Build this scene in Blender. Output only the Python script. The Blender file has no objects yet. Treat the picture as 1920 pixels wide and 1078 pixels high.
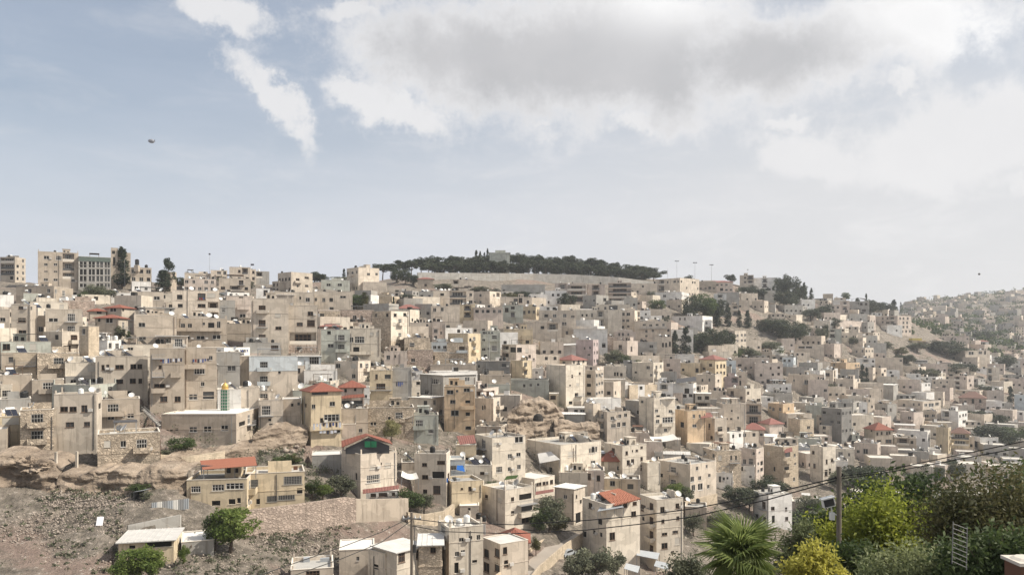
import bpy, math, random
import numpy as np
from mathutils import Vector, Matrix

scene = bpy.context.scene
COL = scene.collection
R = math.radians
F, HZ = 1500.0, 640.0            # focal length and horizon row measured on the 1920 px wide photograph

# ---------------------------------------------------------------- camera
cam = bpy.data.cameras.new('camera')
cam.sensor_width = 36.0
cam.lens = F * 36.0 / 1920.0
cam.shift_y = (HZ - 539.0) / 1920.0
cam.clip_start, cam.clip_end = 0.3, 9000.0
camo = bpy.data.objects.new('camera', cam)
camo.location = (0, 0, 0)
camo.rotation_euler = (R(90), 0, 0)
COL.objects.link(camo)
scene.camera = camo

# ---------------------------------------------------------------- light
HAZE = 0.00015
SUN_AZ, SUN_EL = 94.0, 45.0      # azimuth clockwise from the view direction (+y)
sd = Vector((math.sin(R(SUN_AZ)) * math.cos(R(SUN_EL)), math.cos(R(SUN_AZ)) * math.cos(R(SUN_EL)), math.sin(R(SUN_EL))))
sl = bpy.data.lights.new('sun', 'SUN')
sl.energy = 4.7
sl.angle = R(0.6)
sl.color = (1.0, 0.925, 0.80)
so = bpy.data.objects.new('sun', sl)
so.rotation_euler = (-sd).to_track_quat('-Z', 'Y').to_euler()
COL.objects.link(so)

vs = scene.view_settings
vs.view_transform = 'Standard'
vs.look = 'None'
vs.gamma = 1.0
vs.exposure = 0.44
vs.use_curve_mapping = False
scene.cycles.max_bounces = 6
scene.cycles.diffuse_bounces = 3
scene.cycles.transparent_max_bounces = 8
scene.cycles.volume_bounces = 1

# ---------------------------------------------------------------- tiny node expression helper
class X:
    """A value in a node tree; arithmetic on it makes Math nodes."""
    nt = None
    def __init__(s, sock): s.s = sock
    @staticmethod
    def m(op, *a, clamp=False):
        n = X.nt.nodes.new('ShaderNodeMath'); n.operation = op; n.use_clamp = clamp
        for i, v in enumerate(a):
            if isinstance(v, X): X.nt.links.new(v.s, n.inputs[i])
            else: n.inputs[i].default_value = float(v)
        return X(n.outputs[0])
    def __add__(s, o): return X.m('ADD', s, o)
    __radd__ = __add__
    def __sub__(s, o): return X.m('SUBTRACT', s, o)
    def __rsub__(s, o): return X.m('SUBTRACT', o, s)
    def __mul__(s, o): return X.m('MULTIPLY', s, o)
    __rmul__ = __mul__
    def __truediv__(s, o): return X.m('DIVIDE', s, o)

def smooth(v, a, b):
    n = X.nt.nodes.new('ShaderNodeMapRange'); n.interpolation_type = 'SMOOTHSTEP'
    X.nt.links.new(v.s, n.inputs[0])
    n.inputs[1].default_value = a; n.inputs[2].default_value = b
    return X(n.outputs[0])

def remap(v, a, b, c, d):
    n = X.nt.nodes.new('ShaderNodeMapRange')
    X.nt.links.new(v.s, n.inputs[0])
    for i, q in enumerate((a, b, c, d)): n.inputs[i + 1].default_value = q
    return X(n.outputs[0])

def noise(vec, scale, detail=5, rough=0.55, dist=0.0, out=0):
    n = X.nt.nodes.new('ShaderNodeTexNoise')
    if vec is not None: X.nt.links.new(vec.s if isinstance(vec, X) else vec, n.inputs['Vector'])
    n.inputs['Scale'].default_value = scale; n.inputs['Detail'].default_value = detail
    n.inputs['Roughness'].default_value = rough; n.inputs['Distortion'].default_value = dist
    return X(n.outputs[out])

def mixc(f, a, b, mode='MIX'):
    n = X.nt.nodes.new('ShaderNodeMix'); n.data_type = 'RGBA'; n.blend_type = mode
    for sock, v in ((n.inputs[0], f), (n.inputs[6], a), (n.inputs[7], b)):
        if isinstance(v, X): X.nt.links.new(v.s, sock)
        elif isinstance(v, (int, float)): sock.default_value = v
        else: sock.default_value = (*v[:3], 1.0)
    return X(n.outputs[2])

def comb(x, y, z):
    n = X.nt.nodes.new('ShaderNodeCombineXYZ')
    for i, v in enumerate((x, y, z)):
        if isinstance(v, X): X.nt.links.new(v.s, n.inputs[i])
        else: n.inputs[i].default_value = v
    return X(n.outputs[0])

def srgb(r, g, b):
    f = lambda c: (c / 255 / 12.92) if c <= 10 else ((c / 255 + 0.055) / 1.055) ** 2.4
    return (f(r), f(g), f(b))

# ---------------------------------------------------------------- sky: Nishita behind procedural clouds
world = bpy.data.worlds.new('World')
scene.world = world
world.use_nodes = True
nt = world.node_tree
nt.nodes.clear()
X.nt = nt
sky = nt.nodes.new('ShaderNodeTexSky')
sky.sky_type = 'NISHITA'
sky.sun_disc = False
sky.sun_elevation = R(SUN_EL)
sky.sun_rotation = R(SUN_AZ)
sky.air_density = 1.2
sky.dust_density = 2.5
tc = nt.nodes.new('ShaderNodeTexCoord')
sep = nt.nodes.new('ShaderNodeSeparateXYZ')
nt.links.new(tc.outputs['Generated'], sep.inputs[0])
dx, dy, dz = (X(o) for o in sep.outputs)
dirv = X(tc.outputs['Generated'])
yy = X.m('MAXIMUM', dy, 0.12)
u = dx / yy                      # direction -> tangent plane ahead of the camera
v = dz / yy
front = smooth(dy, 0.25, 0.55)
# warp so that the cloud outlines are ragged at every scale
w1 = noise(dirv, 7.0, 6, 0.62, out=1)
ws = nt.nodes.new('ShaderNodeSeparateXYZ'); nt.links.new(w1.s, ws.inputs[0])
w2 = noise(dirv, 26.0, 8, 0.68, out=1)
ws2 = nt.nodes.new('ShaderNodeSeparateXYZ'); nt.links.new(w2.s, ws2.inputs[0])
uw = u + (X(ws.outputs[0]) - 0.5) * 0.16 + (X(ws2.outputs[0]) - 0.5) * 0.07
vw = v + (X(ws.outputs[1]) - 0.5) * 0.11 + (X(ws2.outputs[1]) - 0.5) * 0.05
def blob(px, py, rx, ry, rot, amp):
    cu, cv = (px - 960) / F, (HZ - py) / F
    a, b, c, s = rx / F, ry / F, math.cos(R(rot)), math.sin(R(rot))
    du, dv = uw - cu, vw - cv
    p = (du * c - dv * s) * (1 / a)
    q = (du * s + dv * c) * (1 / b)
    r = p * p + q * q
    return X.m('MULTIPLY', X.m('EXPONENT', r * -0.7), amp)
cl = cb = None
for args in ((1080, 105, 430, 130, 2, 1.25), (800, 105, 170, 115, 6, 1.0), (1420, 105, 330, 100, -5, 1.1), (1680, 60, 220, 85, -10, 1.0),
             (430, 12, 110, 34, 14, 0.85), (650, 36, 100, 24, 14, 0.85), (512, 188, 120, 34, 52, 0.86), (720, 208, 160, 36, 20, 0.95),
             (1780, 280, 210, 80, -8, 1.1), (1560, 300, 150, 46, 6, 0.95), (1880, 225, 100, 62, -20, 0.9), (1490, 232, 55, 18, 0, 0.8),
             (1530, 172, 50, 15, 20, 0.75), (1690, 168, 45, 18, 0, 0.7), (1900, 362, 80, 22, 0, 0.75), (1000, 238, 30, 12, 0, 0.7), (1210, 245, 90, 22, -10, 0.8)):
    b = blob(*args)
    cl = b if cl is None else X.m('SMOOTH_MAX', cl, b, 0.08)
    if args[2] > 165 and args[0] < 1700: cb = b if cb is None else X.m('MAXIMUM', cb, b)
fb = noise(dirv, 9.5, 14, 0.72)
fbf = noise(dirv, 21.0, 12, 0.68)
fb2 = noise(dirv, 2.6, 6, 0.55)
dens = (cl * front) + (fb - 0.5) * 1.05 + (fbf - 0.5) * 0.75 + (1.0 - front) * ((fb2 - 0.30) * 2.4)
alpha = smooth(dens, 0.27, 0.74)
body = smooth(cb * front + (1.0 - front) * 0.7 + (fb - 0.5) * 1.2 + (fbf - 0.5) * 0.35, 0.50, 1.10)
big = noise(dirv, 5.0, 6, 0.55)
# sky colour: Nishita seen through a thin white veil that thickens to the horizon and to the sun's side
skyc = X(sky.outputs[0])
elev = X.m('ABSOLUTE', v)
veil = 0.34 + smooth(elev * -1.0, -0.36, -0.04) * 0.62 + smooth(u, -0.45, 0.5) * 0.30
veil = veil + (noise(comb(dx * 1.2, dy * 1.2, dz * 6.0), 3.0, 5, 0.55) - 0.5) * 0.35
veil = X.m('MINIMUM', X.m('MAXIMUM', veil, 0.0), 0.94)
SKYK = 0.085
nk = nt.nodes.new('ShaderNodeVectorMath'); nk.operation = 'SCALE'
nt.links.new(skyc.s, nk.inputs[0]); nk.inputs[3].default_value = SKYK
veilcol = mixc(smooth(u, -0.5, 0.45), srgb(191, 195, 204), srgb(196, 196, 198))
base = mixc(veil, X(nk.outputs[0]), veilcol)
lit = mixc(big, srgb(196, 196, 198), srgb(216, 215, 215))
shade = mixc(remap(big, 0.3, 0.7, 0, 1), srgb(164, 164, 166), srgb(184, 183, 184))
cloud = mixc(body, lit, shade)
def glow(px, py, rx, ry):
    return X.m('EXPONENT', X.m('MULTIPLY', ((u - (px - 960) / F) * (F / rx)) * ((u - (px - 960) / F) * (F / rx)) + ((v - (HZ - py) / F) * (F / ry)) * ((v - (HZ - py) / F) * (F / ry)), -1.0))
thin = X.m('MINIMUM', (glow(1235, 5, 120, 60) + glow(1710, 25, 150, 60) + glow(1830, 80, 120, 60)) * front, 1.0)
cloud = mixc(thin * 0.75, cloud, (0.80, 0.795, 0.79))
wisp = smooth(noise(comb(dx * 1.6, dy * 1.6, dz * 5.0), 4.5, 10, 0.66, 0.4), 0.46, 0.80) * (0.25 + smooth(u, -0.6, 0.5) * 0.55)
base = mixc(wisp, base, lit)
final = mixc(alpha * 0.92, base, cloud)
bg = nt.nodes.new('ShaderNodeBackground')
nt.links.new(final.s, bg.inputs[0])
bg.inputs[1].default_value = 1.0
wo = nt.nodes.new('ShaderNodeOutputWorld')
nt.links.new(bg.outputs[0], wo.inputs[0])

# ---------------------------------------------------------------- mesh helper
class MB:
    """Collects quads and polygons with UVs in metres and a material slot, then links them as ONE mesh object."""
    def __init__(s): s.v, s.f, s.uv, s.mi = [], [], [], []
    def poly(s, pts, uvs=None, mi=0):
        n = len(s.v)
        s.v.extend(tuple(p) for p in pts)
        s.f.append(tuple(range(n, n + len(pts))))
        if uvs is None:
            p0 = Vector(pts[0]); e = (Vector(pts[1]) - p0)
            e = e.normalized() if e.length > 1e-6 else Vector((1, 0, 0))
            nn = (Vector(pts[1]) - p0).cross(Vector(pts[-1]) - p0)
            nn = nn.normalized() if nn.length > 1e-9 else Vector((0, 0, 1))
            g = nn.cross(e)
            uvs = [((Vector(p) - p0).dot(e), (Vector(p) - p0).dot(g)) for p in pts]
        s.uv.extend(uvs); s.mi.append(mi)
    def box(s, x0, x1, y0, y1, z0, z1, mi=0, skip=''):
        P = lambda x, y, z: (x, y, z)
        if 'f' not in skip: s.poly([P(x0, y0, z0), P(x1, y0, z0), P(x1, y0, z1), P(x0, y0, z1)], None, mi)
        if 'k' not in skip: s.poly([P(x1, y1, z0), P(x0, y1, z0), P(x0, y1, z1), P(x1, y1, z1)], None, mi)
        if 'l' not in skip: s.poly([P(x0, y1, z0), P(x0, y0, z0), P(x0, y0, z1), P(x0, y1, z1)], None, mi)
        if 'r' not in skip: s.poly([P(x1, y0, z0), P(x1, y1, z0), P(x1, y1, z1), P(x1, y0, z1)], None, mi)
        if 't' not in skip: s.poly([P(x0, y0, z1), P(x1, y0, z1), P(x1, y1, z1), P(x0, y1, z1)], None, mi)
        if 'b' not in skip: s.poly([P(x0, y1, z0), P(x1, y1, z0), P(x1, y0, z0), P(x0, y0, z0)], None, mi)
    def tube(s, pts, rad, n=6, mi=0, cap=True):
        pts = [Vector(p) for p in pts]
        if not isinstance(rad, (list, tuple)): rad = [rad] * len(pts)
        rings = []
        for i, p in enumerate(pts):
            d = (pts[min(i + 1, len(pts) - 1)] - pts[max(i - 1, 0)])
            d = d.normalized() if d.length > 1e-9 else Vector((0, 0, 1))
            a = d.orthogonal().normalized() if i == 0 else (prev - d * prev.dot(d)).normalized()
            prev = a
            b = d.cross(a)
            rings.append([p + (a * math.cos(2 * math.pi * k / n) + b * math.sin(2 * math.pi * k / n)) * rad[i] for k in range(n)])
        for i in range(len(rings) - 1):
            for k in range(n):
                s.poly([rings[i][k], rings[i][(k + 1) % n], rings[i + 1][(k + 1) % n], rings[i + 1][k]], None, mi)
        if cap:
            s.poly(list(reversed(rings[0])), None, mi); s.poly(rings[-1], None, mi)
    def lathe(s, prof, n=12, mi=0, c=(0, 0)):
        for (r0, z0), (r1, z1) in zip(prof[:-1], prof[1:]):
            for k in range(n):
                a, b = 2 * math.pi * k / n, 2 * math.pi * (k + 1) / n
                P = [(c[0] + r0 * math.cos(a), c[1] + r0 * math.sin(a), z0), (c[0] + r0 * math.cos(b), c[1] + r0 * math.sin(b), z0),
                     (c[0] + r1 * math.cos(b), c[1] + r1 * math.sin(b), z1), (c[0] + r1 * math.cos(a), c[1] + r1 * math.sin(a), z1)]
                if r0 < 1e-6: P = P[1:]
                elif r1 < 1e-6: P = P[:3]
                s.poly(P, None, mi)
    def mesh(s, name, mats, smooth_=False):
        me = bpy.data.meshes.new(name)
        me.from_pydata(s.v, [], s.f)
        uvl = me.uv_layers.new(name='UVMap')
        uvl.data.foreach_set('uv', np.array(s.uv, dtype=np.float32).ravel())
        for m in (mats if isinstance(mats, (list, tuple)) else [mats]): me.materials.append(m)
        if any(s.mi): me.polygons.foreach_set('material_index', np.array(s.mi, dtype=np.int32))
        if smooth_: me.polygons.foreach_set('use_smooth', np.ones(len(me.polygons), dtype=bool))
        me.update()
        return me
    def build(s, name, mats, parent=None, loc=None, smooth_=False):
        return link(name, s.mesh(name, mats, smooth_), parent, loc)

def link(name, data, parent=None, loc=None, rz=0.0, scale=None):
    o = bpy.data.objects.new(name, data)
    COL.objects.link(o)
    if parent is not None: o.parent = parent
    if loc is not None: o.location = loc
    if rz: o.rotation_euler = (0, 0, rz)
    if scale is not None: o.scale = scale
    return o

def tag(o, label=None, cat=None, group=None, kind=None):
    if label: o['label'] = label
    if cat: o['category'] = cat
    if group: o['group'] = group
    if kind: o['kind'] = kind
    return o

def copy_tree(o, parent=None):
    c = o.copy(); COL.objects.link(c)
    if parent is not None: c.parent = parent
    for ch in list(CH.get(o.name, ())): copy_tree(ch, c)
    return c
CH = {}
def child(name, data, parent, **k):
    o = link(name, data, parent, **k)
    CH.setdefault(parent.name, []).append(o)
    return o

# ---------------------------------------------------------------- materials
MATS = {}
def new_mat(name):
    m = bpy.data.materials.new(name); m.use_nodes = True
    X.nt = m.node_tree
    p = m.node_tree.nodes['Principled BSDF']
    MATS[name] = m
    return m, p
def lk(a, b): X.nt.links.new(a.s if isinstance(a, X) else a, b)
def texc(kind): return X(X.nt.nodes.new('ShaderNodeTexCoord').outputs[kind])
def orand():
    return X(X.nt.nodes.new('ShaderNodeObjectInfo').outputs['Random'])
def vmul(a, k):
    n = X.nt.nodes.new('ShaderNodeVectorMath'); n.operation = 'MULTIPLY'
    lk(a, n.inputs[0]); n.inputs[1].default_value = k
    return X(n.outputs[0])
def vadd(a, b):
    n = X.nt.nodes.new('ShaderNodeVectorMath'); n.operation = 'ADD'
    lk(a, n.inputs[0])
    if isinstance(b, X): lk(b, n.inputs[1])
    else: n.inputs[1].default_value = b
    return X(n.outputs[0])
def bright(col, f):
    n = X.nt.nodes.new('ShaderNodeVectorMath'); n.operation = 'SCALE'
    if isinstance(col, X): lk(col, n.inputs[0])
    else: n.inputs[0].default_value = col[:3]
    if isinstance(f, X): lk(f, n.inputs[3])
    else: n.inputs[3].default_value = f
    return X(n.outputs[0])
def bump(h, strength, dist, p):
    n = X.nt.nodes.new('ShaderNodeBump'); lk(h, n.inputs['Height'])
    n.inputs['Strength'].default_value = strength; n.inputs['Distance'].default_value = dist
    X.nt.links.new(n.outputs[0], p.inputs['Normal'])

def wall_mat(name, col, kind='dressed'):
    """Limestone or render: courses, blotches and rain streaks of its own, tinted a little per house."""
    m, p = new_mat(name)
    r = orand()
    uv = vadd(texc('UV'), comb(r * 37.0, r * 11.0, 0.0))
    blot = noise(uv, 0.30, 5, 0.6)
    fine = noise(uv, 3.2, 4, 0.65)
    streak = noise(vmul(uv, (1.5, 0.13, 1.0)), 1.0, 5, 0.62)
    f = 0.70 + (blot * 0.36) + (fine * 0.20)
    if kind == 'rubble':
        def vor(feat):
            n = X.nt.nodes.new('ShaderNodeTexVoronoi'); n.feature = feat
            lk(vmul(vadd(uv, vmul(noise(uv, 1.5, 3, 0.6, out=1), (0.4, 0.3, 0.0))), (1.0, 1.5, 1.0)), n.inputs['Vector']); n.inputs['Scale'].default_value = 1.7
            return n
        cell = X.nt.nodes.new('ShaderNodeSeparateXYZ'); lk(vor('F1').outputs['Color'], cell.inputs[0])
        edge = smooth(X(vor('DISTANCE_TO_EDGE').outputs['Distance']), 0.0, 0.16)
        br = (0.45 + X(cell.outputs[0]) * 0.75) * (0.55 + edge * 0.45)
        f = f * (0.45 + br * 0.72)
        bump(br + fine * 0.5, 0.8, 0.15, p)
    elif kind == 'stone':
        b = X.nt.nodes.new('ShaderNodeTexBrick')
        lk(vadd(uv, vmul(noise(uv, 0.9, 3, 0.6, out=1), (0.25, 0.12, 0.0))), b.inputs['Vector'])
        b.inputs['Color1'].default_value = (0.25, 0.25, 0.25, 1); b.inputs['Color2'].default_value = (1, 1, 1, 1)
        b.inputs['Mortar'].default_value = (0.15, 0.15, 0.15, 1)
        b.inputs['Scale'].default_value = 1.0; b.inputs['Mortar Size'].default_value = 0.025
        b.inputs['Brick Width'].default_value = 0.7; b.inputs['Row Height'].default_value = 0.33
        br = X(b.outputs[0])
        f = f * (0.74 + br * 0.36)
        bump(br + fine * 0.5, 0.6, 0.10, p)
    else:
        bump(fine + blot, 0.25, 0.06, p)
    f = f * (0.90 + r * 0.2)
    patch = smooth(noise(vmul(uv, (0.30, 0.42, 1.0)), 1.0, 2, 0.4), 0.50, 0.515)
    f = f * (1.0 - patch * 0.13)
    dirt = smooth(streak, 0.50, 0.72) * (0.58 if kind != 'clean' else 0.30)
    c = bright(col, f)
    c = mixc(dirt, c, bright((0.16, 0.135, 0.11), 1.0))
    c = mixc(smooth(noise(uv, 0.11, 4, 0.6), 0.52, 0.72) * 0.30, c, bright((0.30, 0.25, 0.19), 1.0))
    lk(c, p.inputs['Base Color'])
    p.inputs['Roughness'].default_value = 0.9
    p.inputs['Specular IOR Level'].default_value = 0.2
    return m

WALL = {
 'c': ('cream', (0.60, 0.525, 0.44)), 't': ('tan', (0.45, 0.385, 0.315)), 'y': ('yellowish', (0.60, 0.50, 0.355)),  # tan also darkens some left-hand cream houses, standing in for cloud shade
 'p': ('pinkish', (0.565, 0.485, 0.425)), 'g': ('grey', (0.37, 0.355, 0.33)), 'w': ('white', (0.74, 0.72, 0.69)),
 'd': ('dark grey', (0.20, 0.195, 0.185)), 'e': ('greenish grey', (0.44, 0.45, 0.40)), 'b': ('pale bluish', (0.56, 0.60, 0.62)),
 'a': ('apricot', (0.58, 0.44, 0.30)), 'v': ('beige', (0.50, 0.44, 0.37)),
 'm': ('mauve', (0.46, 0.38, 0.37)), 'l': ('light beige', (0.64, 0.575, 0.485)),
}
for k, (nm, c) in WALL.items(): wall_mat('wall_' + k, c, 'clean' if k in 'wb' else 'dressed')
wall_mat('wall_s', (0.52, 0.435, 0.34), 'rubble'); wall_mat('wall_o', (0.55, 0.46, 0.35), 'stone')
wall_mat('wall_q', (0.44, 0.355, 0.30), 'rubble')
WALL['s'] = ('rough stone', 0); WALL['o'] = ('old stone', 0); WALL['q'] = ('reddish stone', 0)

def plain(name, col, rough=0.8, var=0.25, scale=1.0, metal=0.0, spec=0.3, coord='Object'):
    m, p = new_mat(name)
    n = noise(texc(coord), scale, 5, 0.6)
    r = orand()
    lk(bright(col, (1 - var * 0.5) + n * var + (r - 0.5) * var * 0.6), p.inputs['Base Color'])
    p.inputs['Roughness'].default_value = rough; p.inputs['Metallic'].default_value = metal
    p.inputs['Specular IOR Level'].default_value = spec
    return m
plain('roof_floor', (0.56, 0.53, 0.48), 0.92, 0.55, 0.7)
plain('roof_grey', (0.33, 0.32, 0.30), 0.92, 0.55, 0.7)
plain('roof_white', (0.58, 0.565, 0.54), 0.8, 0.5, 0.6)
plain('cap', (0.62, 0.57, 0.50), 0.9, 0.35, 0.8)
plain('frame_white', (0.52, 0.50, 0.47), 0.6, 0.2)
plain('frame_grey', (0.32, 0.31, 0.29), 0.6, 0.2)
plain('frame_brown', (0.13, 0.085, 0.06), 0.7, 0.3)
plain('shutter', (0.50, 0.47, 0.42), 0.8, 0.3)
plain('dark_void', (0.030, 0.027, 0.024), 0.9, 0.4)
plain('black_plastic', (0.018, 0.018, 0.018), 0.5, 0.3)
plain('white_plastic', (0.72, 0.72, 0.70), 0.45, 0.15)
plain('metal_grey', (0.34, 0.34, 0.34), 0.5, 0.3, 1.0, 0.4)
plain('metal_dark', (0.10, 0.10, 0.10), 0.55, 0.3, 1.0, 0.3)
plain('dish_white', (0.68, 0.67, 0.65), 0.5, 0.2)
plain('blue_tarp', (0.02, 0.12, 0.42), 0.5, 0.3)
plain('green_paint', (0.02, 0.20, 0.09), 0.6, 0.3)
plain('green_band', (0.10, 0.125, 0.11), 0.7, 0.3)
plain('gold', (0.62, 0.42, 0.14), 0.4, 0.2, 1.0, 0.5)
plain('red_cloth', (0.30, 0.05, 0.05), 0.8, 0.3)
plain('brown_panel', (0.13, 0.065, 0.042), 0.8, 0.35)
plain('grey_panel', (0.33, 0.35, 0.37), 0.6, 0.3)
plain('canvas', (0.66, 0.64, 0.60), 0.8, 0.25)
plain('dark_canvas', (0.07, 0.07, 0.075), 0.8, 0.3)
plain('cloth_white', (0.75, 0.76, 0.80), 0.85, 0.1)
plain('cloth_dark', (0.06, 0.06, 0.09), 0.85, 0.4)
plain('cloth_red', (0.35, 0.07, 0.07), 0.85, 0.3)
plain('cloth_blue', (0.10, 0.14, 0.34), 0.85, 0.3)
plain('wood_pole', (0.17, 0.145, 0.12), 0.85, 0.5, 3.0)
plain('wire', (0.02, 0.02, 0.02), 0.6, 0.1)
plain('road', (0.34, 0.30, 0.26), 0.95, 0.4, 0.3)
plain('yellow_paint', (0.55, 0.45, 0.14), 0.7, 0.2)
plain('bark', (0.11, 0.085, 0.065), 0.9, 0.5, 2.0)
plain('pine_bark', (0.15, 0.115, 0.09), 0.9, 0.5, 2.0)
plain('balloon_skin', (0.22, 0.23, 0.26), 0.5, 0.1)
def glass_mat():
    m, p = new_mat('glass_pane')
    r = orand()
    lk(mixc(smooth(r, 0.72, 0.80), (0.016, 0.015, 0.014), (0.07, 0.07, 0.07)), p.inputs['Base Color'])
    p.inputs['Roughness'].default_value = 0.4; p.inputs['Specular IOR Level'].default_value = 0.18
    m2, p = new_mat('solar_glass')
    p.inputs['Base Color'].default_value = (0.015, 0.018, 0.03, 1); p.inputs['Roughness'].default_value = 0.15
glass_mat()
def tile_mat(name, col):
    m, p = new_mat(name)
    uv = texc('UV')
    w = X.nt.nodes.new('ShaderNodeTexWave'); w.wave_type = 'BANDS'; w.bands_direction = 'X'
    lk(uv, w.inputs['Vector']); w.inputs['Scale'].default_value = 1.0; w.inputs['Distortion'].default_value = 0.3
    wv = X(w.outputs['Fac'])
    w2 = X.nt.nodes.new('ShaderNodeTexWave'); w2.wave_type = 'BANDS'; w2.bands_direction = 'Y'; w2.wave_profile = 'SAW'
    lk(uv, w2.inputs['Vector']); w2.inputs['Scale'].default_value = 0.8
    n = noise(uv, 0.9, 5, 0.65)
    n2 = noise(uv, 5.0, 3, 0.6)
    c = bright(col, 0.62 + n * 0.45 + n2 * 0.25)
    c = mixc(smooth(noise(uv, 0.35, 4, 0.6), 0.55, 0.75) * 0.45, c, (0.16, 0.11, 0.09))
    lk(c, p.inputs['Base Color'])
    p.inputs['Roughness'].default_value = 0.85
    bump(wv + X(w2.outputs['Fac']) * 0.6, 0.8, 0.10, p)
tile_mat('tile_red', (0.25, 0.085, 0.055)); tile_mat('tile_orange', (0.36, 0.135, 0.08))
tile_mat('tile_rose', (0.27, 0.115, 0.095)); tile_mat('tile_brown', (0.20, 0.115, 0.09))

def leaf_mat(name, c0, c1, trans=0.35):
    m, p = new_mat(name)
    nt_ = m.node_tree
    a = nt_.nodes.new('ShaderNodeAttribute'); a.attribute_name = 'tint'
    c = mixc(X(a.outputs['Fac']), c0, c1)
    c = bright(c, 0.85 + orand() * 0.3)
    lk(c, p.inputs['Base Color']); p.inputs['Roughness'].default_value = 0.6; p.inputs['Specular IOR Level'].default_value = 0.25
    t = nt_.nodes.new('ShaderNodeBsdfTranslucent'); lk(bright(c, 1.5), t.inputs[0])
    ms = nt_.nodes.new('ShaderNodeMixShader'); ms.inputs[0].default_value = trans
    nt_.links.new(p.outputs[0], ms.inputs[1]); nt_.links.new(t.outputs[0], ms.inputs[2])
    nt_.links.new(ms.outputs[0], nt_.nodes['Material Output'].inputs[0])
leaf_mat('leaf_pine', (0.024, 0.034, 0.020), (0.072, 0.086, 0.046), 0.15)
leaf_mat('leaf_cypress', (0.020, 0.030, 0.018), (0.042, 0.058, 0.032), 0.12)
leaf_mat('leaf_olive', (0.075, 0.085, 0.055), (0.15, 0.155, 0.10), 0.2)
leaf_mat('leaf_green', (0.032, 0.052, 0.020), (0.085, 0.115, 0.038), 0.3)
leaf_mat('leaf_bright', (0.06, 0.10, 0.025), (0.16, 0.20, 0.05), 0.4)
leaf_mat('leaf_lime', (0.13, 0.165, 0.03), (0.34, 0.36, 0.055), 0.45)
leaf_mat('leaf_gold', (0.24, 0.23, 0.045), (0.42, 0.39, 0.09), 0.45)
leaf_mat('leaf_rust', (0.038, 0.048, 0.018), (0.135, 0.120, 0.050), 0.3)
leaf_mat('leaf_palm', (0.10, 0.145, 0.045), (0.27, 0.31, 0.11), 0.4)
leaf_mat('leaf_sage', (0.085, 0.105, 0.05), (0.21, 0.23, 0.11), 0.3)
leaf_mat('leaf_pale', (0.16, 0.16, 0.08), (0.28, 0.26, 0.13), 0.35)

def ground_mat():
    m, p = new_mat('earth')
    o = texc('Object')
    a = noise(o, 0.05, 6, 0.6); b = noise(o, 0.45, 6, 0.68); c = noise(o, 2.2, 5, 0.7)
    col = mixc(remap(b, 0.36, 0.64, 0, 1), (0.105, 0.09, 0.072), (0.27, 0.23, 0.19))
    col = mixc(smooth(a, 0.52, 0.62) * 0.6, col, (0.26, 0.18, 0.15))
    col = mixc(smooth(c, 0.56, 0.66) * 0.75, col, (0.085, 0.085, 0.05))
    col = mixc(smooth(noise(o, 0.9, 4, 0.7), 0.60, 0.66) * 0.8, col, (0.44, 0.39, 0.34))
    lk(col, p.inputs['Base Color']); p.inputs['Roughness'].default_value = 0.95
    bump(b * 2.0 + c, 0.9, 0.6, p)
    m, p = new_mat('rock')
    o = texc('Object')
    st = noise(vmul(o, (0.35, 0.35, 1.2)), 0.55, 6, 0.65)
    b = noise(o, 0.8, 6, 0.68)
    col = mixc(remap(st, 0.35, 0.65, 0, 1), (0.165, 0.125, 0.092), (0.39, 0.315, 0.245))
    col = mixc(smooth(b, 0.58, 0.70) * 0.7, col, (0.13, 0.105, 0.075))
    lk(col, p.inputs['Base Color']); p.inputs['Roughness'].default_value = 0.95
    bump(st * 2 + b, 0.9, 0.8, p)
    m, p = new_mat('rubble_stone')
    o = texc('Object')
    col = mixc(noise(o, 0.9, 4, 0.6), (0.16, 0.125, 0.105), (0.46, 0.40, 0.34))
    lk(col, p.inputs['Base Color']); p.inputs['Roughness'].default_value = 0.95
ground_mat()
M = MATS

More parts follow.
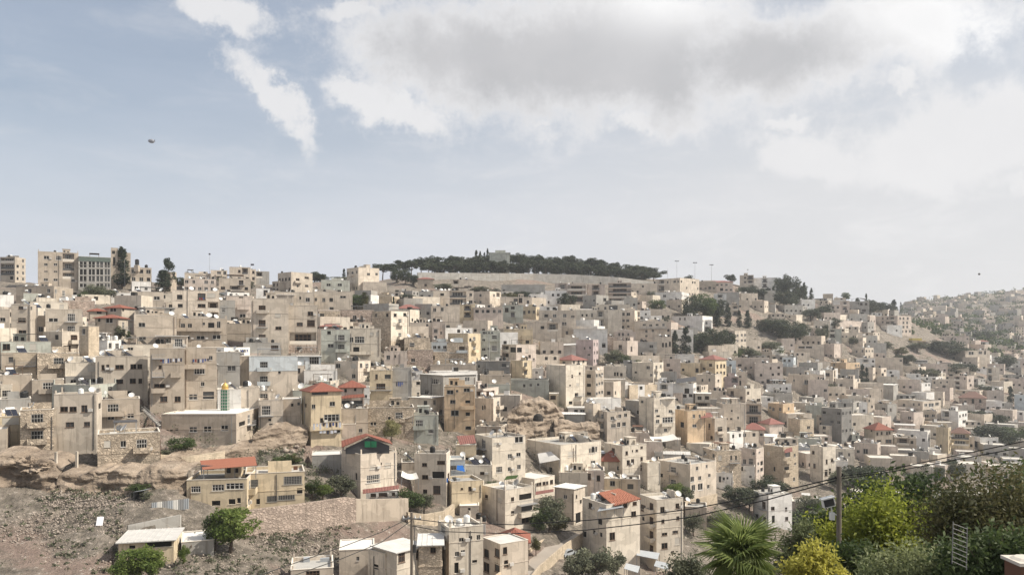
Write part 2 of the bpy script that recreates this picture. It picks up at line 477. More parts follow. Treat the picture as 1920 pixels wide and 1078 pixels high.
# ---------------------------------------------------------------- the ground, as rows (y on the photograph) and metres away per column
KN = {
 -500: [(1078, 100), (960, 114), (900, 124), (840, 136), (780, 150), (720, 166), (660, 186), (620, 206), (580, 238), (550, 275), (520, 320)],
 0: [(1078, 108), (960, 124), (900, 134), (840, 146), (780, 160), (720, 178), (660, 202), (620, 224), (580, 258), (550, 300), (526, 350)],
 300: [(1078, 112), (960, 128), (900, 139), (840, 152), (780, 168), (720, 188), (660, 216), (620, 242), (580, 285), (550, 330), (526, 385)],
 600: [(1078, 128), (960, 148), (900, 160), (840, 176), (780, 195), (720, 219), (660, 252), (620, 285), (580, 335), (550, 385), (529, 435)],
 760: [(1078, 139), (960, 160), (900, 174), (840, 192), (780, 214), (720, 242), (660, 281), (620, 318), (580, 372), (550, 424), (524, 490), (514, 520)],
 900: [(1078, 150), (960, 173), (900, 189), (840, 209), (780, 234), (720, 267), (660, 312), (620, 355), (580, 412), (550, 465), (523, 522), (507, 560)],
 1200: [(1078, 185), (960, 213), (900, 236), (840, 263), (780, 297), (720, 338), (660, 390), (620, 432), (580, 482), (550, 528), (534, 560), (519, 595)],
 1350: [(1078, 200), (960, 232), (900, 260), (840, 293), (780, 332), (720, 380), (660, 440), (620, 487), (580, 540), (550, 585), (523, 625)],
 1500: [(1078, 210), (960, 255), (900, 290), (840, 330), (780, 375), (720, 430), (660, 500), (620, 550), (580, 605), (553, 645)],
 1620: [(1078, 215), (960, 265), (900, 305), (840, 352), (780, 402), (720, 462), (660, 540), (620, 598), (590, 650), (576, 680)],
 1700: [(1078, 220), (960, 272), (900, 318), (840, 370), (780, 425), (720, 492), (660, 582), (620, 650), (600, 690), (608, 800), (602, 950), (585, 1200), (567, 1500)],
 1800: [(1078, 225), (960, 280), (900, 330), (840, 388), (780, 450), (720, 525), (660, 640), (630, 760), (608, 950), (585, 1200), (554, 1550)],
 1920: [(1078, 230), (960, 288), (900, 342), (840, 405), (780, 475), (720, 565), (660, 710), (625, 900), (590, 1150), (560, 1400), (541, 1600)],
 2500: [(1078, 230), (960, 288), (900, 342), (840, 405), (780, 475), (720, 565), (660, 710), (625, 900), (585, 1150), (550, 1400), (525, 1600)],
}
DS = np.concatenate([np.geomspace(1.5, 100, 26), np.arange(104, 520, 3.2), np.arange(522, 900, 8), np.arange(910, 1700, 18), np.geomspace(1750, 7000, 14)])
PX = np.concatenate([np.arange(-500, 0, 40), np.arange(0, 1921, 8.0), np.arange(1960, 2501, 40)])
def _col(px):
    k = KN[px]
    d = [1.5, 12, 35, 70, 95 if k[0][1] < 120 else 100]
    y = [1500, 1420, 1240, 1190, 1130]
    if k[0][1] > 150: d.append(150 if k[0][1] > 190 else 140); y.append(1135)
    d = [a for a in d if a < k[0][1] - 6]; y = y[:len(d)]
    d += [b for a, b in k]; y += [a for a, b in k]
    crest_y, crest_d = k[-1]
    z = (HZ - crest_y) * crest_d / F
    d += [crest_d + 70, crest_d + 400, 7000]
    y += [HZ - (z - 3) * F / (crest_d + 70), HZ - (z - 45) * F / (crest_d + 400), HZ - (-60) * F / 7000]
    return np.interp(DS, d, y)
_cols = sorted(KN)
_YC = np.array([_col(c) for c in _cols])
YG = np.empty((len(PX), len(DS)))
for j in range(len(DS)): YG[:, j] = np.interp(PX, _cols, _YC[:, j])
# round the joints of the profiles off a little
for _ in range(3):
    YG[:, 1:-1] = 0.25 * YG[:, :-2] + 0.5 * YG[:, 1:-1] + 0.25 * YG[:, 2:]
    YG[1:-1] = 0.25 * YG[:-2] + 0.5 * YG[1:-1] + 0.25 * YG[2:]
def yrow(px, d):
    i = np.clip(np.searchsorted(PX, px) - 1, 0, len(PX) - 2)
    t = (px - PX[i]) / (PX[i + 1] - PX[i])
    return np.interp(d, DS, YG[i] * (1 - t) + YG[i + 1] * t)
def dist(px, y, dmin=60):
    """Metres (along the view axis) at which the ground is first met below photograph point (px, y)."""
    i = int(np.clip(np.searchsorted(PX, px) - 1, 0, len(PX) - 2))
    t = (px - PX[i]) / (PX[i + 1] - PX[i])
    row = YG[i] * (1 - t) + YG[i + 1] * t
    ok = np.nonzero((row <= y) & (DS > dmin))[0]
    if not len(ok): return float(DS[np.argmin(np.where((DS > dmin) & (DS < 1700), row, 1e9))])
    j = ok[0]
    if j == 0: return float(DS[0])
    a, b = row[j - 1], row[j]
    f = (a - y) / (a - b) if a != b else 0
    return float(DS[j - 1] + (DS[j] - DS[j - 1]) * min(max(f, 0), 1))
def at(px, y, d): return Vector(((px - 960) / F * d, d, (HZ - y) / F * d))
def gz(x, y):
    d = max(y, 1.6)
    return (HZ - float(yrow(960 + x / d * F, d))) / F * d
def on(px, y):
    d = dist(px, y)
    p = at(px, y, d); p.z = gz(p.x, p.y)
    return p
CARVE = []   # (matrix 2d to footprint, half sizes, z)

# ---------------------------------------------------------------- windows: unit meshes (opening 1 x 1 m, origin bottom centre, outside is -y)
def win_mesh(kind, fr):
    b = MB()
    def ring(x0, x1, z0, z1, w, y0, y1):
        b.box(x0, x1, y0, y1, z0, z0 + w); b.box(x0, x1, y0, y1, z1 - w, z1)
        b.box(x0, x0 + w, y0, y1, z0 + w, z1 - w); b.box(x1 - w, x1, y0, y1, z0 + w, z1 - w)
    if kind in 'dlgc':
        ring(-.5, .5, 0, 1, .055, .04, .13)
    if kind == 'd': b.box(-.03, .03, .05, .12, .055, .945)
    if kind == 'l':
        for x in (-.25, 0, .25): b.box(x - .022, x + .022, .05, .12, .055, .945)
        b.box(-.445, .445, .045, .115, .60, .65)
    if kind == 'g':
        for k in range(1, 7): b.box(-.5 + k / 7 - .012, -.5 + k / 7 + .012, -.02, .02, 0, 1)
        for k in range(1, 5): b.box(-.5, .5, -.045, -.022, k / 5 - .014, k / 5 + .014)
    if kind == 'a':
        ring(-.5, .5, 0, 1, .05, .05, .13)
        for s in (-1, 1):
            b.poly([(s * .45, .045, .95), (s * .45, .045, .62), (s * .36, .045, .80), (s * .2, .045, .92)][::s], None, 0)
    if kind == 's':
        b.box(-.49, .49, .05, .13, .01, .99)
        for k in range(1, 6): b.box(-.47, .47, .03, .05, k / 6 - .012, k / 6 + .012)
    b.box(-.56, .56, -.09, .10, -.07, -.004)
    return b.mesh('window', M[fr] if kind != 's' else M['shutter'])
def pane_mesh():
    b = MB(); b.poly([(-.5, .15, 0), (.5, .15, 0), (.5, .15, 1), (-.5, .15, 1)])
    return b.mesh('pane', M['glass_pane'])
PANE = pane_mesh()
def far_win(kind, fr):
    b = MB()
    b.poly([(-.5, .13, 0), (.5, .13, 0), (.5, .13, 1), (-.5, .13, 1)], None, 1)
    if kind == 'd': b.box(-.04, .04, .06, .12, 0, 1)
    if kind != 'o':
        b.box(-.5, -.43, .05, .12, 0, 1); b.box(.43, .5, .05, .12, 0, 1)
    b.box(-.56, .56, -.09, .10, -.07, -.004)
    return b.mesh('window', [M[fr], M['glass_pane']])
WIN = {}
for fr in ('frame_white', 'frame_grey', 'frame_brown'):
    for k in 'dlgcas': WIN[k, fr] = win_mesh(k, fr)
    WIN['o', fr] = None
    for k in 'do': WIN['far' + k, fr] = far_win(k, fr)
SILL = None
def sill_mesh():
    b = MB(); b.box(-.55, .55, -.08, .12, -.07, -.004); return b.mesh('window', M['cap'])
SILL = sill_mesh()

# ---------------------------------------------------------------- roof clutter prototypes (each a thing of its own when placed)
def tank_meshes(col):
    b = MB(); b.lathe([(0, .62), (.52, .62), (.54, .70), (.54, 1.52), (.46, 1.66), (.22, 1.74), (.20, 1.82), (0, 1.82)], 12)
    s = MB()
    for x in (-.36, .36):
        for y in (-.36, .36): s.box(x - .03, x + .03, y - .03, y + .03, 0, .60)
    s.box(-.48, .48, -.48, .48, .56, .615)
    return b.mesh('water_tank', M[col]), s.mesh('stand', M['metal_grey'])
TANK = {'black': tank_meshes('black_plastic'), 'white': tank_meshes('white_plastic')}
def solar_meshes():
    p = MB()
    c, s_ = math.cos(R(42)), math.sin(R(42))
    P = lambda x, l, t: (x, -1.1 + l * c - t * s_ * -1 * 0 - t * s_, .25 + l * s_ + t * c)
    for x0, x1 in ((-.95, -.03), (.03, .95)):
        q = [P(x0, 0, 0), P(x1, 0, 0), P(x1, 1.9, 0), P(x0, 1.9, 0)]; q2 = [P(x0, 0, .08), P(x1, 0, .08), P(x1, 1.9, .08), P(x0, 1.9, .08)]
        p.poly(q2); p.poly(q[::-1])
        for i in range(4): p.poly([q[i], q[(i + 1) % 4], q2[(i + 1) % 4], q2[i]])
    t = MB(); t.tube([(-.75, .62, 1.72), (.75, .62, 1.72)], .29, 10)
    f = MB()
    for x in (-.7, .7): f.box(x - .03, x + .03, .58, .64, 0, 1.45); f.box(x - .03, x + .03, -1.1, .64, .1, .15)
    return p.mesh('collector', M['solar_glass']), t.mesh('boiler', M['white_plastic']), f.mesh('frame', M['metal_grey'])
SOLAR = solar_meshes()
def dish_meshes():
    d = MB()
    prof = [(0, 0), (.20, .02), (.38, .075), (.52, .145)]
    d.lathe(prof, 14); d.lathe([(r, z + .02) for r, z in prof[::-1]], 14)
    m = MB(); m.tube([(0, 0, -.9), (0, 0, -.1)], .035, 6); m.tube([(0, .02, -.12), (0, .3, .10)], .03, 5); m.tube([(0, -.45, .08), (0, -.05, .62)], .015, 4)
    return d.mesh('reflector', M['dish_white']), m.mesh('mast', M['metal_grey'])
DISH = dish_meshes()
CLUTTER = []          # (object, kind, house record)
def put_tank(rec, p, rz, col='black', s=1.0):
    o = link('water_tank', TANK[col][0], None, p, rz, (s, s, s))
    link('stand', TANK[col][1], o)
    CLUTTER.append((o, col + ' water tank', rec)); return o
def put_solar(rec, p, rz):
    o = link('solar_heater', None, None, p, rz)
    for n, d in zip(('collector', 'boiler', 'frame'), SOLAR): link(n, d, o)
    CLUTTER.append((o, 'solar water heater', rec)); return o
def put_dish(rec, p, rz, s=1.0):
    o = link('satellite_dish', None, None, p, rz, (s, s, s))
    a = link('reflector', DISH[0], o, (0, 0, .9)); a.rotation_euler = (R(50), 0, 0)
    link('mast', DISH[1], o, (0, 0, .9))
    CLUTTER.append((o, 'white satellite dish', rec)); return o

# ---------------------------------------------------------------- a house from its outline on the photograph
HOUSES = []
def ray_hit(P, e, px):
    k = (px - 960) / F
    den = e[0] - k * e[1]
    return (k * P[1] - P[0]) / den if abs(den) > 1e-6 else 0.0

def facade(b, o, ux, nrm, L, h, n, holes, z0=-2.5, mats=None):
    """One wall as real masonry: openings are holes with reveals. holes: (x, z, w, h, depth)."""
    o, ux, nrm = Vector(o), Vector(ux), Vector(nrm)
    P = lambda x, z, d=0.0: o + ux * x + Vector((0, 0, z)) - nrm * d
    def q(x0, x1, za, zb, mi):
        if x1 - x0 > 1e-4 and zb - za > 1e-4:
            b.poly([P(x0, za), P(x1, za), P(x1, zb), P(x0, zb)], [(x0, za), (x1, za), (x1, zb), (x0, zb)], mi)
    fh = h / n
    mi0 = mats[0] if mats else 0
    q(0, L, z0, 0, mi0)
    kept = []
    # rows of openings, and the bands of wall that hold them
    hs_ = sorted([q_ for q_ in holes if q_[1] + q_[3] > .5 and q_[1] < h - .35], key=lambda q_: q_[1] + q_[3] / 2)
    rows = []
    for q_ in hs_:
        c_ = q_[1] + q_[3] / 2
        if rows and c_ - rows[-1][0] < 1.0: rows[-1][1].append(q_)
        else: rows.append([c_, [q_]])
    edges = [0.0]
    for r0_, r1_ in zip(rows[:-1], rows[1:]):
        edges.append(max(edges[-1] + .3, (max(q_[1] + q_[3] for q_ in r0_[1]) + min(q_[1] for q_ in r1_[1])) / 2))
    edges.append(max(h, edges[-1] + .1))
    if not rows: rows = [[h / 2, []]]
    if mats and len(set(mats)) > 1:        # the change of stone runs along a floor line
        k_ = min(range(len(edges)), key=lambda i: abs(edges[i] - fh * sum(1 for m_ in mats if m_ == mats[0])))
        bm = [mats[0] if i < max(k_, 1) else mats[-1] for i in range(len(rows))]
    else: bm = [mats[0] if mats else 0] * len(rows)
    for i, (c_, hs) in enumerate(rows):
        za, zb = edges[i], edges[i + 1]
        mi = bm[i]
        hs = sorted(hs, key=lambda q_: q_[0])
        x = 0.0
        for hx, hz, hw, hh, dep, ty in hs:
            a, c = hx - hw / 2, hx + hw / 2
            if a < x + 0.08 or c > L - 0.08: continue
            lo, hi = max(hz, za + .05), min(hz + hh, zb - .08)
            if hi - lo < 0.25: continue
            q(x, a, za, zb, mi); q(a, c, za, lo, mi); q(a, c, hi, zb, mi)
            for A, B, uvl in (((a, lo), (c, lo), hw), ((c, lo), (c, hi), hi - lo), ((c, hi), (a, hi), hw), ((a, hi), (a, lo), hi - lo)):
                b.poly([P(*A), P(*A, dep), P(*B, dep), P(*B)][::-1], [(0, 0), (0, dep), (uvl, dep), (uvl, 0)][::-1], mi)
            if dep > 0.5: b.poly([P(a, lo, dep), P(c, lo, dep), P(c, hi, dep), P(a, hi, dep)], None, mi)
            kept.append((hx, lo, hw, hi - lo, dep, ty))
            x = c
        q(x, L, za, zb, mi)
    return kept

TILES = {'r': 'tile_red', 'o': 'tile_orange', 'p': 'tile_rose', 'n': 'tile_brown', 'k': 'tile_red'}
ROOFWORD = {'r': 'red tiled roof', 'o': 'orange roof', 'p': 'rose tiled roof', 'n': 'brown tiled roof', 'm': 'white metal roof', 'k': 'red gabled roof'}
def hip(b, x0, x1, y0, y1, z, rh, ov=.5, gable=False):
    x0 -= ov; x1 += ov; y0 -= ov; y1 += ov
    w, d = x1 - x0, y1 - y0
    if w >= d: a = 0 if gable else d / 2; r0, r1 = Vector((x0 + a, (y0 + y1) / 2, z + rh)), Vector((x1 - a, (y0 + y1) / 2, z + rh))
    else: a = 0 if gable else w / 2; r0, r1 = Vector(((x0 + x1) / 2, y0 + a, z + rh)), Vector(((x0 + x1) / 2, y1 - a, z + rh))
    c = [Vector((x0, y0, z)), Vector((x1, y0, z)), Vector((x1, y1, z)), Vector((x0, y1, z))]
    if w >= d: F4 = [[c[0], c[1], r1, r0], [c[1], c[2], r1], [c[2], c[3], r0, r1], [c[3], c[0], r0]]
    else: F4 = [[c[0], c[1], r0], [c[1], c[2], r1, r0], [c[2], c[3], r1], [c[3], c[0], r0, r1]]
    for f in F4:
        b.poly(f)
        low = [p - Vector((0, 0, .16)) for p in f]
        b.poly(low[::-1])
    for i in range(4):
        p, q_ = c[i], c[(i + 1) % 4]
        dn = Vector((0, 0, .16))
        b.poly([p - dn, q_ - dn, q_, p])

def house(spec, seed=None):
    parts = [s.strip() for s in spec.split('|')]
    t5 = parts[0].split()
    x0, x1, yt, yb = float(t5[0]), float(t5[2]), float(t5[3]), float(t5[4])
    xc = None if t5[1] == '-' else float(t5[1])
    col, roof = parts[1].split()
    opts = parts[2].split() if len(parts) > 2 else []
    ref = parts[3] if len(parts) > 3 else ''
    extra = parts[4] if len(parts) > 4 else ''
    rng = random.Random(seed if seed is not None else hash((x0, x1, yt)) & 0xffff)
    opt = {}
    wins, bals, logs = [], [], []
    for o in opts:
        if o[0] == 'w' and ',' in o: wins.append(o[1:].split(','))
        elif o[0] == 'b' and ',' in o: bals.append(o[1:].split(','))
        elif o[0] == 'l' and ',' in o: logs.append(o[1:].split(','))
        else:
            i = 0
            while i < len(o) and not (o[i].isdigit() or o[i] in '.-'): i += 1
            opt[o[:i]] = float(o[i:]) if o[i:] else 1.0
    D = opt.get('D') or dist(xc if xc is not None else (x0 + x1) / 2, yb)
    if xc is None or xc >= x1 - 1:
        xm = (x0 + x1) / 2
        ph = math.atan((xm - 960) / F) + R(opt.get('yaw', rng.uniform(-.6, .6)))
        e = (math.cos(ph), -math.sin(ph))
        P = at(xm, yb, D)
        a, c = ray_hit(P, e, x0), ray_hit(P, e, x1)
        C = Vector((P.x + e[0] * c, P.y + e[1] * c, P.z)); Ll = c - a
        Lr = opt.get('dp', min(max(Ll * .8, 7), 11)); t = ph
        single = True
    else:
        wl, wr = xc - x0, x1 - xc
        tau = math.atan2(max(wr, 1), max(wl, 1))
        tau = min(max(tau, R(9)), R(76))
        t = math.atan((xc - 960) / F) + tau
        C = at(xc, yb, D)
        e = (-math.cos(t), math.sin(t)); e2 = (math.sin(t), math.cos(t))
        Ll, Lr = ray_hit(C, e, x0), ray_hit(C, e2, x1)
        Ll, Lr = min(max(Ll, 3.0), 40), min(max(Lr, 3.0), 40)
        if 'dp' in opt: Lr = opt['dp']
        single = False
    zt = (HZ - yt) / F * (D if not single else D)
    h = max(zt - C.z, 1.6)
    n = int(opt.get('n', max(1, round(h / 2.95))))
    fh = h / n
    near = D < 235
    root = bpy.data.objects.new('house', None); COL.objects.link(root)
    root.location = C; root.rotation_euler = (0, 0, -t)
    rec = dict(o=root, x0=x0, x1=x1, yt=yt, yb=yb, D=D, ref=ref, extra=extra, col=col, roof=roof, n=n, single=single, h=h, Ll=Ll, Lr=Lr, t=t, C=C, opt=opt, tanks=0, area=(x1 - x0) * (yb - yt))
    HOUSES.append(rec)
    CARVE.append((C.copy(), t, Ll, Lr))
    # --- openings
    fr = rng.choice(('frame_white', 'frame_white', 'frame_grey', 'frame_brown'))
    def auto(L, dens):
        hs = []
        pitch = rng.uniform(2.2, 3.1)
        k = max(1, int((L - .6) / pitch))
        xs = [L * (i + .5) / k + rng.uniform(-.3, .3) for i in range(k)]
        ww = rng.uniform(1.15, 1.6); wh = rng.uniform(1.2, 1.5)
        for f in range(n):
            if f / n < opt.get('blank', -1): continue
            for x in xs:
                if rng.random() > dens: continue
                r = rng.random()
                ty = 'd' if r < .52 else 'o' if r < .68 else 's' if r < .80 else 'g' if r < .90 else 'l'
                w = ww * (1.55 if ty == 'l' else 1.0) * rng.uniform(.8, 1.15); hh = wh
                if r > .96 and f == 0: hh, ty = 2.0, 'o'
                hs.append((x, f * fh + min(1.0, fh * .33), min(w, L * .6), min(hh, fh * .55), .17, ty))
        return hs
    dens = min(1, opt.get('a', .82) * 1.15)
    hA = auto(Ll, dens) if opt.get('A', 1) else []
    hB = auto(Lr, dens * (.9 if not single else .5)) if opt.get('B', 1) else []
    eA = (math.cos(t), -math.sin(t))
    def local(px, y):
        """photograph point -> (face, along, z) on the nearest visible wall"""
        if single or px < xc:
            s = ray_hit(C, (-eA[0], -eA[1]), px)
            y_ = C.y - eA[1] * s
            return 'A', Ll - s, (HZ - y) / F * y_ - C.z
        e2_ = (math.sin(t), math.cos(t)); s = ray_hit(C, e2_, px); y_ = C.y + e2_[1] * s
        return 'B', s, (HZ - y) / F * y_ - C.z
    xa, xb = [], []
    for wv in wins:
        px, py, pw, ph_ = map(float, wv[:4]); ty = wv[4] if len(wv) > 4 else 'd'
        f, s, z = local(px, py); _, s2, z2 = local(px + (pw if (single or px >= (xc or 0)) else -pw), py + ph_)
        w, hh = abs(s2 - s), abs(z2 - z)
        w, hh = w * 1.14, hh * 1.12
        (xa if f == 'A' else xb).append((s, z - hh / 2, w, hh, .17, ty))
    if xa: hA = xa + ([] if 'keep' not in opt else hA)
    if xb: hB = xb + ([] if 'keep' not in opt else hB)
    if not logs and 'plain' not in opt and h > 5 and rng.random() < .30 and roof != 'x':
        f_ = 'A' if (single or Ll > Lr) else 'B'; L_ = Ll if f_ == 'A' else Lr
        if L_ > 6: logs.append([f_, rng.choice((.25, .5, .75)), min(rng.uniform(2.8, 5), L_ * .45), 0 if rng.random() < .4 else 1, n - 1])
    for lv in logs:            # loggias: face, centre fraction, width m, first floor, last floor
        f, fx, w, f0, f1 = lv[0], *map(float, lv[1:5])
        L = Ll if f == 'A' else Lr
        w = min(w, L - .6)
        tgt = hA if f == 'A' else hB
        tgt[:] = [q for q in tgt if not (abs(q[0] - L * fx) < (w + q[2]) / 2 + .15 and f0 <= int((q[1] + q[3] / 2) / fh) <= f1)]
        for k in range(int(f0), int(f1) + 1): tgt.append((L * fx, k * fh + .15, w, fh - .5, 1.3, 'L'))
    bl = []
    for bv in bals:
        px, py, pw = map(float, bv[:3])
        f, s, z = local(px, py); _, s2, _z = local(px + (pw if (single or px >= (xc or 0)) else -pw), py)
        bl.append((f, s, z, abs(s2 - s)))
    if not bals and opt.get('bal', 0 if rng.random() > .55 or h < 5 else 1) and n > 1 and D < 420:
        f = 'A' if (single or Ll > Lr) else 'B'; L = Ll if f == 'A' else Lr
        if L > 5:
            w = min(rng.uniform(2.6, 4.2), L * .6); fx = rng.choice((.3, .5, .7)) * L
            for k in range(1, n):
                bl.append((f, fx, k * fh, w))
                tgt = hA if f == 'A' else hB
                tgt[:] = [q for q in tgt if not (abs(q[0] - fx) < (w + q[2]) / 2 and int((q[1] + q[3] / 2) / fh) == k)]
                tgt.append((fx, k * fh + .12, min(w * .6, 2.0), min(2.1, fh * .75), .17, 'l'))
    # a lower wing built out in front of the main block
    wing = None
    if len(wins) < 5 and not logs and h > 5.2 and n > 1 and D < 460 and Ll > 5 and rng.random() < (.22 if 'plain' in opt else .55):
        ww_ = Ll * rng.uniform(.35, .62); wx0 = -Ll + .15 if rng.random() < .5 else -ww_ - .15
        wh_ = fh * rng.randint(1, n - 1) + rng.uniform(-.25, .1); wd_ = rng.uniform(1.8, 3.2)
        wing = (wx0, wx0 + ww_, wd_, wh_)
        hA = [q for q in hA if not (q[1] < wh_ + .55 and wx0 - q[2] / 2 - .1 < -Ll + q[0] < wx0 + ww_ + q[2] / 2 + .1)]
        bl = [q for q in bl if not (q[0] == 'A' and q[2] < wh_ + .8)]
    mats = None
    wm = [M['wall_' + col]]
    if 'bs' in opt or 'bq' in opt or 'bg' in opt or 'bc' in opt or 'bt' in opt or 'by' in opt:
        key = [k for k in opt if k in ('bs', 'bq', 'bg', 'bc', 'bt', 'by')][0]
        wm.append(M['wall_' + key[1]]); nb = int(opt[key]); mats = [1] * nb + [0] * (n - nb)
    z0 = -opt.get('fd', 3.0)
    # --- walls
    b = MB()
    kA = facade(b, (-Ll, 0, 0), (1, 0, 0), (0, -1, 0), Ll, h, n, hA, z0, mats)
    kB = facade(b, (0, 0, 0), (0, 1, 0), (1, 0, 0), Lr, h, n, hB, z0, mats)
    facade(b, (0, Lr, 0), (-1, 0, 0), (0, 1, 0), Ll, h, n, [], z0, mats)
    facade(b, (-Ll, Lr, 0), (0, -1, 0), (-1, 0, 0), Lr, h, n, [], z0, mats)
    if wing:
        wx0, wx1, wd_, wh_ = wing; wb = MB(); L_ = wx1 - wx0; nf = max(1, round(wh_ / 2.95)); hs = []
        for f in range(nf):
            k_ = max(1, int(L_ / 2.6))
            for i in range(k_):
                if rng.random() < .85: hs.append((L_ * (i + .5) / k_, f * wh_ / nf + .95, rng.uniform(1.1, 1.6), 1.3, .17, rng.choice('ddogl')))
        wm_ = [M['wall_' + (col if rng.random() < .6 else rng.choice('ctlpg'))], M['roof_floor'], M['cap']]
        kw = facade(wb, (wx0, -wd_, 0), (1, 0, 0), (0, -1, 0), L_, wh_, nf, hs, -4.5)
        facade(wb, (wx1, -wd_, 0), (0, 1, 0), (1, 0, 0), wd_ - .004, wh_, nf, [], -4.5); facade(wb, (wx0, -.004, 0), (0, -1, 0), (-1, 0, 0), wd_ - .004, wh_, nf, [], -4.5)
        pr = rng.choice((.08, .5, .85)); zw = wh_ - .02
        wb.poly([(wx0, -wd_, zw), (wx1, -wd_, zw), (wx1, -.004, zw), (wx0, -.004, zw)], None, 1)
        wb.box(wx0 - .05, wx1 + .05, -wd_ - .05, -wd_ + .15, wh_, wh_ + pr, 2 if pr < .2 else 0); wb.box(wx0 - .05, wx0 + .15, -wd_ + .15, -.004, wh_, wh_ + pr, 2 if pr < .2 else 0); wb.box(wx1 - .15, wx1 + .05, -wd_ + .15, -.004, wh_, wh_ + pr, 2 if pr < .2 else 0)
        wb.build('wing', wm_, root)
        for (hx, hz, hw, hh, dep, ty) in kw:
            o = link('window', WIN[ty, fr] if ty != 'o' else SILL, root, (wx0 + hx, -wd_, hz), 0, (hw, 1, hh)) if D < 330 else link('window', WIN['fard' if ty in 'dlg' else 'faro', fr], root, (wx0 + hx, -wd_, hz), 0, (hw, 1, hh))
            if D < 330: link('pane', PANE, o)
    # string course between floors, proud of the wall
    for k_ in range(1, n):
        if rng.random() > .62: continue
        z = fh * k_
        b.box(-Ll - .06, .06, -.06, -.001, z - .12, z + .02, 0); b.box(.001, .06, 0, Lr + .06, z - .12, z + .02, 0)
    b.build('wall', wm, root)
    for kept, face in ((kA, 'A'), (kB, 'B')):
        for (hx, hz, hw, hh, dep, ty) in kept:
            loc = (-Ll + hx, 0, hz) if face == 'A' else (0, hx, hz)
            rz = 0 if face == 'A' else math.pi / 2
            if ty == 'L':
                d2 = Vector((0, 1.12, 0)); d2.rotate(Matrix.Rotation(rz, 3, 'Z'))
                o = link('door', WIN['l', fr], root, Vector(loc) + d2, rz, (hw * .62, 1, hh * .86)); link('pane', PANE, o)
                pb = MB(); pb.box(-hw / 2 + .002, hw / 2 - .002, .02, .12, 0, min(.95, hh * .42)); pb.build('railing', M['cap'] if rng.random() < .6 else M['metal_dark'], root, loc).rotation_euler = (0, 0, rz)
                continue
            if D > 330:
                link('window', WIN['fard' if ty in 'dlg' else 'faro', fr], root, loc, rz, (hw, 1, hh))
            else:
                me = WIN[ty, fr] if ty != 'o' else SILL
                o = link('window', me, root, loc, rz, (hw, 1, hh))
                if ty != 's': link('pane', PANE, o)
    for f, s, z, w in bl:
        bb = MB(); dpt = 1.15
        bb.box(-w / 2, w / 2, -dpt, -.004, -.16, 0)
        solid = rng.random() < .65
        if solid:
            bb.box(-w / 2, w / 2, -dpt, -dpt + .1, 0, .85); bb.box(-w / 2, -w / 2 + .1, -dpt + .1, -.004, 0, .85); bb.box(w / 2 - .1, w / 2, -dpt + .1, -.004, 0, .85)
        else:
            bb.box(-w / 2, w / 2, -dpt, -dpt + .06, .84, .90)
            k = max(3, int(w / .35))
            for i in range(k + 1):
                xx = -w / 2 + .03 + (w - .06) * i / k; bb.box(xx - .02, xx + .02, -dpt + .01, -dpt + .05, 0, .84)
        loc = (-Ll + s, 0, z) if f == 'A' else (0, s, z)
        bb.build('balcony', M['wall_' + col] if solid else M['metal_grey'], root, loc).rotation_euler = (0, 0, 0 if f == 'A' else math.pi / 2)
    # --- roof
    rb = MB()
    if roof in 'fgx':
        ph_ = 0.55 if roof != 'x' else .12
        wl = .18
        xi0, xi1, yi0, yi1 = -Ll + wl, -wl, wl, Lr - wl
        zf = h - ph_
        rb.poly([(xi0, yi0, zf), (xi1, yi0, zf), (xi1, yi1, zf), (xi0, yi1, zf)], None, 0)
        for A, B in (((xi0, yi0), (xi0, yi1)), ((xi0, yi1), (xi1, yi1)), ((xi1, yi1), (xi1, yi0)), ((xi1, yi0), (xi0, yi0))):
            rb.poly([(*A, zf), (*B, zf), (*B, h), (*A, h)][::-1], None, 1)
        o_ = .05; zc = h + .07
        rb.box(-Ll - o_, o_, -o_, wl, h, zc, 2); rb.box(-Ll - o_, o_, Lr - wl, Lr + o_, h, zc, 2)
        rb.box(-Ll - o_, -Ll + wl, wl, Lr - wl, h, zc, 2); rb.box(-wl, o_, wl, Lr - wl, h, zc, 2)
        rb.build('roof', [M[('roof_floor' if rng.random() < .75 else 'roof_grey') if roof == 'f' else 'roof_grey' if roof == 'g' else 'roof_white'], wm[0], M['cap']], root)
    elif roof == 'm':
        rb.box(-Ll - .35, .35, -.45, Lr + .35, h, h + .14)
        for k in range(int(Ll / .8)): rb.box(-Ll - .3 + k * .8, -Ll - .2 + k * .8, -.44, Lr + .34, h + .14, h + .20)
        rb.build('roof', M['roof_white'], root); zf = h + .14
    else:
        rh = opt.get('rh', .17 * min(Ll, Lr)); hip(rb, -Ll, 0, 0, Lr, h, rh, gable=(roof == 'k'))
        rb.build('roof', M[TILES[roof]], root); zf = None
        if roof == 'k' and Ll >= Lr * 0:
            pass
    rec['zf'] = zf
    # stair head on the roof
    if roof in 'fg' and opt.get('hut', 1 if (rng.random() < .40 and Ll * Lr > 50) else 0):
        sx, sy = -Ll * rng.uniform(.3, .7), Lr * rng.uniform(.5, .7)
        hb = MB(); hb.box(sx - 1.4, sx + 1.4, sy - 1.2, sy + 1.2, zf - .01, zf + 2.4); hb.box(sx - 1.55, sx + 1.55, sy - 1.35, sy + 1.35, zf + 2.4, zf + 2.55)
        hb.build('stair_head', wm[0], root)
        for ox in (-.7, .6): link('window', WIN['faro', fr], root, (sx + ox, sy - 1.2 - .15, zf + .8), 0, (.7, 1, 1.1 if ox < 0 else .8))
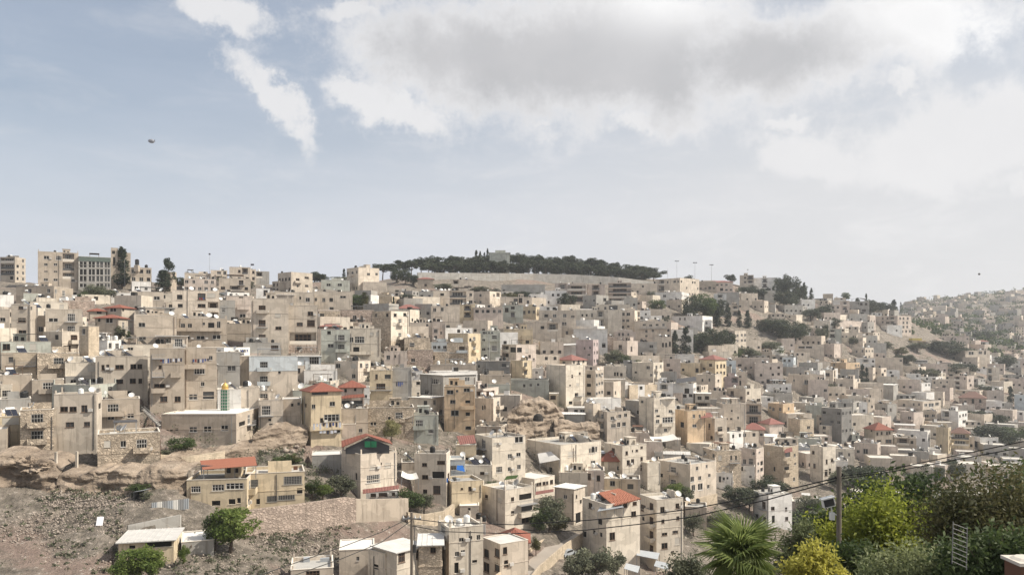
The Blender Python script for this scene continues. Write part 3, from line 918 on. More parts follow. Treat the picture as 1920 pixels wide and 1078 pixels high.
    # --- pipes, air conditioners and half-built walls that go with the house
    if D < 330:
        for k in range(rng.choice((0, 1, 1, 2))):
            f = 'A' if rng.random() < .6 else 'B'; L = Ll if f == 'A' else Lr; s = rng.choice((.06, .94, rng.uniform(.3, .7))) * L
            pb = MB(); q0 = rng.uniform(.2, 1.5)
            if f == 'A': pb.box(-Ll + s - .05, -Ll + s + .05, -.13, -.03, q0, h - rng.uniform(.1, 1.5))
            else: pb.box(.03, .13, s - .05, s + .05, q0, h - rng.uniform(.1, 1.5))
            pb.build('drainpipe', M[rng.choice(('metal_grey', 'metal_dark', 'frame_brown'))], root)
        for (kk, f) in ((kA, 'A'), (kB, 'B')):
            for (hx, hz, hw, hh, dep, ty) in kk:
                if ty == 'L' or rng.random() > .16: continue
                pb = MB(); x = hx + hw / 2 + .55
                if x + .4 > (Ll if f == 'A' else Lr): continue
                if f == 'A': pb.box(-Ll + x - .38, -Ll + x + .38, -.36, -.03, hz + .1, hz + .62)
                else: pb.box(.03, .36, x - .38, x + .38, hz + .1, hz + .62)
                pb.build('air_conditioner', M['frame_white'], root)
    if roof in 'fg' and D < 420 and Ll > 5 and Lr > 4:
        for k in range(rng.choice((1, 2, 3))):
            pb = MB(); xx, yy_ = -rng.uniform(.5, Ll - .6), rng.uniform(.5, Lr - .6); a_, c_, e_ = rng.uniform(.25, .7), rng.uniform(.2, .5), rng.uniform(.3, .8)
            pb.box(xx - a_, xx + a_, yy_ - c_, yy_ + c_, zf, zf + e_); pb.build('roof_box', M[rng.choice(('metal_dark', 'black_plastic', 'grey_panel', 'brown_panel', 'canvas', 'metal_grey'))], root)
        r0 = rng.random()
        if r0 < .34:
            pb = MB(); x0_, x1_ = -Ll * rng.uniform(.55, .95), -Ll * rng.uniform(.05, .4); y0_ = Lr * rng.uniform(.35, .8); hh = rng.uniform(.9, 1.7)
            pb.box(x0_, x1_, y0_, y0_ + .2, zf, zf + .5 + hh); pb.box(x0_, x0_ + .2, y0_ + .2, min(y0_ + 3, Lr - .25), zf, zf + .5 + hh * .8)
            pb.build('roof_wall', wm[0], root)
        elif r0 < .58:
            pb = MB(); x0_, x1_ = -Ll * rng.uniform(.6, .9), -Ll * rng.uniform(.1, .4); y0_, y1_ = Lr * rng.uniform(.1, .35), Lr * rng.uniform(.6, .9); zz = zf + 2.3
            for xx in (x0_, x1_):
                for yy_ in (y0_, y1_): pb.box(xx - .05, xx + .05, yy_ - .05, yy_ + .05, zf, zz)
            for j in range(5):
                yy_ = y0_ + (y1_ - y0_) * j / 4; pb.box(x0_ - .2, x1_ + .2, yy_ - .04, yy_ + .04, zz, zz + .08)
            pb.build('pergola_frame', M[rng.choice(('metal_grey', 'frame_brown', 'metal_dark'))], root)
            if rng.random() < .6:
                pb = MB(); pb.box(x0_ - .2, x1_ + .2, y0_ - .2, y1_ + .2, zz + .085, zz + .13); pb.build('roof_sheet', M[rng.choice(('grey_panel', 'roof_white', 'dark_canvas', 'canvas', 'brown_panel'))], root)
        elif r0 < .72:
            for xx in (-Ll + .25, -.25):
                for yy_ in (.25, Lr - .25):
                    pb = MB(); pb.box(xx - .13, xx + .13, yy_ - .13, yy_ + .13, zf, zf + rng.uniform(1.1, 1.9)); pb.build('column_stub', wm[0], root)
    # --- loose things on the roof
    if roof in 'fg' and Ll > 3 and Lr > 3 and zf is not None:
        inv = Matrix.Rotation(-t, 4, 'Z')
        used = []
        def spot(margin=.8):
            for _ in range(12):
                p = Vector((-rng.uniform(margin, Ll - margin), rng.uniform(margin, Lr - margin), zf))
                if all((p - q).length > 1.5 for q in used): break
            used.append(p); return C + inv @ p
        nt_ = int(opt.get('T', rng.choice((0, 1, 2, 2, 3, 3)) if D < 640 else 0))
        for k in range(nt_):
            put_tank(rec, spot(), rng.uniform(0, 6), 'white' if (opt.get('TW') or rng.random() < .22) else 'black', rng.uniform(.85, 1.15))
        ns = int(opt.get('S', rng.choice((0, 1, 1, 1)) if D < 520 else 0))
        for k in range(ns): put_solar(rec, spot(1.2), R(-SUN_AZ + 180 + rng.uniform(-40, 40)))
        nd = int(opt.get('DI', rng.choice((0, 1, 1)) if D < 420 else 0))
        for k in range(nd): put_dish(rec, spot(.5), rng.uniform(-.9, .9), rng.uniform(.9, 1.6))
    return rec

# ---------------------------------------------------------------- the houses, read off the photograph:
# left edge, near corner, right edge, parapet row, foot row | wall (some left ones darkened as painted cloud shade), roof | options | what it is | what else shows
TABLE = '''
0 28 48 482 528 | v f | n4 lA,.5,7,1,3 bal0 T1 | terraced block cut by the frame edge | with stacked balconies on the skyline
71 - 147 473 541 | t f | n4 bal0 T2 w87,483,9,6 w110,484,10,7,l w131,484,10,7,l w86,496,6,4 w104,496,6,4 w122,497,6,4 w86,510,6,4 w104,510,6,4 w122,510,6,5 w137,512,6,5 w86,524,7,5 w104,524,7,5 w122,524,7,5 w137,526,6,5 S0 DI0 hut | tan four-storey school on the skyline | with small square windows
147 - 208 482 542 | g g | n4 bal0 B0 T0 S0 DI0 hut0 plain w156,496,13,10,g w172,496,12,10,g w187,496,13,10,g w201,496,10,10,g w156,510,13,10,g w172,510,12,10,g w187,510,13,10,g w201,510,10,10,g w156,523,13,10,g w172,523,12,10,g w187,523,13,10,g w201,523,10,10,g w156,535,13,6,g w187,535,13,6,g w201,535,10,6,g | glazed school wing with white window grid | under a dark green roof band
208 - 221 465 541 | t f | n5 bal0 B0 T0 S0 DI0 hut0 w213,473,5,5,o w214,490,4,14,o dp6 | slim stair tower of the school | rising above the glazed wing
221 - 245 474 541 | t f | n4 T0 S0 DI0 | tan school wing behind the tall skyline cypress | 
245 - 284 502 546 | t f | n3 T1 | tan skyline house with a tank tower | beside the school cypress
247 - 283 528 548 | w x | n1 a.4 T0 | low white annex under the tank tower house |
308 320 331 510 546 | t f | n3 a.5 T0 S0 | narrow tan house behind the bushy skyline pine |
346 - 372 512 530 | v f | n1 T1 | low house left of the skyline aerial |
371 - 400 513 531 | c f | n1 a.5 S1 T1 DI0 | |
395 - 426 507 528 | c f | n2 a.5 T0 | pale house under the tall skyline aerial |
430 - 469 501 528 | c f | n2 a.6 T1 | flat house with a small flag on its roof |
468 - 480 505 528 | c f | n2 | |
480 - 505 509 535 | g f | n2 w485,515,5,4,o T1 | |
345 - 405 523 548 | p f | n2 T2 DI2 | low pink house under the aerial | with dishes along its roof
410 - 470 522 547 | v f | n2 a.5 T1 | |
30 101 137 537 572 | t f | n2 a.35 T1 | broad tan house below the school |
0 - 26 553 575 | w f | n1 a.2 T2 | white cube house at the frame edge |
44 - 71 550 578 | e f | n2 a.3 T0 | |
68 - 96 558 580 | c f | n1 a.6 w86,564,4,7,o T1 | |
208 - 246 549 566 | w f | n1 w215,555,6,4,o w222,555,6,4,o w229,555,4,6,o T0 S1 | |
247 - 307 547 578 | v f | n2 T0 w262,560,6,7 w277,559,5,6,o w294,559,10,6 | long cream house with three windows |
323 - 411 545 602 | c f | n3 lA,.87,3.4,0,1 T0 DI3 S1 w337,557,9,8,o w378,556,13,11 w396,554,14,7,s w338,573,8,6,o w378,573,13,6 w377,592,13,5 bal0 | cream block with red laundry hanging | and dishes along its roof
409 - 441 563 604 | g f | n3 w415,571,7,8 T0 | |
424 - 471 556 603 | p f | n3 T0 w452,554,7,8,o w434,592,6,7 w455,592,10,6 b456,580,22 | pink house with a small red awning |
0 18 22 580 642 | c f | n3 w5,599,9,6 w5,623,9,6 T2 S0 | cream house with a sunlit right edge |
21 57 68 571 655 | v f | n3 T0 hut0 plain w39,577,8,5 w41,600,13,7 w42,623,13,7 w38,648,15,9,o w59,578,3,6,o | tall beige house with a sunlit side wall |
69 - 87 592 646 | t f | n3 a.2 T0 S0 | |
117 - 178 564 590 | q f | n1 a.1 T1 | brick parapet house |
85 - 154 580 650 | v f | n3 T0 plain w100,600,16,6 w124,600,13,8,s w101,624,11,8,s w126,620,9,7 w124,642,9,9,o w103,646,18,7,l | broad beige house with a white window awning |
196 228 252 577 601 | v r | n1 w212,581,11,6 w231,580,3,6,o rh1.2 | upper red-roofed villa | standing behind the lower one
166 - 198 583 602 | t r | n1 rh1 w186,586,8,5,o | |
178 222 240 596 640 | v r | n2 w205,601,12,8 w186,600,4,6,o rh1.1 B0 | lower red-roofed villa | with a dark porch
153 166 181 612 702 | o x | n4 a.3 w171,630,10,7 w171,653,10,9 T0 S0 | tall old stone tower house |
260 - 327 577 606 | g m | n1 w288,583,8,7,o w277,584,4,6,o w320,582,3,4,o | |
255 - 331 592 656 | t f | n3 T0 bal0 plain lA,.75,8,1,2 w266,609,11,7 w281,609,11,7 w267,632,12,8 w282,632,11,8 S0 DI1 | cream house with two deep dark loggias |
332 - 426 597 656 | t f | n2 T0 plain keep a0 bal0 w343,611,7,8 w356,611,7,8 w382,607,4,4,o w396,610,10,9,o w410,609,6,12 w348,633,15,6 w376,633,14,6 w406,632,14,7 b374,620,84 DI2 | cream house with one long balcony |
425 - 478 607 642 | t f | n2 T0 S1 DI1 w452,626,50,9,o | |
187 - 211 630 664 | w f | n2 a.2 T0 | |
212 - 276 647 669 | b g | n1 T0 w223,661,9,7,o w232,661,5,7,o w244,661,8,7 w251,661,7,7 | bluish roof flat with solar panels beside it |
179 - 277 668 748 | v f | n3 T0 S2 DI1 plain w193,689,5,9 w202,689,5,10 w224,688,14,7 w250,687,10,8 w262,687,8,8 w223,715,14,7 w249,714,10,8 w263,714,6,8 w236,737,20,6 | cream three-storey house with bands | below the bluish roof flat
281 - 346 653 770 | t f | n4 T0 S0 DI2 a.3 plain b297,672,24 w300,688,5,6 b297,706,24 b330,706,20 b297,735,26 w299,723,18,6 w313,722,9,8,o w307,748,12,9 w333,748,10,9 | narrow house with white balcony boxes |
345 - 406 652 772 | t f | n4 T0 S0 DI1 plain w374,696,18,9,l w355,721,24,6,l w380,720,6,7 w362,744,14,9 w391,741,18,12,o w395,671,6,7 b366,690,40 | laundry-hung tan house |
405 - 450 660 735 | g f | n3 a.4 T0 DI1 w434,690,14,9 S0 | |
448 - 470 668 735 | t f | n3 a.3 T0 | |
25 71 76 661 712 | o f | n2 T0 a.2 b52,686,33 | small stone house with a yellow balcony |
70 - 149 662 716 | s f | n2 T0 plain w109,685,6,11,a w117,685,6,11,a | rough stone house with twin arched windows |
0 - 60 703 750 | t f | n2 a.3 DI1 T0 w30,718,5,7,o | |
60 - 120 712 760 | t g | n2 a.2 T0 S0 DI0 lA,.5,8,1,1 | |
0 - 58 748 800 | g f | n2 T3 S0 a.3 w26,759,7,8,o | |
0 - 38 780 838 | y f | n2 bs0 plain w10,820,18,20,o w27,820,19,20,o w20,789,28,10,s T0 | garage house with two dark bays |
38 - 101 768 862 | s f | n3 T1 plain w79,797,34,20,d w86,827,7,12,o bs1 | rough stone house with a brown boxed balcony |
101 181 191 738 846 | v f | n3 T1 S0 DI1 plain w120,767,13,9 w137,767,12,9 w158,766,10,12 w174,762,13,17,l w131,796,14,9 w163,795,10,8 w146,826,66,18,l w187,761,4,8,o bal0 fd5 | tall tan house with a sunlit right flank | standing on concrete posts
190 - 262 748 808 | t f | n2 T0 plain w202,749,6,5,o w208,782,11,8 w232,779,4,6 w245,778,11,9 DI1 hut0 | |
183 - 300 812 884 | s f | n2 T0 S0 plain w201,832,11,10,s w231,832,9,10 fd7 DI2 | wide rough stone house with a bulging wall |
303 443 488 776 832 | t x | n2 T0 S0 plain A1 w362,805,13,9 w389,804,13,9 w421,802,12,9 w313,806,5,4,o w321,806,5,4,o w331,805,5,4,o w454,794,10,4,o | brown hall with three white-framed windows |
408 - 452 730 780 | w f | n2 w420,754,5,8,o T0 DI1 | |
449 - 487 727 784 | c f | n2 T1 w456,768,5,8,o w477,765,4,5,o | |
467 - 558 668 748 | b g | n3 T0 S0 bc2 plain w503,699,5,8,o w524,698,4,4,o w490,735,9,5,s | house clad in pale panels |
557 - 601 668 706 | b m | n1 w564,676,16,12,l w589,676,16,12,l | |
470 - 541 560 668 | v f | n4 T0 plain S0 DI1 w487,589,7,6 w505,590,9,8 w521,591,9,6,s w487,614,5,4,o w506,615,9,7 w522,614,10,7 w491,633,8,7,o w516,650,10,12,l | huge plain beige house |
480 - 506 541 566 | w f | n1 w498,549,7,9 T0 | |
541 - 595 573 670 | v f | n4 bq1 T0 plain lA,.5,11,1,1 w582,588,9,7 w562,608,10,6 w583,606,13,11,l w561,653,9,7 S0 DI0 bal0 | beige house on a reddish stone base | with two dark loggias
508 - 551 553 580 | v m | n1 w526,564,40,10,o | |
505 - 589 548 580 | v f | n1 w577,562,7,7 w563,559,3,5,o T2 | |
588 - 661 547 580 | v f | n1 T1 w607,562,5,6 w621,562,6,6,s w643,557,10,4 w592,561,4,6 | |
521 546 586 510 549 | v f | n2 T1 S0 w556,521,7,4 w575,521,7,4 w558,536,3,4,o w575,536,6,4 | two-storey cream cube house | standing alone on the skyline
602 - 656 525 545 | e f | n1 T0 w624,534,7,4,g w637,534,7,4,g w616,534,7,4,g | |
650 672 711 501 546 | c f | n3 T2 w691,514,5,4 w706,514,4,4 S0 | tall pale skyline house by the forest |
680 - 725 529 549 | c x | n1 A0 T0 | |
598 - 638 583 612 | s x | n1 a.2 T0 S0 DI0 | |
637 - 701 581 606 | q f | n1 T0 S0 w648,596,5,6,o w665,595,6,7 w678,596,4,7 | |
695 735 749 555 583 | o f | n2 T0 w719,567,4,11,a w730,566,4,11,a w726,578,4,6,o | stone house with tall arched windows |
745 - 786 578 596 | w p | n1 a.4 rh1.9 | white house with a small rose roof |
698 733 766 583 662 | l f | n3 bs1 T0 S0 DI0 plain w705,591,3,6,o w726,591,4,6,o w741,591,5,6,o w759,590,5,6,o w740,608,5,5,s w757,608,5,5,s w746,646,8,4,o | big blank beige house with a small window row |
655 - 714 616 672 | l f | n2 T1 plain w697,626,6,6,s w708,626,5,6,s w659,637,6,9 w674,637,16,11,l b676,664,40 w668,655,10,8,o | beige house with an overhanging upper floor |
602 - 656 618 680 | e f | n3 T0 w617,625,6,8,o w646,625,8,8,l w620,648,10,6 w645,648,10,6 w643,667,20,8,s | |
600 - 640 612 640 | t p | n1 a.3 rh1.2 | |
785 - 812 547 576 | g f | n2 lA,.5,5,0,0 T1 | |
810 - 843 545 575 | c f | n2 T2 w829,552,6,4,o w820,562,5,5,o | |
838 - 888 545 572 | c f | n2 lA,.4,9,0,1 T1 | |
783 - 813 523 540 | t p | n1 a.3 rh1.2 | low red-roofed house under the forest wall |
843 - 889 524 548 | c f | n2 T1 w862,534,5,3 w877,538,12,3 | cream house under the forest wall |
884 918 939 546 572 | c f | n2 T1 a.3 | |
938 - 997 557 585 | c f | n2 T1 w967,564,7,7 w976,563,6,8 w990,566,4,5 | |
940 - 1022 534 556 | g x | n1 A0 T0 | |
1022 - 1062 545 572 | w f | n2 T0 a.7 | |
1040 - 1098 531 558 | p f | n2 T1 w1049,538,14,5,l | |
1063 - 1099 534 566 | p f | n3 lA,.5,14,0,2 T0 bal0 | pink flats with three balcony rows |
1100 - 1134 533 566 | p f | n3 T1 w1111,538,10,5,l w1111,550,10,5,l w1126,542,5,4 | |
1140 - 1184 530 568 | p f | n4 lA,.5,19,0,3 T0 bal0 S0 | four-storey pink balcony flats |
1093 1118 1141 553 584 | g f | n2 T0 a.3 w1134,562,5,6,a | grey blank-walled house |
1229 1275 1311 521 566 | c f | n4 T1 a.45 | large white skyline block on the hill shoulder |
1160 - 1232 532 552 | c f | n2 T1 a.35 | |
1218 1278 1292 547 582 | w f | n3 T0 w1246,555,5,4 w1258,563,6,6,l w1270,563,6,6,l w1224,560,3,3,o | wide white house above the round dark tree |
1310 - 1343 528 545 | t f | n1 T1 | |
1325 - 1374 529 548 | p p | n2 a.6 rh1.4 | pink villa with a flat rose roof |
1345 - 1386 548 578 | g x | n2 A0 T0 S0 | blank grey concrete box |
1338 - 1362 551 592 | w f | n4 a.3 T0 | stepped white house |
1362 - 1384 572 592 | c f | n2 | |
1387 - 1413 516 542 | c f | n3 w1397,521,3,3,o w1397,529,3,3,o T0 a.3 | cream tower house by the skyline school |
1412 - 1456 521 549 | w f | n3 w1424,525,9,4,l w1440,525,9,4,l w1432,535,18,3,l w1440,543,9,4,l T0 | long white skyline school |
1487 - 1508 541 563 | b f | n3 w1500,545,6,3 w1500,552,6,3 T0 | bluish house among the dark skyline trees |
1529 - 1577 572 592 | p f | n2 T1 w1541,577,4,4 w1552,580,10,4,l w1562,577,4,4 w1571,577,4,4 w1558,587,12,5,o | long pink house on the far shoulder |
1575 - 1593 564 592 | p f | n3 T0 w1583,568,6,3 w1583,576,6,3 w1587,583,5,6 | |
1592 - 1630 565 590 | g f | n2 T0 w1615,570,4,4 w1624,570,4,4 w1620,582,6,4 | grey house behind the single cypress |
1543 - 1562 551 566 | t x | n1 a.2 T0 | small square hut on the far skyline |
1640 1683 1709 592 628 | p f | n4 T2 w1655,597,3,3 w1664,597,3,3 w1655,604,3,3 w1664,605,5,3 w1694,597,3,4 w1702,597,3,4 w1688,597,3,4 w1694,605,3,4 w1701,605,3,4 w1694,613,3,4 w1701,613,3,4 w1688,613,3,4 w1692,621,3,4 w1699,621,3,4 w1706,621,3,4 | four-storey pink block on the spur |
1260 1317 1336 592 622 | w f | n2 lA,.8,12,0,1 T0 bal0 w1275,598,3,4 w1284,598,3,4 w1264,613,3,4 w1275,613,3,4 | white house with two balcony rows below the big tree |
1317 - 1334 600 622 | w x | n2 lA,.5,4,0,0 T0 | |
1355 1378 1399 620 656 | c f | n3 T0 lA,.45,6,0,2 w1383,629,3,4 w1391,628,3,4 w1397,628,3,4 w1383,639,3,4 w1391,638,3,4 w1397,638,3,4 w1383,650,3,4 w1391,650,3,4 | white-sided flats with dark loggias |
1258 - 1300 618 655 | w f | n3 a.3 T0 | |
1228 - 1260 632 670 | c f | n2 w1243,647,3,8,a w1249,647,3,8,a w1256,645,3,8,a T1 | white house with arched windows beside the cypresses |
808 - 862 574 616 | c f | n3 T1 w815,581,5,6 w829,580,5,6 lA,.86,4.5,0,1 w851,598,8,8,o bal0 | cream house with a tiled red canopy |
862 - 891 571 608 | y f | n3 w870,578,3,6,o w882,575,4,5 w882,589,4,5 T1 | |
888 - 943 577 618 | p m | n3 lA,.26,6,0,1 lA,.75,8,0,1 bal0 | balcony flats under a white roof slab |
942 - 981 572 606 | e f | n3 w950,581,6,7 w963,581,5,6 T1 | |
980 1005 1012 575 600 | y f | n2 T2 w983,586,4,6 w992,585,4,5 w1001,585,4,5 | |
1010 - 1046 574 595 | w f | n2 S2 T1 | |
1010 - 1080 582 634 | c f | n4 T1 plain w1024,592,6,5,s w1040,592,6,5 w1059,592,6,6 w1074,594,6,4,s w1058,607,8,5 w1063,624,4,6 w1050,625,4,5 w1016,613,6,5,s w1031,613,6,5,s w1045,625,10,7,l | broad cream house facing the valley |
1044 - 1080 576 586 | t p | n1 A0 rh.6 | |
985 - 1053 604 640 | c f | n2 a.25 T0 w1017,614,6,5,s w1031,614,6,5,s | |
1080 - 1141 581 614 | l f | n2 T0 w1092,591,3,4,o w1100,591,3,4,o w1110,591,3,6 w1122,590,4,4 w1089,603,3,4,o w1098,604,6,4 w1111,604,4,4 w1121,604,4,4 | |
1117 - 1181 571 600 | l f | n2 T1 w1122,579,3,5 w1135,578,4,5 w1150,577,14,7,o w1122,590,3,4 w1135,590,4,4 | |
1140 - 1166 581 634 | l f | n4 lA,.3,5,0,3 bal0 T0 a.3 | |
1156 1190 1200 582 632 | c f | n4 T1 w1161,590,3,4,o w1169,589,4,5 w1178,589,6,5 w1161,601,3,4,o w1169,601,4,4 w1177,601,5,4 w1168,613,4,4 w1178,612,4,3 | slim cream house with a dark window grid |
1199 - 1220 582 615 | w f | n3 T0 w1211,589,3,3,o w1203,596,4,4,o | |
1205 - 1241 592 615 | w f | n2 T0 a.3 | |
1190 - 1251 602 645 | c f | n3 T0 w1208,609,5,3 w1220,610,5,3 w1232,609,5,3 w1244,609,4,4 w1212,621,4,4 w1224,620,4,4 w1212,630,4,3 b1225,616,50 | terraced cream house with long ledges |
1152 - 1192 622 645 | p f | n1 T0 w1161,627,3,5 w1168,627,3,5 w1178,627,3,4 w1190,628,4,5 | |
1120 - 1156 632 655 | q f | n1 a.2 T0 | house behind the red fence panels |
1150 1176 1196 639 672 | p f | n2 T0 w1157,653,4,4 w1165,654,3,4 w1184,654,3,8 | |
1196 - 1232 641 670 | g f | n2 T1 a.4 | |
1075 - 1139 617 658 | w m | n3 a.5 w1132,647,6,7,o | white-green house with a white roof edge |
1045 - 1085 633 660 | c f | n1 T0 a.5 | |
1032 - 1080 648 668 | w m | n1 lA,.6,9,0,0 w1040,660,4,4,o | |
1080 1112 1122 637 684 | m f | n3 T0 w1096,653,3,4 w1106,652,3,4 w1104,665,5,3 | mauve house |
1112 - 1124 656 675 | c f | n1 w1117,664,4,6 T0 | |
945 - 999 617 648 | y f | n2 T3 w949,631,4,5,o w961,631,3,6 w974,631,5,5,a w986,631,5,5,a | golden house with round windows |
900 - 938 620 678 | e f | n3 T1 w907,624,4,5 w921,623,12,5 w907,638,5,5 w919,637,6,5 w907,655,6,5 w916,654,3,4,o w924,652,4,5 w910,669,5,8,o | |
840 877 901 625 678 | y f | n3 bc0 T2 w862,637,5,6,o w882,637,4,6,a w894,637,4,6,a w884,651,5,5 w894,651,6,6 | yellow house with arched windows in its upper floor |
809 - 841 641 662 | b f | n1 w815,651,6,5 w823,651,5,5 w834,651,6,5 T0 S1 DI0 | bluish house with three windows in a row |
838 - 878 642 680 | b f | n2 bs1 T0 S0 A0 | |
768 - 812 605 632 | c f | n2 T3 w790,617,5,6,o w801,610,4,5 w774,620,12,9,o | |
810 - 835 603 640 | p f | n3 a.25 T3 w827,624,3,5 | pink tower house crowded with roof tanks |
758 - 806 633 676 | s g | n2 lA,.45,4,0,1 T0 a.2 | rough house with a dark balcony cage |
806 - 842 660 684 | s x | n1 w812,671,6,7,o w797,670,4,6,o T0 | |
720 - 763 659 683 | p f | n1 w728,670,6,7 w741,668,3,5 T0 DI1 | |
764 - 812 656 684 | q x | n1 a.3 T0 | |
693 - 736 694 758 | y f | n3 plain w706,706,4,8 w727,706,10,7,o w714,724,15,9,l T0 S1 b714,731,40 | olive-beige house with a wide window |
735 - 772 690 762 | g g | n3 lA,.45,6.5,0,2 T0 a.2 DI0 bal0 | |
769 - 792 696 716 | w f | n1 w775,702,8,6,l T0 | |
757 - 788 715 764 | l f | n2 w769,722,7,7 w784,718,6,6,o w768,742,6,7 w784,740,4,8 T0 | |
807 - 893 684 708 | t g | n1 a.3 T2 DI3 | |
787 831 893 704 766 | g m | n2 plain w816,715,12,8,l w833,715,6,7 w854,714,6,7 w876,711,8,7 w800,735,7,7 w821,735,18,8,l w810,757,22,10,o b824,768,30 A1 | big grey house with an apricot front |
833 - 891 724 808 | a f | n4 T0 S0 DI0 plain w844,735,11,7 w857,733,4,4 w875,731,10,6 w849,753,9,6 w853,774,13,9 w877,753,8,5,o w877,776,7,6,o w878,802,10,6,a b876,766,24 | |
893 - 956 677 724 | d f | n2 plain w925,686,9,7,o w945,685,7,6,o w898,688,3,7,o w929,704,6,9,o w943,702,4,7,o w951,701,3,7,o T2 | dark grey unfinished house |
898 - 956 720 752 | e f | n2 T0 DI2 w903,725,9,10,s w920,725,8,10,s | |
941 968 1005 646 690 | p f | n3 T0 w962,656,9,9,o w974,656,8,8,o w988,658,5,6,s w993,668,4,5 w944,672,6,5,o w1001,674,3,5,o | white-sided house with dark openings |
958 980 998 676 722 | y f | n3 T1 plain w987,685,4,5 w987,702,4,5 w944,700,3,6,o | tall golden house |
998 - 1019 691 716 | w f | n1 w1006,698,4,4 T0 S0 | |
900 - 958 703 748 | t f | n2 w944,702,3,6,o a.4 T1 | |
1043 1072 1100 675 698 | c p | n2 rh2.2 w1076,679,3,5 w1085,678,3,5 w1094,677,3,5 A1 a.2 | cream house with a pink hip roof |
1024 1061 1097 685 764 | l f | n4 A0 T0 S0 DI0 plain w1073,705,3,5 w1087,700,3,4 w1069,723,3,3,o w1083,721,5,5,s w1081,740,6,6 b1085,742,14 w1070,755,6,5,o | tall beige house with a blank shaded side |
1096 1116 1132 694 764 | c f | n4 T1 S0 plain w1104,705,7,6,o w1104,722,7,5,o w1104,738,7,5,o w1119,704,3,6 w1124,703,3,5 w1129,702,3,5 w1119,721,3,5 w1124,719,3,5 w1129,718,3,5 w1119,738,3,5 w1124,736,3,5 w1129,735,3,5 | slim house with a brilliant white flank |
1126 - 1174 687 714 | l f | n1 bs0 w1153,701,3,6,a w1158,701,3,6,a w1165,702,4,5 T1 | |
1132 - 1172 711 742 | l x | n2 w1159,719,6,9,a a.3 T0 | |
1185 1225 1244 680 726 | l f | n3 T0 plain w1215,689,6,5 w1192,698,4,3,o w1231,688,3,5 w1239,687,3,5 w1221,703,4,4 w1231,702,5,4 w1239,701,3,4 w1222,717,4,4 | beige corner house by the dark bushes |
1163 - 1202 682 705 | g g | n1 T0 a.4 | |
1203 - 1236 667 684 | c f | n1 T1 w1211,675,6,4 | |
950 - 1029 712 742 | e g | n2 T0 S0 plain w983,723,4,6 w995,722,4,5 w1009,721,4,5 w985,742,6,5,o DI1 | low greenish house on top of the rock |
1030 - 1047 738 770 | y x | n2 a.4 T0 S0 DI0 | |
1029 - 1063 724 748 | t f | n1 T2 a.3 | |
1060 - 1090 752 765 | t x | n1 T0 A0 | |
1065 - 1098 765 780 | w m | n1 w1080,770,6,4,o w1092,770,8,4 | |
1048 - 1096 777 800 | g m | n1 A0 | grey shed with a pale roof beside the cave |
1096 1112 1126 757 808 | c f | n3 T0 DI2 w1106,770,5,6,s w1106,790,4,6 A1 | |
1120 1138 1182 772 828 | c f | n3 bp1 T1 plain w1148,784,6,6 w1162,780,5,6 w1173,778,5,6 w1157,781,1.5,5,o w1160,796,5,8 w1170,795,6,7 w1150,798,8,6,l | cream corner house below the white flank |
1138 1168 1182 806 834 | e f | n2 w1150,813,9,3,o T0 a.3 | |
1175 - 1217 811 836 | p f | n1 T1 a.1 | |
1198 1226 1266 746 818 | l f | n4 T3 S1 DI1 plain w1231,770,5,5 w1234,781,6,5,o w1257,771,6,5 w1233,790,6,6 w1252,786,18,10,l b1250,798,24 w1248,806,5,5 w1204,753,4,4,o | tall house with a glazed corner balcony |
1228 - 1262 718 750 | w f | n2 T2 a.3 | |
1260 1300 1306 719 757 | w g | n2 T0 plain w1283,726,38,7,l w1295,741,6,5 w1284,742,6,5 S0 | white house with a dark roof canopy |
1305 1341 1353 702 744 | c f | n3 T0 plain w1317,713,3,5,o w1330,712,3,5,o w1339,714,3,4,o w1347,714,3,4,o w1340,729,4,4,o w1346,728,4,4,o | cream house with four dark square windows |
1312 1341 1362 674 724 | y p | n3 rh2.2 plain w1320,690,5,5 w1328,688,2.5,7 w1334,688,4,7 w1345,687,2.5,6 w1352,686,3,6 w1358,686,3,6 w1345,700,3,5 w1352,699,3,5 w1358,699,3,5 w1358,711,3,5 w1327,678,24,5,o | yellowish house with a broad rose roof |
1270 - 1313 681 704 | y f | n1 T1 w1281,693,4,4,o w1307,694,5,7,o | |
1243 - 1276 673 708 | p f | n2 T1 w1258,695,6,5 a.4 | |
1266 - 1302 664 684 | w f | n1 T2 A0 | |
1360 - 1380 676 708 | b f | n2 a.4 T0 | |
1383 - 1401 697 728 | c f | n2 w1388,706,4,3 w1388,718,3,8,o T0 | |
1358 - 1384 706 730 | m f | n2 a.3 T1 | |
1415 - 1468 681 724 | p f | n3 T1 plain w1445,690,3,4 w1460,689,4,4 w1427,703,4,4 w1449,702,4,4 w1460,701,4,4 w1430,716,4,3 w1440,714,5,6 w1450,714,4,3 w1461,713,4,4 | pink house with three window rows |
1378 - 1442 671 700 | p f | n2 w1387,686,6,6,o w1398,690,4,4 w1408,689,4,3 w1425,688,4,6,o T1 | |
1423 - 1448 660 678 | t f | n1 w1432,669,4,4 w1441,669,4,4 T0 | |
1424 - 1446 654 663 | t r | n1 A0 rh1.0 | house with a rust-red gable roof |
1467 1488 1492 670 698 | b f | n2 w1471,676,4,4 w1480,676,4,4 w1478,688,4,4 T0 | |
1437 - 1484 720 740 | w f | n1 T1 w1452,729,3,4,o w1463,729,3,4,o w1475,728,3,4,o | white box with three dark windows |
1430 - 1486 738 762 | g f | n1 T0 a.4 | |
1362 1398 1427 729 758 | l f | n2 T2 DI1 w1378,738,3,5,o w1390,746,4,5 | |
1303 - 1332 738 768 | l m | n2 lA,.5,7,0,0 T0 | |
1331 - 1362 733 762 | c f | n2 w1358,737,4,5,o T4 | |
1478 - 1546 703 738 | c f | n2 T2 w1513,708,4,4 w1489,713,3,4 w1535,707,6,3 | |
1515 - 1553 712 750 | p f | n3 a.4 T1 | |
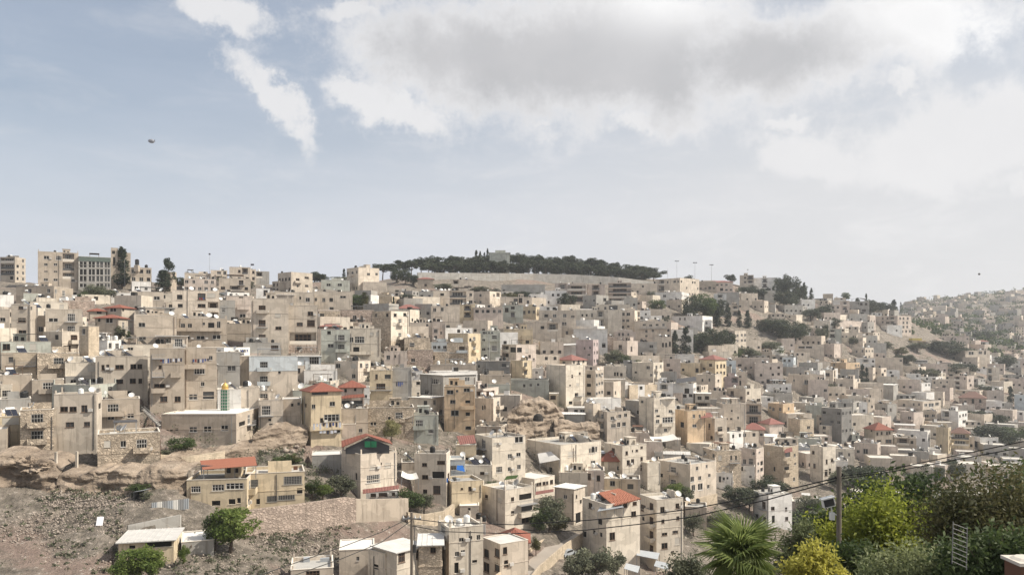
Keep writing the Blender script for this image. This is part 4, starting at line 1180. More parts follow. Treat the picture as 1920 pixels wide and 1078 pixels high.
1543 1560 1571 691 718 | w f | n2 w1549,701,8,5 w1561,700,4,4 w1561,711,3,4 T1 | |
1575 1618 1624 633 658 | c f | n2 T1 w1592,640,3,3 w1607,639,3,3 w1617,638,2,3 | stepped cream house by the bare slope |
1577 - 1617 624 642 | c f | n2 w1580,631,3,3 w1587,631,3,3 T0 | |
1555 - 1578 617 642 | e f | n3 a.2 T0 S0 | |
1597 1622 1638 652 674 | c f | n2 w1606,659,3,4 w1617,658,3,4 w1604,669,3,4,o T2 | |
1543 1564 1576 645 672 | p f | n2 a.2 T1 | |
1490 - 1545 646 668 | c f | n1 w1510,651,26,3,l T2 | |
1550 1586 1612 680 702 | a f | n2 w1564,684,3,4 a.3 T0 | |
1540 1562 1568 694 722 | c f | n2 w1551,702,8,5 w1562,702,4,4 w1562,712,3,4 T2 | |
1567 1600 1613 711 738 | c f | n2 w1600,715,4,4 w1609,713,3,4 A0 T0 | |
1605 - 1641 672 692 | w f | n2 T1 a.5 | |
1640 - 1693 671 696 | c f | n2 lA,.6,14,0,0 w1689,676,4,3 T1 | |
1630 1652 1662 690 714 | c f | n2 w1655,702,4,4,o w1659,695,3,3 w1643,699,3,3 T1 | |
1675 1722 1736 688 705 | c f | n1 w1727,696,4,4,o w1732,695,3,4,o T2 | |
1637 1675 1684 722 750 | g m | n2 A0 B0 | grey barn with a bright flat roof |
1772 1810 1856 657 682 | c f | n2 T2 w1788,663,9,3,l w1821,662,9,5,l w1838,661,6,4,l w1847,661,3,6,o w1788,671,4,3 | long cream villa on the far bank |
1765 - 1818 630 648 | p f | n2 T1 a.5 | |
1827 - 1854 640 652 | w p | n1 w1842,644,9,4,l rh1.2 | white house with a small red roof across the valley |
1747 - 1791 712 734 | c f | n2 w1752,717,3,4 w1764,717,3,3 w1776,716,3,3 T1 | |
1788 1813 1826 705 734 | p f | n3 w1818,713,3,4 w1820,722,3,4 T0 a.2 | |
1850 - 1874 689 715 | l f | n2 T1 a.2 | |
1798 - 1849 746 768 | q n | n1 rh3.5 w1810,754,4,6,a w1824,752,4,8,a w1838,752,4,6,a | broad villa with a brown hip roof |
1683 1730 1764 752 784 | c f | n2 T0 w1695,759,4,4 w1713,758,3,4 w1723,758,3,4 w1736,759,5,4 w1746,759,9,5,l w1757,757,6,4,l | long cream hall with a pale roof |
1902 - 1925 740 768 | b f | n2 T0 a.4 | |
1556 1600 1611 755 792 | g f | n2 T0 w1563,757,4,3 w1606,763,3,6 w1584,760,4,6,o | |
1560 - 1584 770 786 | w f | n1 w1562,775,3,7,o w1578,775,3,6,o T0 | |
1618 1628 1640 746 780 | c f | n3 w1622,752,3,4 w1630,751,3,4 w1628,763,4,5 w1635,762,3,4 T0 a.4 | |
1640 1664 1681 758 788 | g f | n2 A0 w1670,768,3,5 T0 | |
1636 - 1662 775 792 | p f | n1 w1643,779,4,4,o w1652,779,4,4,o T0 | |
1620 1641 1674 806 848 | t r | n3 plain rh3.0 w1645,813,3,5 w1653,812,3,5 w1663,812,3,5 w1668,811,3,5 w1648,828,7,6,o w1666,827,10,6,l w1665,842,5,3 w1634,806,3,5 | tall house with a dark red roof and brown loft |
1540 1578 1597 766 832 | d f | n4 T0 a.3 S0 DI0 | dark concrete block with no plaster |
1597 - 1612 815 835 | e f | n1 w1606,819,3,5,o T0 | |
1688 1713 1731 773 806 | p f | n2 w1705,784,4,6 A1 a.3 T0 | |
1730 - 1756 770 800 | t f | n2 a.4 T0 | |
1765 1797 1814 771 802 | w f | n2 w1800,780,2.5,4,o w1806,778,2.5,4,o w1811,777,2.5,4,o w1808,790,6,4 w1769,779,4,4 T1 | white-flanked house by the far bushes |
1677 - 1715 797 815 | p m | n1 a.3 | |
1755 1778 1783 802 850 | y f | n3 T0 w1764,836,3,6 A1 a.3 | |
1782 - 1818 812 848 | y n | n3 lA,.5,9,1,2 rh2.6 w1790,832,4,3,o w1800,831,4,3,o bal0 | rounded yellow house with a brown roof |
1819 1838 1872 820 846 | w f | n1 w1828,832,14,7,o w1843,831,11,7,o w1860,829,14,5 T0 S0 | white house with big dark windows | near the far bushes
1601 1645 1651 832 872 | p f | n2 T1 w1609,846,5,4 w1623,846,8,8,l w1642,845,5,4 w1607,861,5,4 w1630,861,6,4 | |
1565 - 1602 841 874 | l f | n2 w1567,855,4,4 w1592,852,3,6 T0 | |
1677 - 1718 820 850 | t f | n2 a.4 T1 lA,.4,5,1,1 | |
1708 - 1742 846 880 | g f | n2 w1718,858,3,6 a.4 T0 | |
1740 - 1764 842 868 | w f | n1 a.5 T0 | |
1519 1543 1567 838 906 | l f | n3 T2 plain w1527,873,4,7 w1550,865,3,8 w1560,862,4,6 w1549,886,5,10 w1556,883,4,9 w1525,848,4,5 | house with a sunlit bay above the bushes |
1495 - 1521 839 862 | b f | n1 w1515,848,4,5 w1527,850,3,5 T1 DI1 | |
1564 - 1590 864 890 | w f | n1 w1574,877,3,6,o w1583,876,3,5,o T0 | |
1431 1469 1497 838 912 | o f | n4 T3 S1 DI0 plain w1452,879,3,7,o w1441,850,4,5,s w1477,851,8,9,o w1475,878,8,8,o w1490,853,3,5 w1491,870,3,5 b1476,867,12 b1476,884,14 w1489,898,3,6 | tall stone house with a red balcony awning |
1393 1450 1457 819 840 | w m | n1 w1427,828,3,3,o w1443,829,2,2,o w1454,829,3,9 | white box hut with a gleaming roof |
1318 1342 1390 845 904 | s f | n3 T3 S2 DI0 plain w1350,858,6,8,s w1371,858,3,8 w1380,858,3,8 b1376,867,18 A1 a.2 | rough stone house with a crowded roof |
1386 1418 1432 842 908 | p f | n4 T2 S1 plain w1396,865,5,8 w1408,865,8,10,l w1422,869,3,4 w1428,868,4,6,o w1413,850,4,5 w1424,848,3,3 w1422,883,3,4 w1428,880,4,5,o | |
1388 - 1415 874 908 | w f | n2 w1391,877,4,10,o w1407,893,4,4,o T0 S0 DI0 | small white cube in front of the stone houses |
1343 - 1374 886 914 | w f | n1 w1350,898,4,10,o w1357,897,4,5 w1364,896,3,4 T0 S0 | low white house with plants on its roof |
1232 1294 1343 871 940 | c f | n3 T2 S1 DI0 hut0 plain w1253,877,5,5 w1273,879,5,6 w1307,878,4,6 w1325,874,3,5 w1254,896,8,6 w1280,899,19,9,l w1298,898,6,8 w1312,896,5,6 w1330,891,4,5 w1300,914,6,9 w1313,912,8,10 w1328,912,4,6 w1239,891,7,6,o | big cream corner house in the valley |
1265 1289 1323 770 834 | a f | n3 T3 plain w1301,780,4,6 w1302,798,7,5 w1279,796,6,8,o w1290,798,4,5 w1312,780,3,6 a.3 S0 | golden corner house under a red roof awning |
1322 1340 1363 784 842 | c f | n3 T0 plain w1330,799,3,9 w1350,805,8,8,o w1360,808,6,6 b1350,812,14 w1334,820,4,5 w1352,824,6,6 w1340,827,5,6 | |
1343 1356 1399 757 800 | c f | n2 T1 S0 plain w1361,768,9,7,s w1372,770,3,3,o w1362,785,5,3 w1371,785,4,3 w1384,783,3,4 w1350,768,6,9,o | blank cream house with few windows |
1398 - 1428 756 798 | c f | n2 T0 lA,.5,7,0,1 bal0 | |
1422 1443 1469 795 820 | p p | n1 rh2.2 a.5 | pink house with a pointed red hip roof |
1393 - 1433 805 822 | p p | n1 rh2.4 a.3 | |
1440 1468 1489 757 790 | a f | n2 T0 w1444,764,4,4 w1450,767,4,5 w1463,767,4,5 b1478,775,16 | apricot house with a rounded balcony |
1478 1500 1526 786 830 | o f | n3 T0 w1497,800,9,7,a w1516,801,5,4 S0 DI1 | old stone house with a triple arch |
1532 - 1551 753 768 | w f | n1 w1538,762,3,4,o w1545,762,3,4,o T0 | |
1510 - 1548 760 800 | e f | n2 a.3 T1 | |
1490 - 1540 822 850 | e f | n1 T1 w1535,828,5,4 a.3 | |
988 1051 1127 834 896 | l f | n3 T2 S3 DI0 plain w1106,845,3,9 w1112,843,6,11,a w1118,842,3,9 w1090,886,14,5,l w1112,868,7,8 w1072,851,12,8,s hut a.1 | wide grey-white house with solar panels on its roof |
1133 1167 1212 836 900 | l f | n3 T0 DI1 plain w1143,846,6,7 w1158,849,6,8 w1175,849,4,6 w1186,845,2,5,o w1194,843,4,6 w1203,840,4,6 w1178,867,5,8 w1186,865,5,8 w1203,860,4,6 w1206,876,9,8,l w1183,893,10,12,s | cream house with a row of sunlit windows |
1126 - 1170 864 888 | t r | n1 a.4 rh3 | low house with a rust-brown tiled roof |
1208 - 1242 828 884 | p f | n3 T0 S0 plain w1225,843,12,7,o b1225,856,18 w1230,858,10,7,o | pink house with a red balcony |
1248 - 1276 824 840 | l x | n1 A0 T0 | |
1245 - 1293 852 872 | w m | n1 a.2 | white-roofed shed behind the big corner house |
1040 1076 1097 917 985 | c m | n3 plain w1083,913,2,9,o w1086,909,2,9,o w1090,906,2,9,o w1094,903,2,9,o w1081,931,2.5,6,o w1089,940,3,6,o w1060,931,6,6 w1084,970,8,14,o | house with a brilliant white metal roof |
960 1002 1040 898 930 | l x | n1 T3 TW0 S0 DI0 plain w1008,908,4,5 w1013,907,4,5 w1020,906,5,5 w1026,905,4,5 w1034,903,5,6 | long white roof flat with a window strip |
903 947 1000 919 988 | l f | n3 T0 S0 DI2 plain w912,931,5,6 w937,937,6,7,s w961,936,5,7 w961,961,5,6 w985,931,20,7,o b986,944,32 w988,952,18,6,o b988,965,32 w985,975,12,6 | house with a plant-filled roof terrace |
830 847 904 903 945 | y f | n2 T0 S0 DI0 plain w866,916,4,3 w881,916,5,7 w839,921,4,9 | small yellow house with a blue tarp |
777 837 844 851 942 | l f | n3 bt0 T1 S1 DI0 plain w796,871,8,6 w827,867,13,6,l w797,894,10,7 w822,890,20,11,o w797,921,7,7 w819,918,12,14,l | cream house with a beige terrace wall |
843 - 872 862 906 | b f | n2 T0 S0 w850,877,10,7,l w866,875,6,4,o | |
753 - 781 868 880 | t f | n1 A0 T0 | |
891 923 985 821 894 | l f | n3 T0 S1 hut0 plain w931,858,22,13,l w956,855,7,7 w972,852,7,6 w936,880,10,9,l w955,879,5,6 w973,875,6,7 w903,831,7,4,s w929,832,7,4,s w973,824,14,9 | large cream house with a white-framed picture window |
868 - 922 872 900 | l f | n1 S3 T0 w904,887,7,5 a.4 | low house carrying four tilted solar panels |
855 - 893 834 872 | y f | n2 T0 w876,860,9,5,o w886,858,8,5,o S0 DI0 | |
640 676 744 852 926 | c f | n3 plain T0 S1 hut0 w700,897,22,10,g w727,892,28,10,g w668,893,3,11,o w664,905,3,9,o w699,876,10,6,s w727,872,10,7,s w715,869,2,4,o w731,918,14,6 | tall cream house under a green-gabled red roof |
683 - 748 923 935 | w x | n1 w700,928,9,6,l w718,927,14,6,l w735,926,10,6,l T0 S0 DI0 dp3 | |
566 583 640 734 833 | y r | n4 plain rh1.9 w600,737,26,4,o w617,736,22,4,o w588,762,6,7 w592,762,4,5,s w623,757,9,7 w622,783,26,10,l w585,787,3,8,o w603,788,5,8,o w573,760,3,6,o w633,806,10,9 b610,804,60 | tall yellowish house with a red tiled top and laundry |
637 - 683 726 800 | p r | n3 plain rh1.6 w648,732,4,6,o w666,730,4,6,o b663,764,42 w660,756,34,9,o w658,784,4,7 w666,784,4,7 | rose house with a red balcony |
676 - 693 726 768 | w f | n2 w686,743,4,5 T0 S0 | |
570 - 632 694 722 | w f | n1 w583,715,4,4,o w591,715,5,4,o w604,713,3,3,o w620,711,5,4,o T0 S0 | plain white wall house above the red tiled top |
640 - 690 766 818 | t f | n2 a.1 T0 w658,807,7,9,o w676,807,6,6 | |
682 - 776 764 816 | s f | n2 T0 S0 plain w697,793,4,8,a w703,793,4,8,a w730,784,4,5,o w736,784,4,5,o | low stone house with twin arches by the pale tree |
750 - 822 778 830 | e f | n2 w760,806,8,8,o w800,790,16,8 w808,808,9,8,l lA,.2,5,1,1 T1 | greenish house under a sagging white canopy |
889 925 938 747 810 | c f | n3 T0 S1 plain w905,764,2.5,8,a w909,763,2.5,8,a w905,790,3,7,a w909,789,3,7,a w930,762,4,5 w929,783,3,5 | cream stone house with twin slit windows |
485 - 531 750 808 | c f | n2 plain w505,766,6,10,l w506,787,5,4,o w508,797,6,6 T0 S0 DI1 | |
530 - 564 748 810 | t x | n2 w548,759,4,5,o w560,757,4,5,o T0 S0 | |
585 - 641 853 876 | g x | n1 T0 S0 a.3 | grey shack with a pale roof edge |
350 463 480 897 962 | y f | n2 T0 S0 DI0 plain w367,917,16,11,l w409,914,20,11,l w440,911,30,11,l w375,948,9,8,d w405,943,14,9,o w435,940,11,9,o w448,938,6,9,o | yellowish house with an orange roof canopy |
460 - 571 886 952 | y f | n2 T0 S0 DI1 hut0 plain w476,906,14,12,g w549,900,30,12,g w510,932,17,14,g w537,928,28,14,g w484,940,6,9,o w562,924,9,16,o | yellowish house with four grilled windows |
222 326 341 1012 1052 | y m | n1 plain w248,1025,10,6,o w297,1018,44,15,o | low shed house with a broad white roof |
340 - 401 1014 1036 | g x | n1 A0 T0 S0 DI0 | |
545 - 625 1066 1096 | c f | n1 T0 S0 | |
636 - 702 1030 1078 | c x | n2 a.2 w671,1047,5,7 T0 S0 | |
690 722 760 1038 1096 | l x | n2 T0 S0 w705,1062,8,6,o w682,1050,5,14,o a0 | |
700 744 800 1036 1100 | l m | n2 w753,1045,11,13,l w765,1043,9,12,l w785,1038,9,12,l w793,1036,10,12,l | house roofed with white metal sheets |
785 - 829 1022 1100 | s m | n2 w812,1031,9,9 a0 | |
821 842 906 990 1098 | l f | n4 T2 S0 plain w865,1012,8,7 w882,1008,6,6 w897,1007,6,8 w857,1038,7,7 w868,1035,7,7 w856,1064,7,17,o w890,1052,8,4,o | cream house in front of the twin tank hut |
905 938 990 1020 1098 | c x | n2 T0 S0 plain w912,1037,8,11,a w932,1036,8,11,a w947,1032,7,11,a w912,1063,9,12 w932,1063,8,11,a w949,1056,7,10,a | cream house with five arched windows |
938 - 991 1016 1050 | t r | n1 rh2 a.3 | |
862 - 898 948 965 | c x | n1 T0 S0 DI0 w880,954,4,4,o | |
1092 1137 1200 946 1064 | l f | n4 plain T2 S1 hut0 w1107,948,6,8 w1095,953,5,4,o w1160,949,10,7,o w1172,946,7,8,l w1180,944,7,8,l w1190,942,7,8,l w1188,963,8,8 w1125,977,7,8,o w1096,1000,6,9,o w1114,998,4,7,o w1127,1002,4,6,o w1148,1005,9,12 | house with a big orange-red roof and roof deck |
1137 1166 1192 988 1058 | c x | n2 T0 S0 DI0 A0 w1172,1033,6,8 fd8 | |
1200 1231 1281 937 1070 | l f | n5 plain T0 S1 w1206,952,8,8 w1206,972,4,5,o w1242,955,7,9 w1270,948,6,8 w1243,977,5,6 w1271,971,5,6 w1246,1001,9,4 w1266,997,9,4 w1246,1023,10,9 w1270,1014,8,11,s w1261,1035,5,4 | tall white block beside the orange-red roof |
1098 - 1133 882 928 | p f | n2 w1104,893,7,11,l w1122,896,6,10,a T1 | small pinkish house with an arched window under the cream houses |
1131 - 1164 897 938 | y f | n2 a.5 T0 | |
1196 1214 1238 868 916 | l f | n2 a.3 T0 S0 | pale wedge-walled house beside the big corner house |
1048 - 1102 886 914 | l f | n1 T1 a.6 | |
1163 - 1200 898 932 | t f | n1 T0 a.5 w1182,912,10,9,o | |
1285 - 1325 950 985 | t f | n1 a.5 T1 | |
1412 1441 1485 928 986 | w f | n2 plain T1 S0 w1449,953,6,6 w1474,954,4,6 w1450,973,5,12,o w1475,972,5,6 hut | white house with a blue door by the palm |
1485 - 1538 941 966 | p f | n1 T0 S0 a0 | flat-roofed pinkish house beside the floodlight |
'''
for ln in TABLE.strip().splitlines():
    if ln.strip(): house(ln)
print('table houses', len(HOUSES))

# ---------------------------------------------------------------- more houses of the same kind where the photograph shows only their roofs, then the far valley side
frng = random.Random(11)
def overlap(a, b):
    w = min(a[2], b[2]) - max(a[0], b[0]); h = min(a[3], b[3]) - max(a[1], b[1])
    return max(w, 0) * max(h, 0)
def foot(x, y, d): return ((x - 960) / F * d, d)
taken = [(h['C'].x - math.cos(h['t']) * h['Ll'] / 2, h['C'].y + math.sin(h['t']) * h['Ll'] / 2 + h['Lr'] / 2, max(h['Ll'], h['Lr']) * .48) for h in HOUSES]
rects = [(h['x0'], h['yt'], h['x1'], h['yb'], h['D']) for h in HOUSES]
NOBUILD = [(0, 850, 350, 1078), (340, 960, 1100, 1078), (560, 930, 780, 1000), (950, 745, 1060, 830), (480, 800, 580, 880), (1640, 625, 1770, 690), (1290, 600, 1480, 650),
           (700, 470, 1250, 530), (1250, 935, 1420, 1078), (1400, 900, 1920, 1078), (1690, 620, 1760, 660), (1280, 545, 1350, 600), (1440, 510, 1530, 575), (1690, 560, 1760, 690)]
def free(px, yb, r):
    if any(a <= px <= c and b <= yb <= d for a, b, c, d in NOBUILD): return False
    d = dist(px, yb); x, y = foot(px, yb, d)
    return all((x - a) ** 2 + (y - b) ** 2 > (r + c) ** 2 for a, b, c in taken)
extra = []
tries = 0
while len(extra) < 330 and tries < 30000:
    tries += 1
    px = frng.uniform(20, 1915); yb = frng.uniform(555, 905)
    d = dist(px, yb)
    if px < 900 and yb > 800: continue
    if d > 760: continue
    w = frng.uniform(8, 15); st = frng.choice((1, 1, 2, 2, 2))
    wp = w * F / d; hp = st * 2.95 * F / d
    if not free(px, yb, w * .5): continue
    me_ = (px - wp / 2, yb - hp, px + wp / 2, yb)
    if sum(overlap(me_, r) for r in rects if r[4] > d) > .62 * wp * hp: continue
    if yb - hp < 545 and px < 1500: continue
    extra.append((px, wp, yb, hp, d)); x, y = foot(px, yb, d); taken.append((x, y, w * .50)); rects.append((*me_, d))
extra.sort(key=lambda e: e[4])
NF = 30
print('fillers', len(extra))
for px, wp, yb, hp, d in extra[:NF]:
    xc = '-' if frng.random() < .45 else '%.1f' % (px + wp * frng.uniform(-.1, .35))
    house('%.1f %s %.1f %.1f %.1f | %s %s | a.6 | |' % (px - wp / 2, xc, px + wp / 2, yb - hp, yb, frng.choice('cclltpwge'), frng.choice('fffffffgm')))
# the houses too many or too small to pick apart: one object of plain blocks with openings
fb_ = MB()
def block(px, yb, d, w, dp, h, mi, rot):
    c = at(px, yb, d); c.z = gz(c.x, c.y)
    rm = Matrix.Rotation(rot, 3, 'Z')
    P = lambda x, y, z: c + rm @ Vector((x, y, z))
    def q(a, b_, z0, z1, m, off=0):
        a, b_ = Vector(a), Vector(b_); nn = Vector(((b_ - a).y, -(b_ - a).x)).normalized() * off
        fb_.poly([P(a.x + nn.x, a.y + nn.y, z0), P(b_.x + nn.x, b_.y + nn.y, z0), P(b_.x + nn.x, b_.y + nn.y, z1), P(a.x + nn.x, a.y + nn.y, z1)], None, m)
    cs = [(-w / 2, -dp / 2), (w / 2, -dp / 2), (w / 2, dp / 2), (-w / 2, dp / 2)]
    for i in range(4): q(cs[i], cs[(i + 1) % 4], -4, h, mi)
    fb_.poly([P(*cs[0], h - .4), P(*cs[1], h - .4), P(*cs[2], h - .4), P(*cs[3], h - .4)], None, 5 if d < 800 else 7)
    for i in (0, 1, 3):
        a, b_ = Vector(cs[i]), Vector(cs[(i + 1) % 4]); L = (b_ - a).length; k = int(L / 3)
        for fl in range(max(1, int(h / 3)) if d < 900 else 0):
            for j in range(k):
                if frng.random() < .3: continue
                m = a + (b_ - a) * ((j + .5) / k); e = (b_ - a).normalized() * .65
                q(m - e, m + e, fl * 3 + 1, fl * 3 + 2.3, 6, .03)
    if frng.random() < .6:
        x, y = frng.uniform(-w / 3, w / 3), frng.uniform(-dp / 3, dp / 3)
        for i in range(4):
            q([(x - .8, y - .8), (x + .8, y - .8), (x + .8, y + .8), (x - .8, y + .8)][i], [(x + .8, y - .8), (x + .8, y + .8), (x - .8, y + .8), (x - .8, y - .8)][i], h - .4, h + 1.2, 6 if frng.random() < .5 else 4)
for px, wp, yb, hp, d in extra[NF:]:
    block(px, yb, d, wp * d / F, frng.uniform(7, 10), hp * d / F, frng.choice((0, 0, 1, 2, 3, 4)), -math.atan((px - 960) / F) + frng.uniform(-.6, .6))
# the slope goes on past the frame and behind the garden
for _ in range(900):
    px, yb = (frng.uniform(1560, 2350), frng.uniform(905, 1070)) if frng.random() < .55 else (frng.uniform(1930, 2350), frng.uniform(700, 905)) if frng.random() < .5 else (frng.uniform(-420, -15), frng.uniform(560, 900))
    d = dist(px, yb); x, y = foot(px, yb, d); w = frng.uniform(8, 13)
    if any((x - a) ** 2 + (y - b) ** 2 < (w * .5 + c) ** 2 for a, b, c in taken): continue
    st = frng.choice((1, 1, 2)) if yb > 905 else 2
    if px < 1920 and yb - st * 2.9 * F / d < 915 and yb > 905: st = 1
    if px < 1920 and px > 1500 and yb - st * 2.9 * F / d < 915: continue
    taken.append((x, y, w * .5)); block(px, yb, d, w, frng.uniform(7, 10), st * 2.9, frng.choice((0, 1, 2, 3, 7)), -math.atan((px - 960) / F) + frng.uniform(-.5, .5))
k = 0
while k < 380:
    px = frng.uniform(1690, 2060); d = frng.uniform(620, 1560)
    yb = float(yrow(px, d))
    if px < 1775 and d < 860: continue
    if yb < 548 + (1920 - px) * .06 and frng.random() < .8: continue
    w = frng.uniform(7, 14); x, y = foot(px, yb, d)
    if any((x - a) ** 2 + (y - b) ** 2 < (w * .45 + c) ** 2 for a, b, c in taken): k += .2; continue
    taken.append((x, y, w * .5)); k += 1
    block(px, yb, d, w, frng.uniform(8, 11), frng.choice((3.2, 3.2, 6, 6, 6, 9)), frng.choice((0, 1, 2, 3, 3, 2, 7)), -math.atan((px - 960) / F) + frng.uniform(-.7, .7))
o = fb_.build('distant_houses', [M['wall_c'], M['wall_l'], M['wall_p'], M['wall_g'], M['wall_w'], M['roof_floor'], M['dark_void'], M['wall_t']])
tag(o, 'small pale houses crowding the hazy far valley side', 'far houses', kind='stuff')

# ---------------------------------------------------------------- ground sheet, cut level under each house
nx_, nd_ = len(PX), len(DS)
Kx = (PX - 960) / F
GX = Kx[:, None] * DS[None, :]
GY = np.repeat(DS[None, :], nx_, 0)
GZ = (HZ - YG) / F * DS[None, :]
nrng = np.random.RandomState(3)
def vnoise(x, y, s):
    """cheap value noise"""
    def h(i, j): return np.modf(np.abs(np.sin(i * 127.1 + j * 311.7) * 43758.5453))[0]
    x, y = x / s, y / s; i, j = np.floor(x), np.floor(y); fx, fy = x - i, y - j
    fx, fy = fx * fx * (3 - 2 * fx), fy * fy * (3 - 2 * fy)
    return (h(i, j) * (1 - fx) + h(i + 1, j) * fx) * (1 - fy) + (h(i, j + 1) * (1 - fx) + h(i + 1, j + 1) * fx) * fy
amp = np.clip((GY - 60) / 60, 0, 1)
GZ += amp * ((vnoise(GX, GY, 14) - .5) * 1.6 + (vnoise(GX + 70, GY, 5) - .5) * .9 + (vnoise(GX, GY + 50, 2.2) - .5) * .4)
for C, t, Ll, Lr in CARVE:
    m = (GY > C.y - 45) & (GY < C.y + 60) & (np.abs(GX - C.x) < 60)
    idx = np.nonzero(m)
    dxx, dyy = GX[idx] - C.x, GY[idx] - C.y
    lx = dxx * math.cos(t) - dyy * math.sin(t); ly = dxx * math.sin(t) + dyy * math.cos(t)
    mg = 1.2
    ins = (lx > -Ll - mg) & (lx < mg) & (ly > -mg) & (ly < Lr + mg)
    z = GZ[idx]; z[ins] = np.minimum(z[ins], C.z - .15); GZ[idx] = z
V = np.stack([GX, GY, GZ], -1).reshape(-1, 3)
ii, jj = np.meshgrid(np.arange(nx_ - 1), np.arange(nd_ - 1), indexing='ij')
a = (ii * nd_ + jj).ravel()
Q = np.stack([a, a + nd_, a + nd_ + 1, a + 1], 1)
def np_mesh(name, V, Q, mats, smooth_=True, tint=None, mi=None):
    me = bpy.data.meshes.new(name)
    me.vertices.add(len(V)); me.vertices.foreach_set('co', np.asarray(V, np.float32).ravel())
    k = Q.shape[1]
    me.loops.add(Q.size); me.loops.foreach_set('vertex_index', Q.astype(np.int32).ravel())
    me.polygons.add(len(Q)); me.polygons.foreach_set('loop_start', np.arange(0, Q.size, k, dtype=np.int32))
    me.polygons.foreach_set('loop_total', np.full(len(Q), k, np.int32))
    if smooth_: me.polygons.foreach_set('use_smooth', np.ones(len(Q), bool))
    for m in (mats if isinstance(mats, (list, tuple)) else [mats]): me.materials.append(m)
    if mi is not None: me.polygons.foreach_set('material_index', mi.astype(np.int32))
    if tint is not None:
        at_ = me.attributes.new('tint', 'FLOAT', 'POINT'); at_.data.foreach_set('value', np.asarray(tint, np.float32))
    me.update(calc_edges=True); me.validate()
    return me
g = link('hillside_ground', np_mesh('hillside_ground', V, Q, M['earth']))
tag(g, 'stony earth of the valley slopes under the houses', kind='structure')

# ---------------------------------------------------------------- rocks and rubble
def blob_mesh(name, mat, seed, rough=.35, n=120, flat=1.0):
    r = np.random.RandomState(seed)
    th = np.linspace(0, math.pi, n // 2 + 1); ph = np.linspace(0, 2 * math.pi, n, endpoint=False)
    T, P_ = np.meshgrid(th, ph, indexing='ij')
    D_ = np.stack([np.sin(T) * np.cos(P_), np.sin(T) * np.sin(P_), np.cos(T)], -1)
    rad = np.ones(T.shape)
    for k in range(9):
        nrm = r.normal(size=3); nrm /= np.linalg.norm(nrm); c = r.uniform(.55, .9)
        dd = D_ @ nrm; rad = np.where(dd > 1e-3, np.minimum(rad, c / np.maximum(dd, 1e-3)), rad)
    for s, a_ in ((2.5, 1.1), (6, .8), (13, .55), (28, .30)):
        o_ = r.uniform(0, 50)
        rad *= 1 + rough * a_ * (vnoise(D_[..., 0] * s + D_[..., 2] * s * .7 + o_, D_[..., 1] * s + D_[..., 2] * s * 1.3, 1.0) - .5)
    V = (D_ * rad[..., None]).reshape(-1, 3); V[:, 2] *= flat
    i, j = np.meshgrid(np.arange(len(th) - 1), np.arange(n), indexing='ij')
    a = (i * n + j).ravel(); b = (i * n + (j + 1) % n).ravel()
    return np_mesh(name, V, np.stack([a, a + n, b + n, b], 1), mat, False)
ROCKS = [blob_mesh('rock', M['rock'], s, .62, 120) for s in range(6)]
def rock(px, y0, y1, w, label, dd=0, k=0, rz=0.0, deep=.8, name='rock_outcrop', group=None):
    """boulder or crag spanning w px, rows y0 (top) to y1 (foot)"""
    d = dist(px, y1) + dd
    c = at(px, (y0 + y1) / 2, d)
    s = w / 2 / F * d * 1.15; sz = (y1 - y0) / 2 / F * d * 1.2
    o = link(name, ROCKS[k % 6], None, c, rz, (s, s * deep, sz))
    return tag(o, label, 'rock', group)
def cliff(pts, label, seed, dd=0.0, amp=1.0, name='rock_face'):
    """a rugged face of rock: pts (px, top row, foot row) from one end to the other, ledges and hollows modelled"""
    r = np.random.RandomState(seed)
    px = np.array([p[0] for p in pts], float); yt = np.array([p[1] for p in pts], float); yf = np.array([p[2] for p in pts], float)
    n = int((px[-1] - px[0]) * 1.1) + 2; m = 46
    X_ = np.linspace(px[0], px[-1], n); T_ = np.interp(X_, px, yt); B_ = np.interp(X_, px, yf)
    D_ = np.array([dist(a_, b_) for a_, b_ in zip(X_, B_)]) + dd
    D_ = np.convolve(np.pad(D_, 6, 'edge'), np.ones(13) / 13, 'valid')
    V = np.zeros((n, m, 3)); K = (X_ - 960) / F
    f = np.linspace(-.25, 1, m - 6)
    for j in range(m):
        if j < m - 6: fr_ = f[j]; back = max(fr_, 0) * 1.6; row = B_ + (T_ - B_) * fr_
        else: fr_ = 1.0; back = 1.6 + (j - (m - 7)) * .9; row = T_
        z = (HZ - row) / F * D_ + (0 if j < m - 6 else (j - (m - 7)) * .12)
        s_ = K * D_
        led = vnoise(s_ * .25 + seed, z * 1.6, 1.0) * 1.3 + (vnoise(s_ + seed * 3, z * 1.3, 2.6) - .5) * 1.5 + (vnoise(s_ + 9, z * 1.2 + seed, .9) - .5) * .7 + (vnoise(s_, z, .38) - .5) * .35
        dep = D_ + back - amp * led + amp * .7
        zz = z + (vnoise(s_ + 31, np.full(n, seed * 7.0), 2.2) - .5) * 1.1 * max(fr_, 0) + (vnoise(s_ + 3, np.full(n, seed * 3.0), .7) - .5) * .4 * max(fr_, 0)
        V[:, j] = np.stack([s_ + (vnoise(s_, z + 40, 1.0) - .5) * .5, dep, zz], 1)
    i, j = np.meshgrid(np.arange(n - 1), np.arange(m - 1), indexing='ij'); a_ = (i * m + j).ravel()
    o = link(name, np_mesh(name, V.reshape(-1, 3), np.stack([a_, a_ + m, a_ + m + 1, a_ + 1], 1), M['rock'], False))
    return tag(o, label, 'rock')
cliff([(-30, 858, 925), (40, 856, 922), (80, 868, 925), (104, 880, 925)], 'pale cliff face below the garage house', 1, 1.0)
cliff([(104, 892, 928), (185, 888, 930), (260, 886, 932), (345, 884, 936)], 'honey-coloured cliff under the wide rough stone house', 2, 1.5, .8)
rock(64, 858, 892, 58, 'big smooth boulder under the boxed balcony house', -2.5, 1, .5, .8, 'boulder')
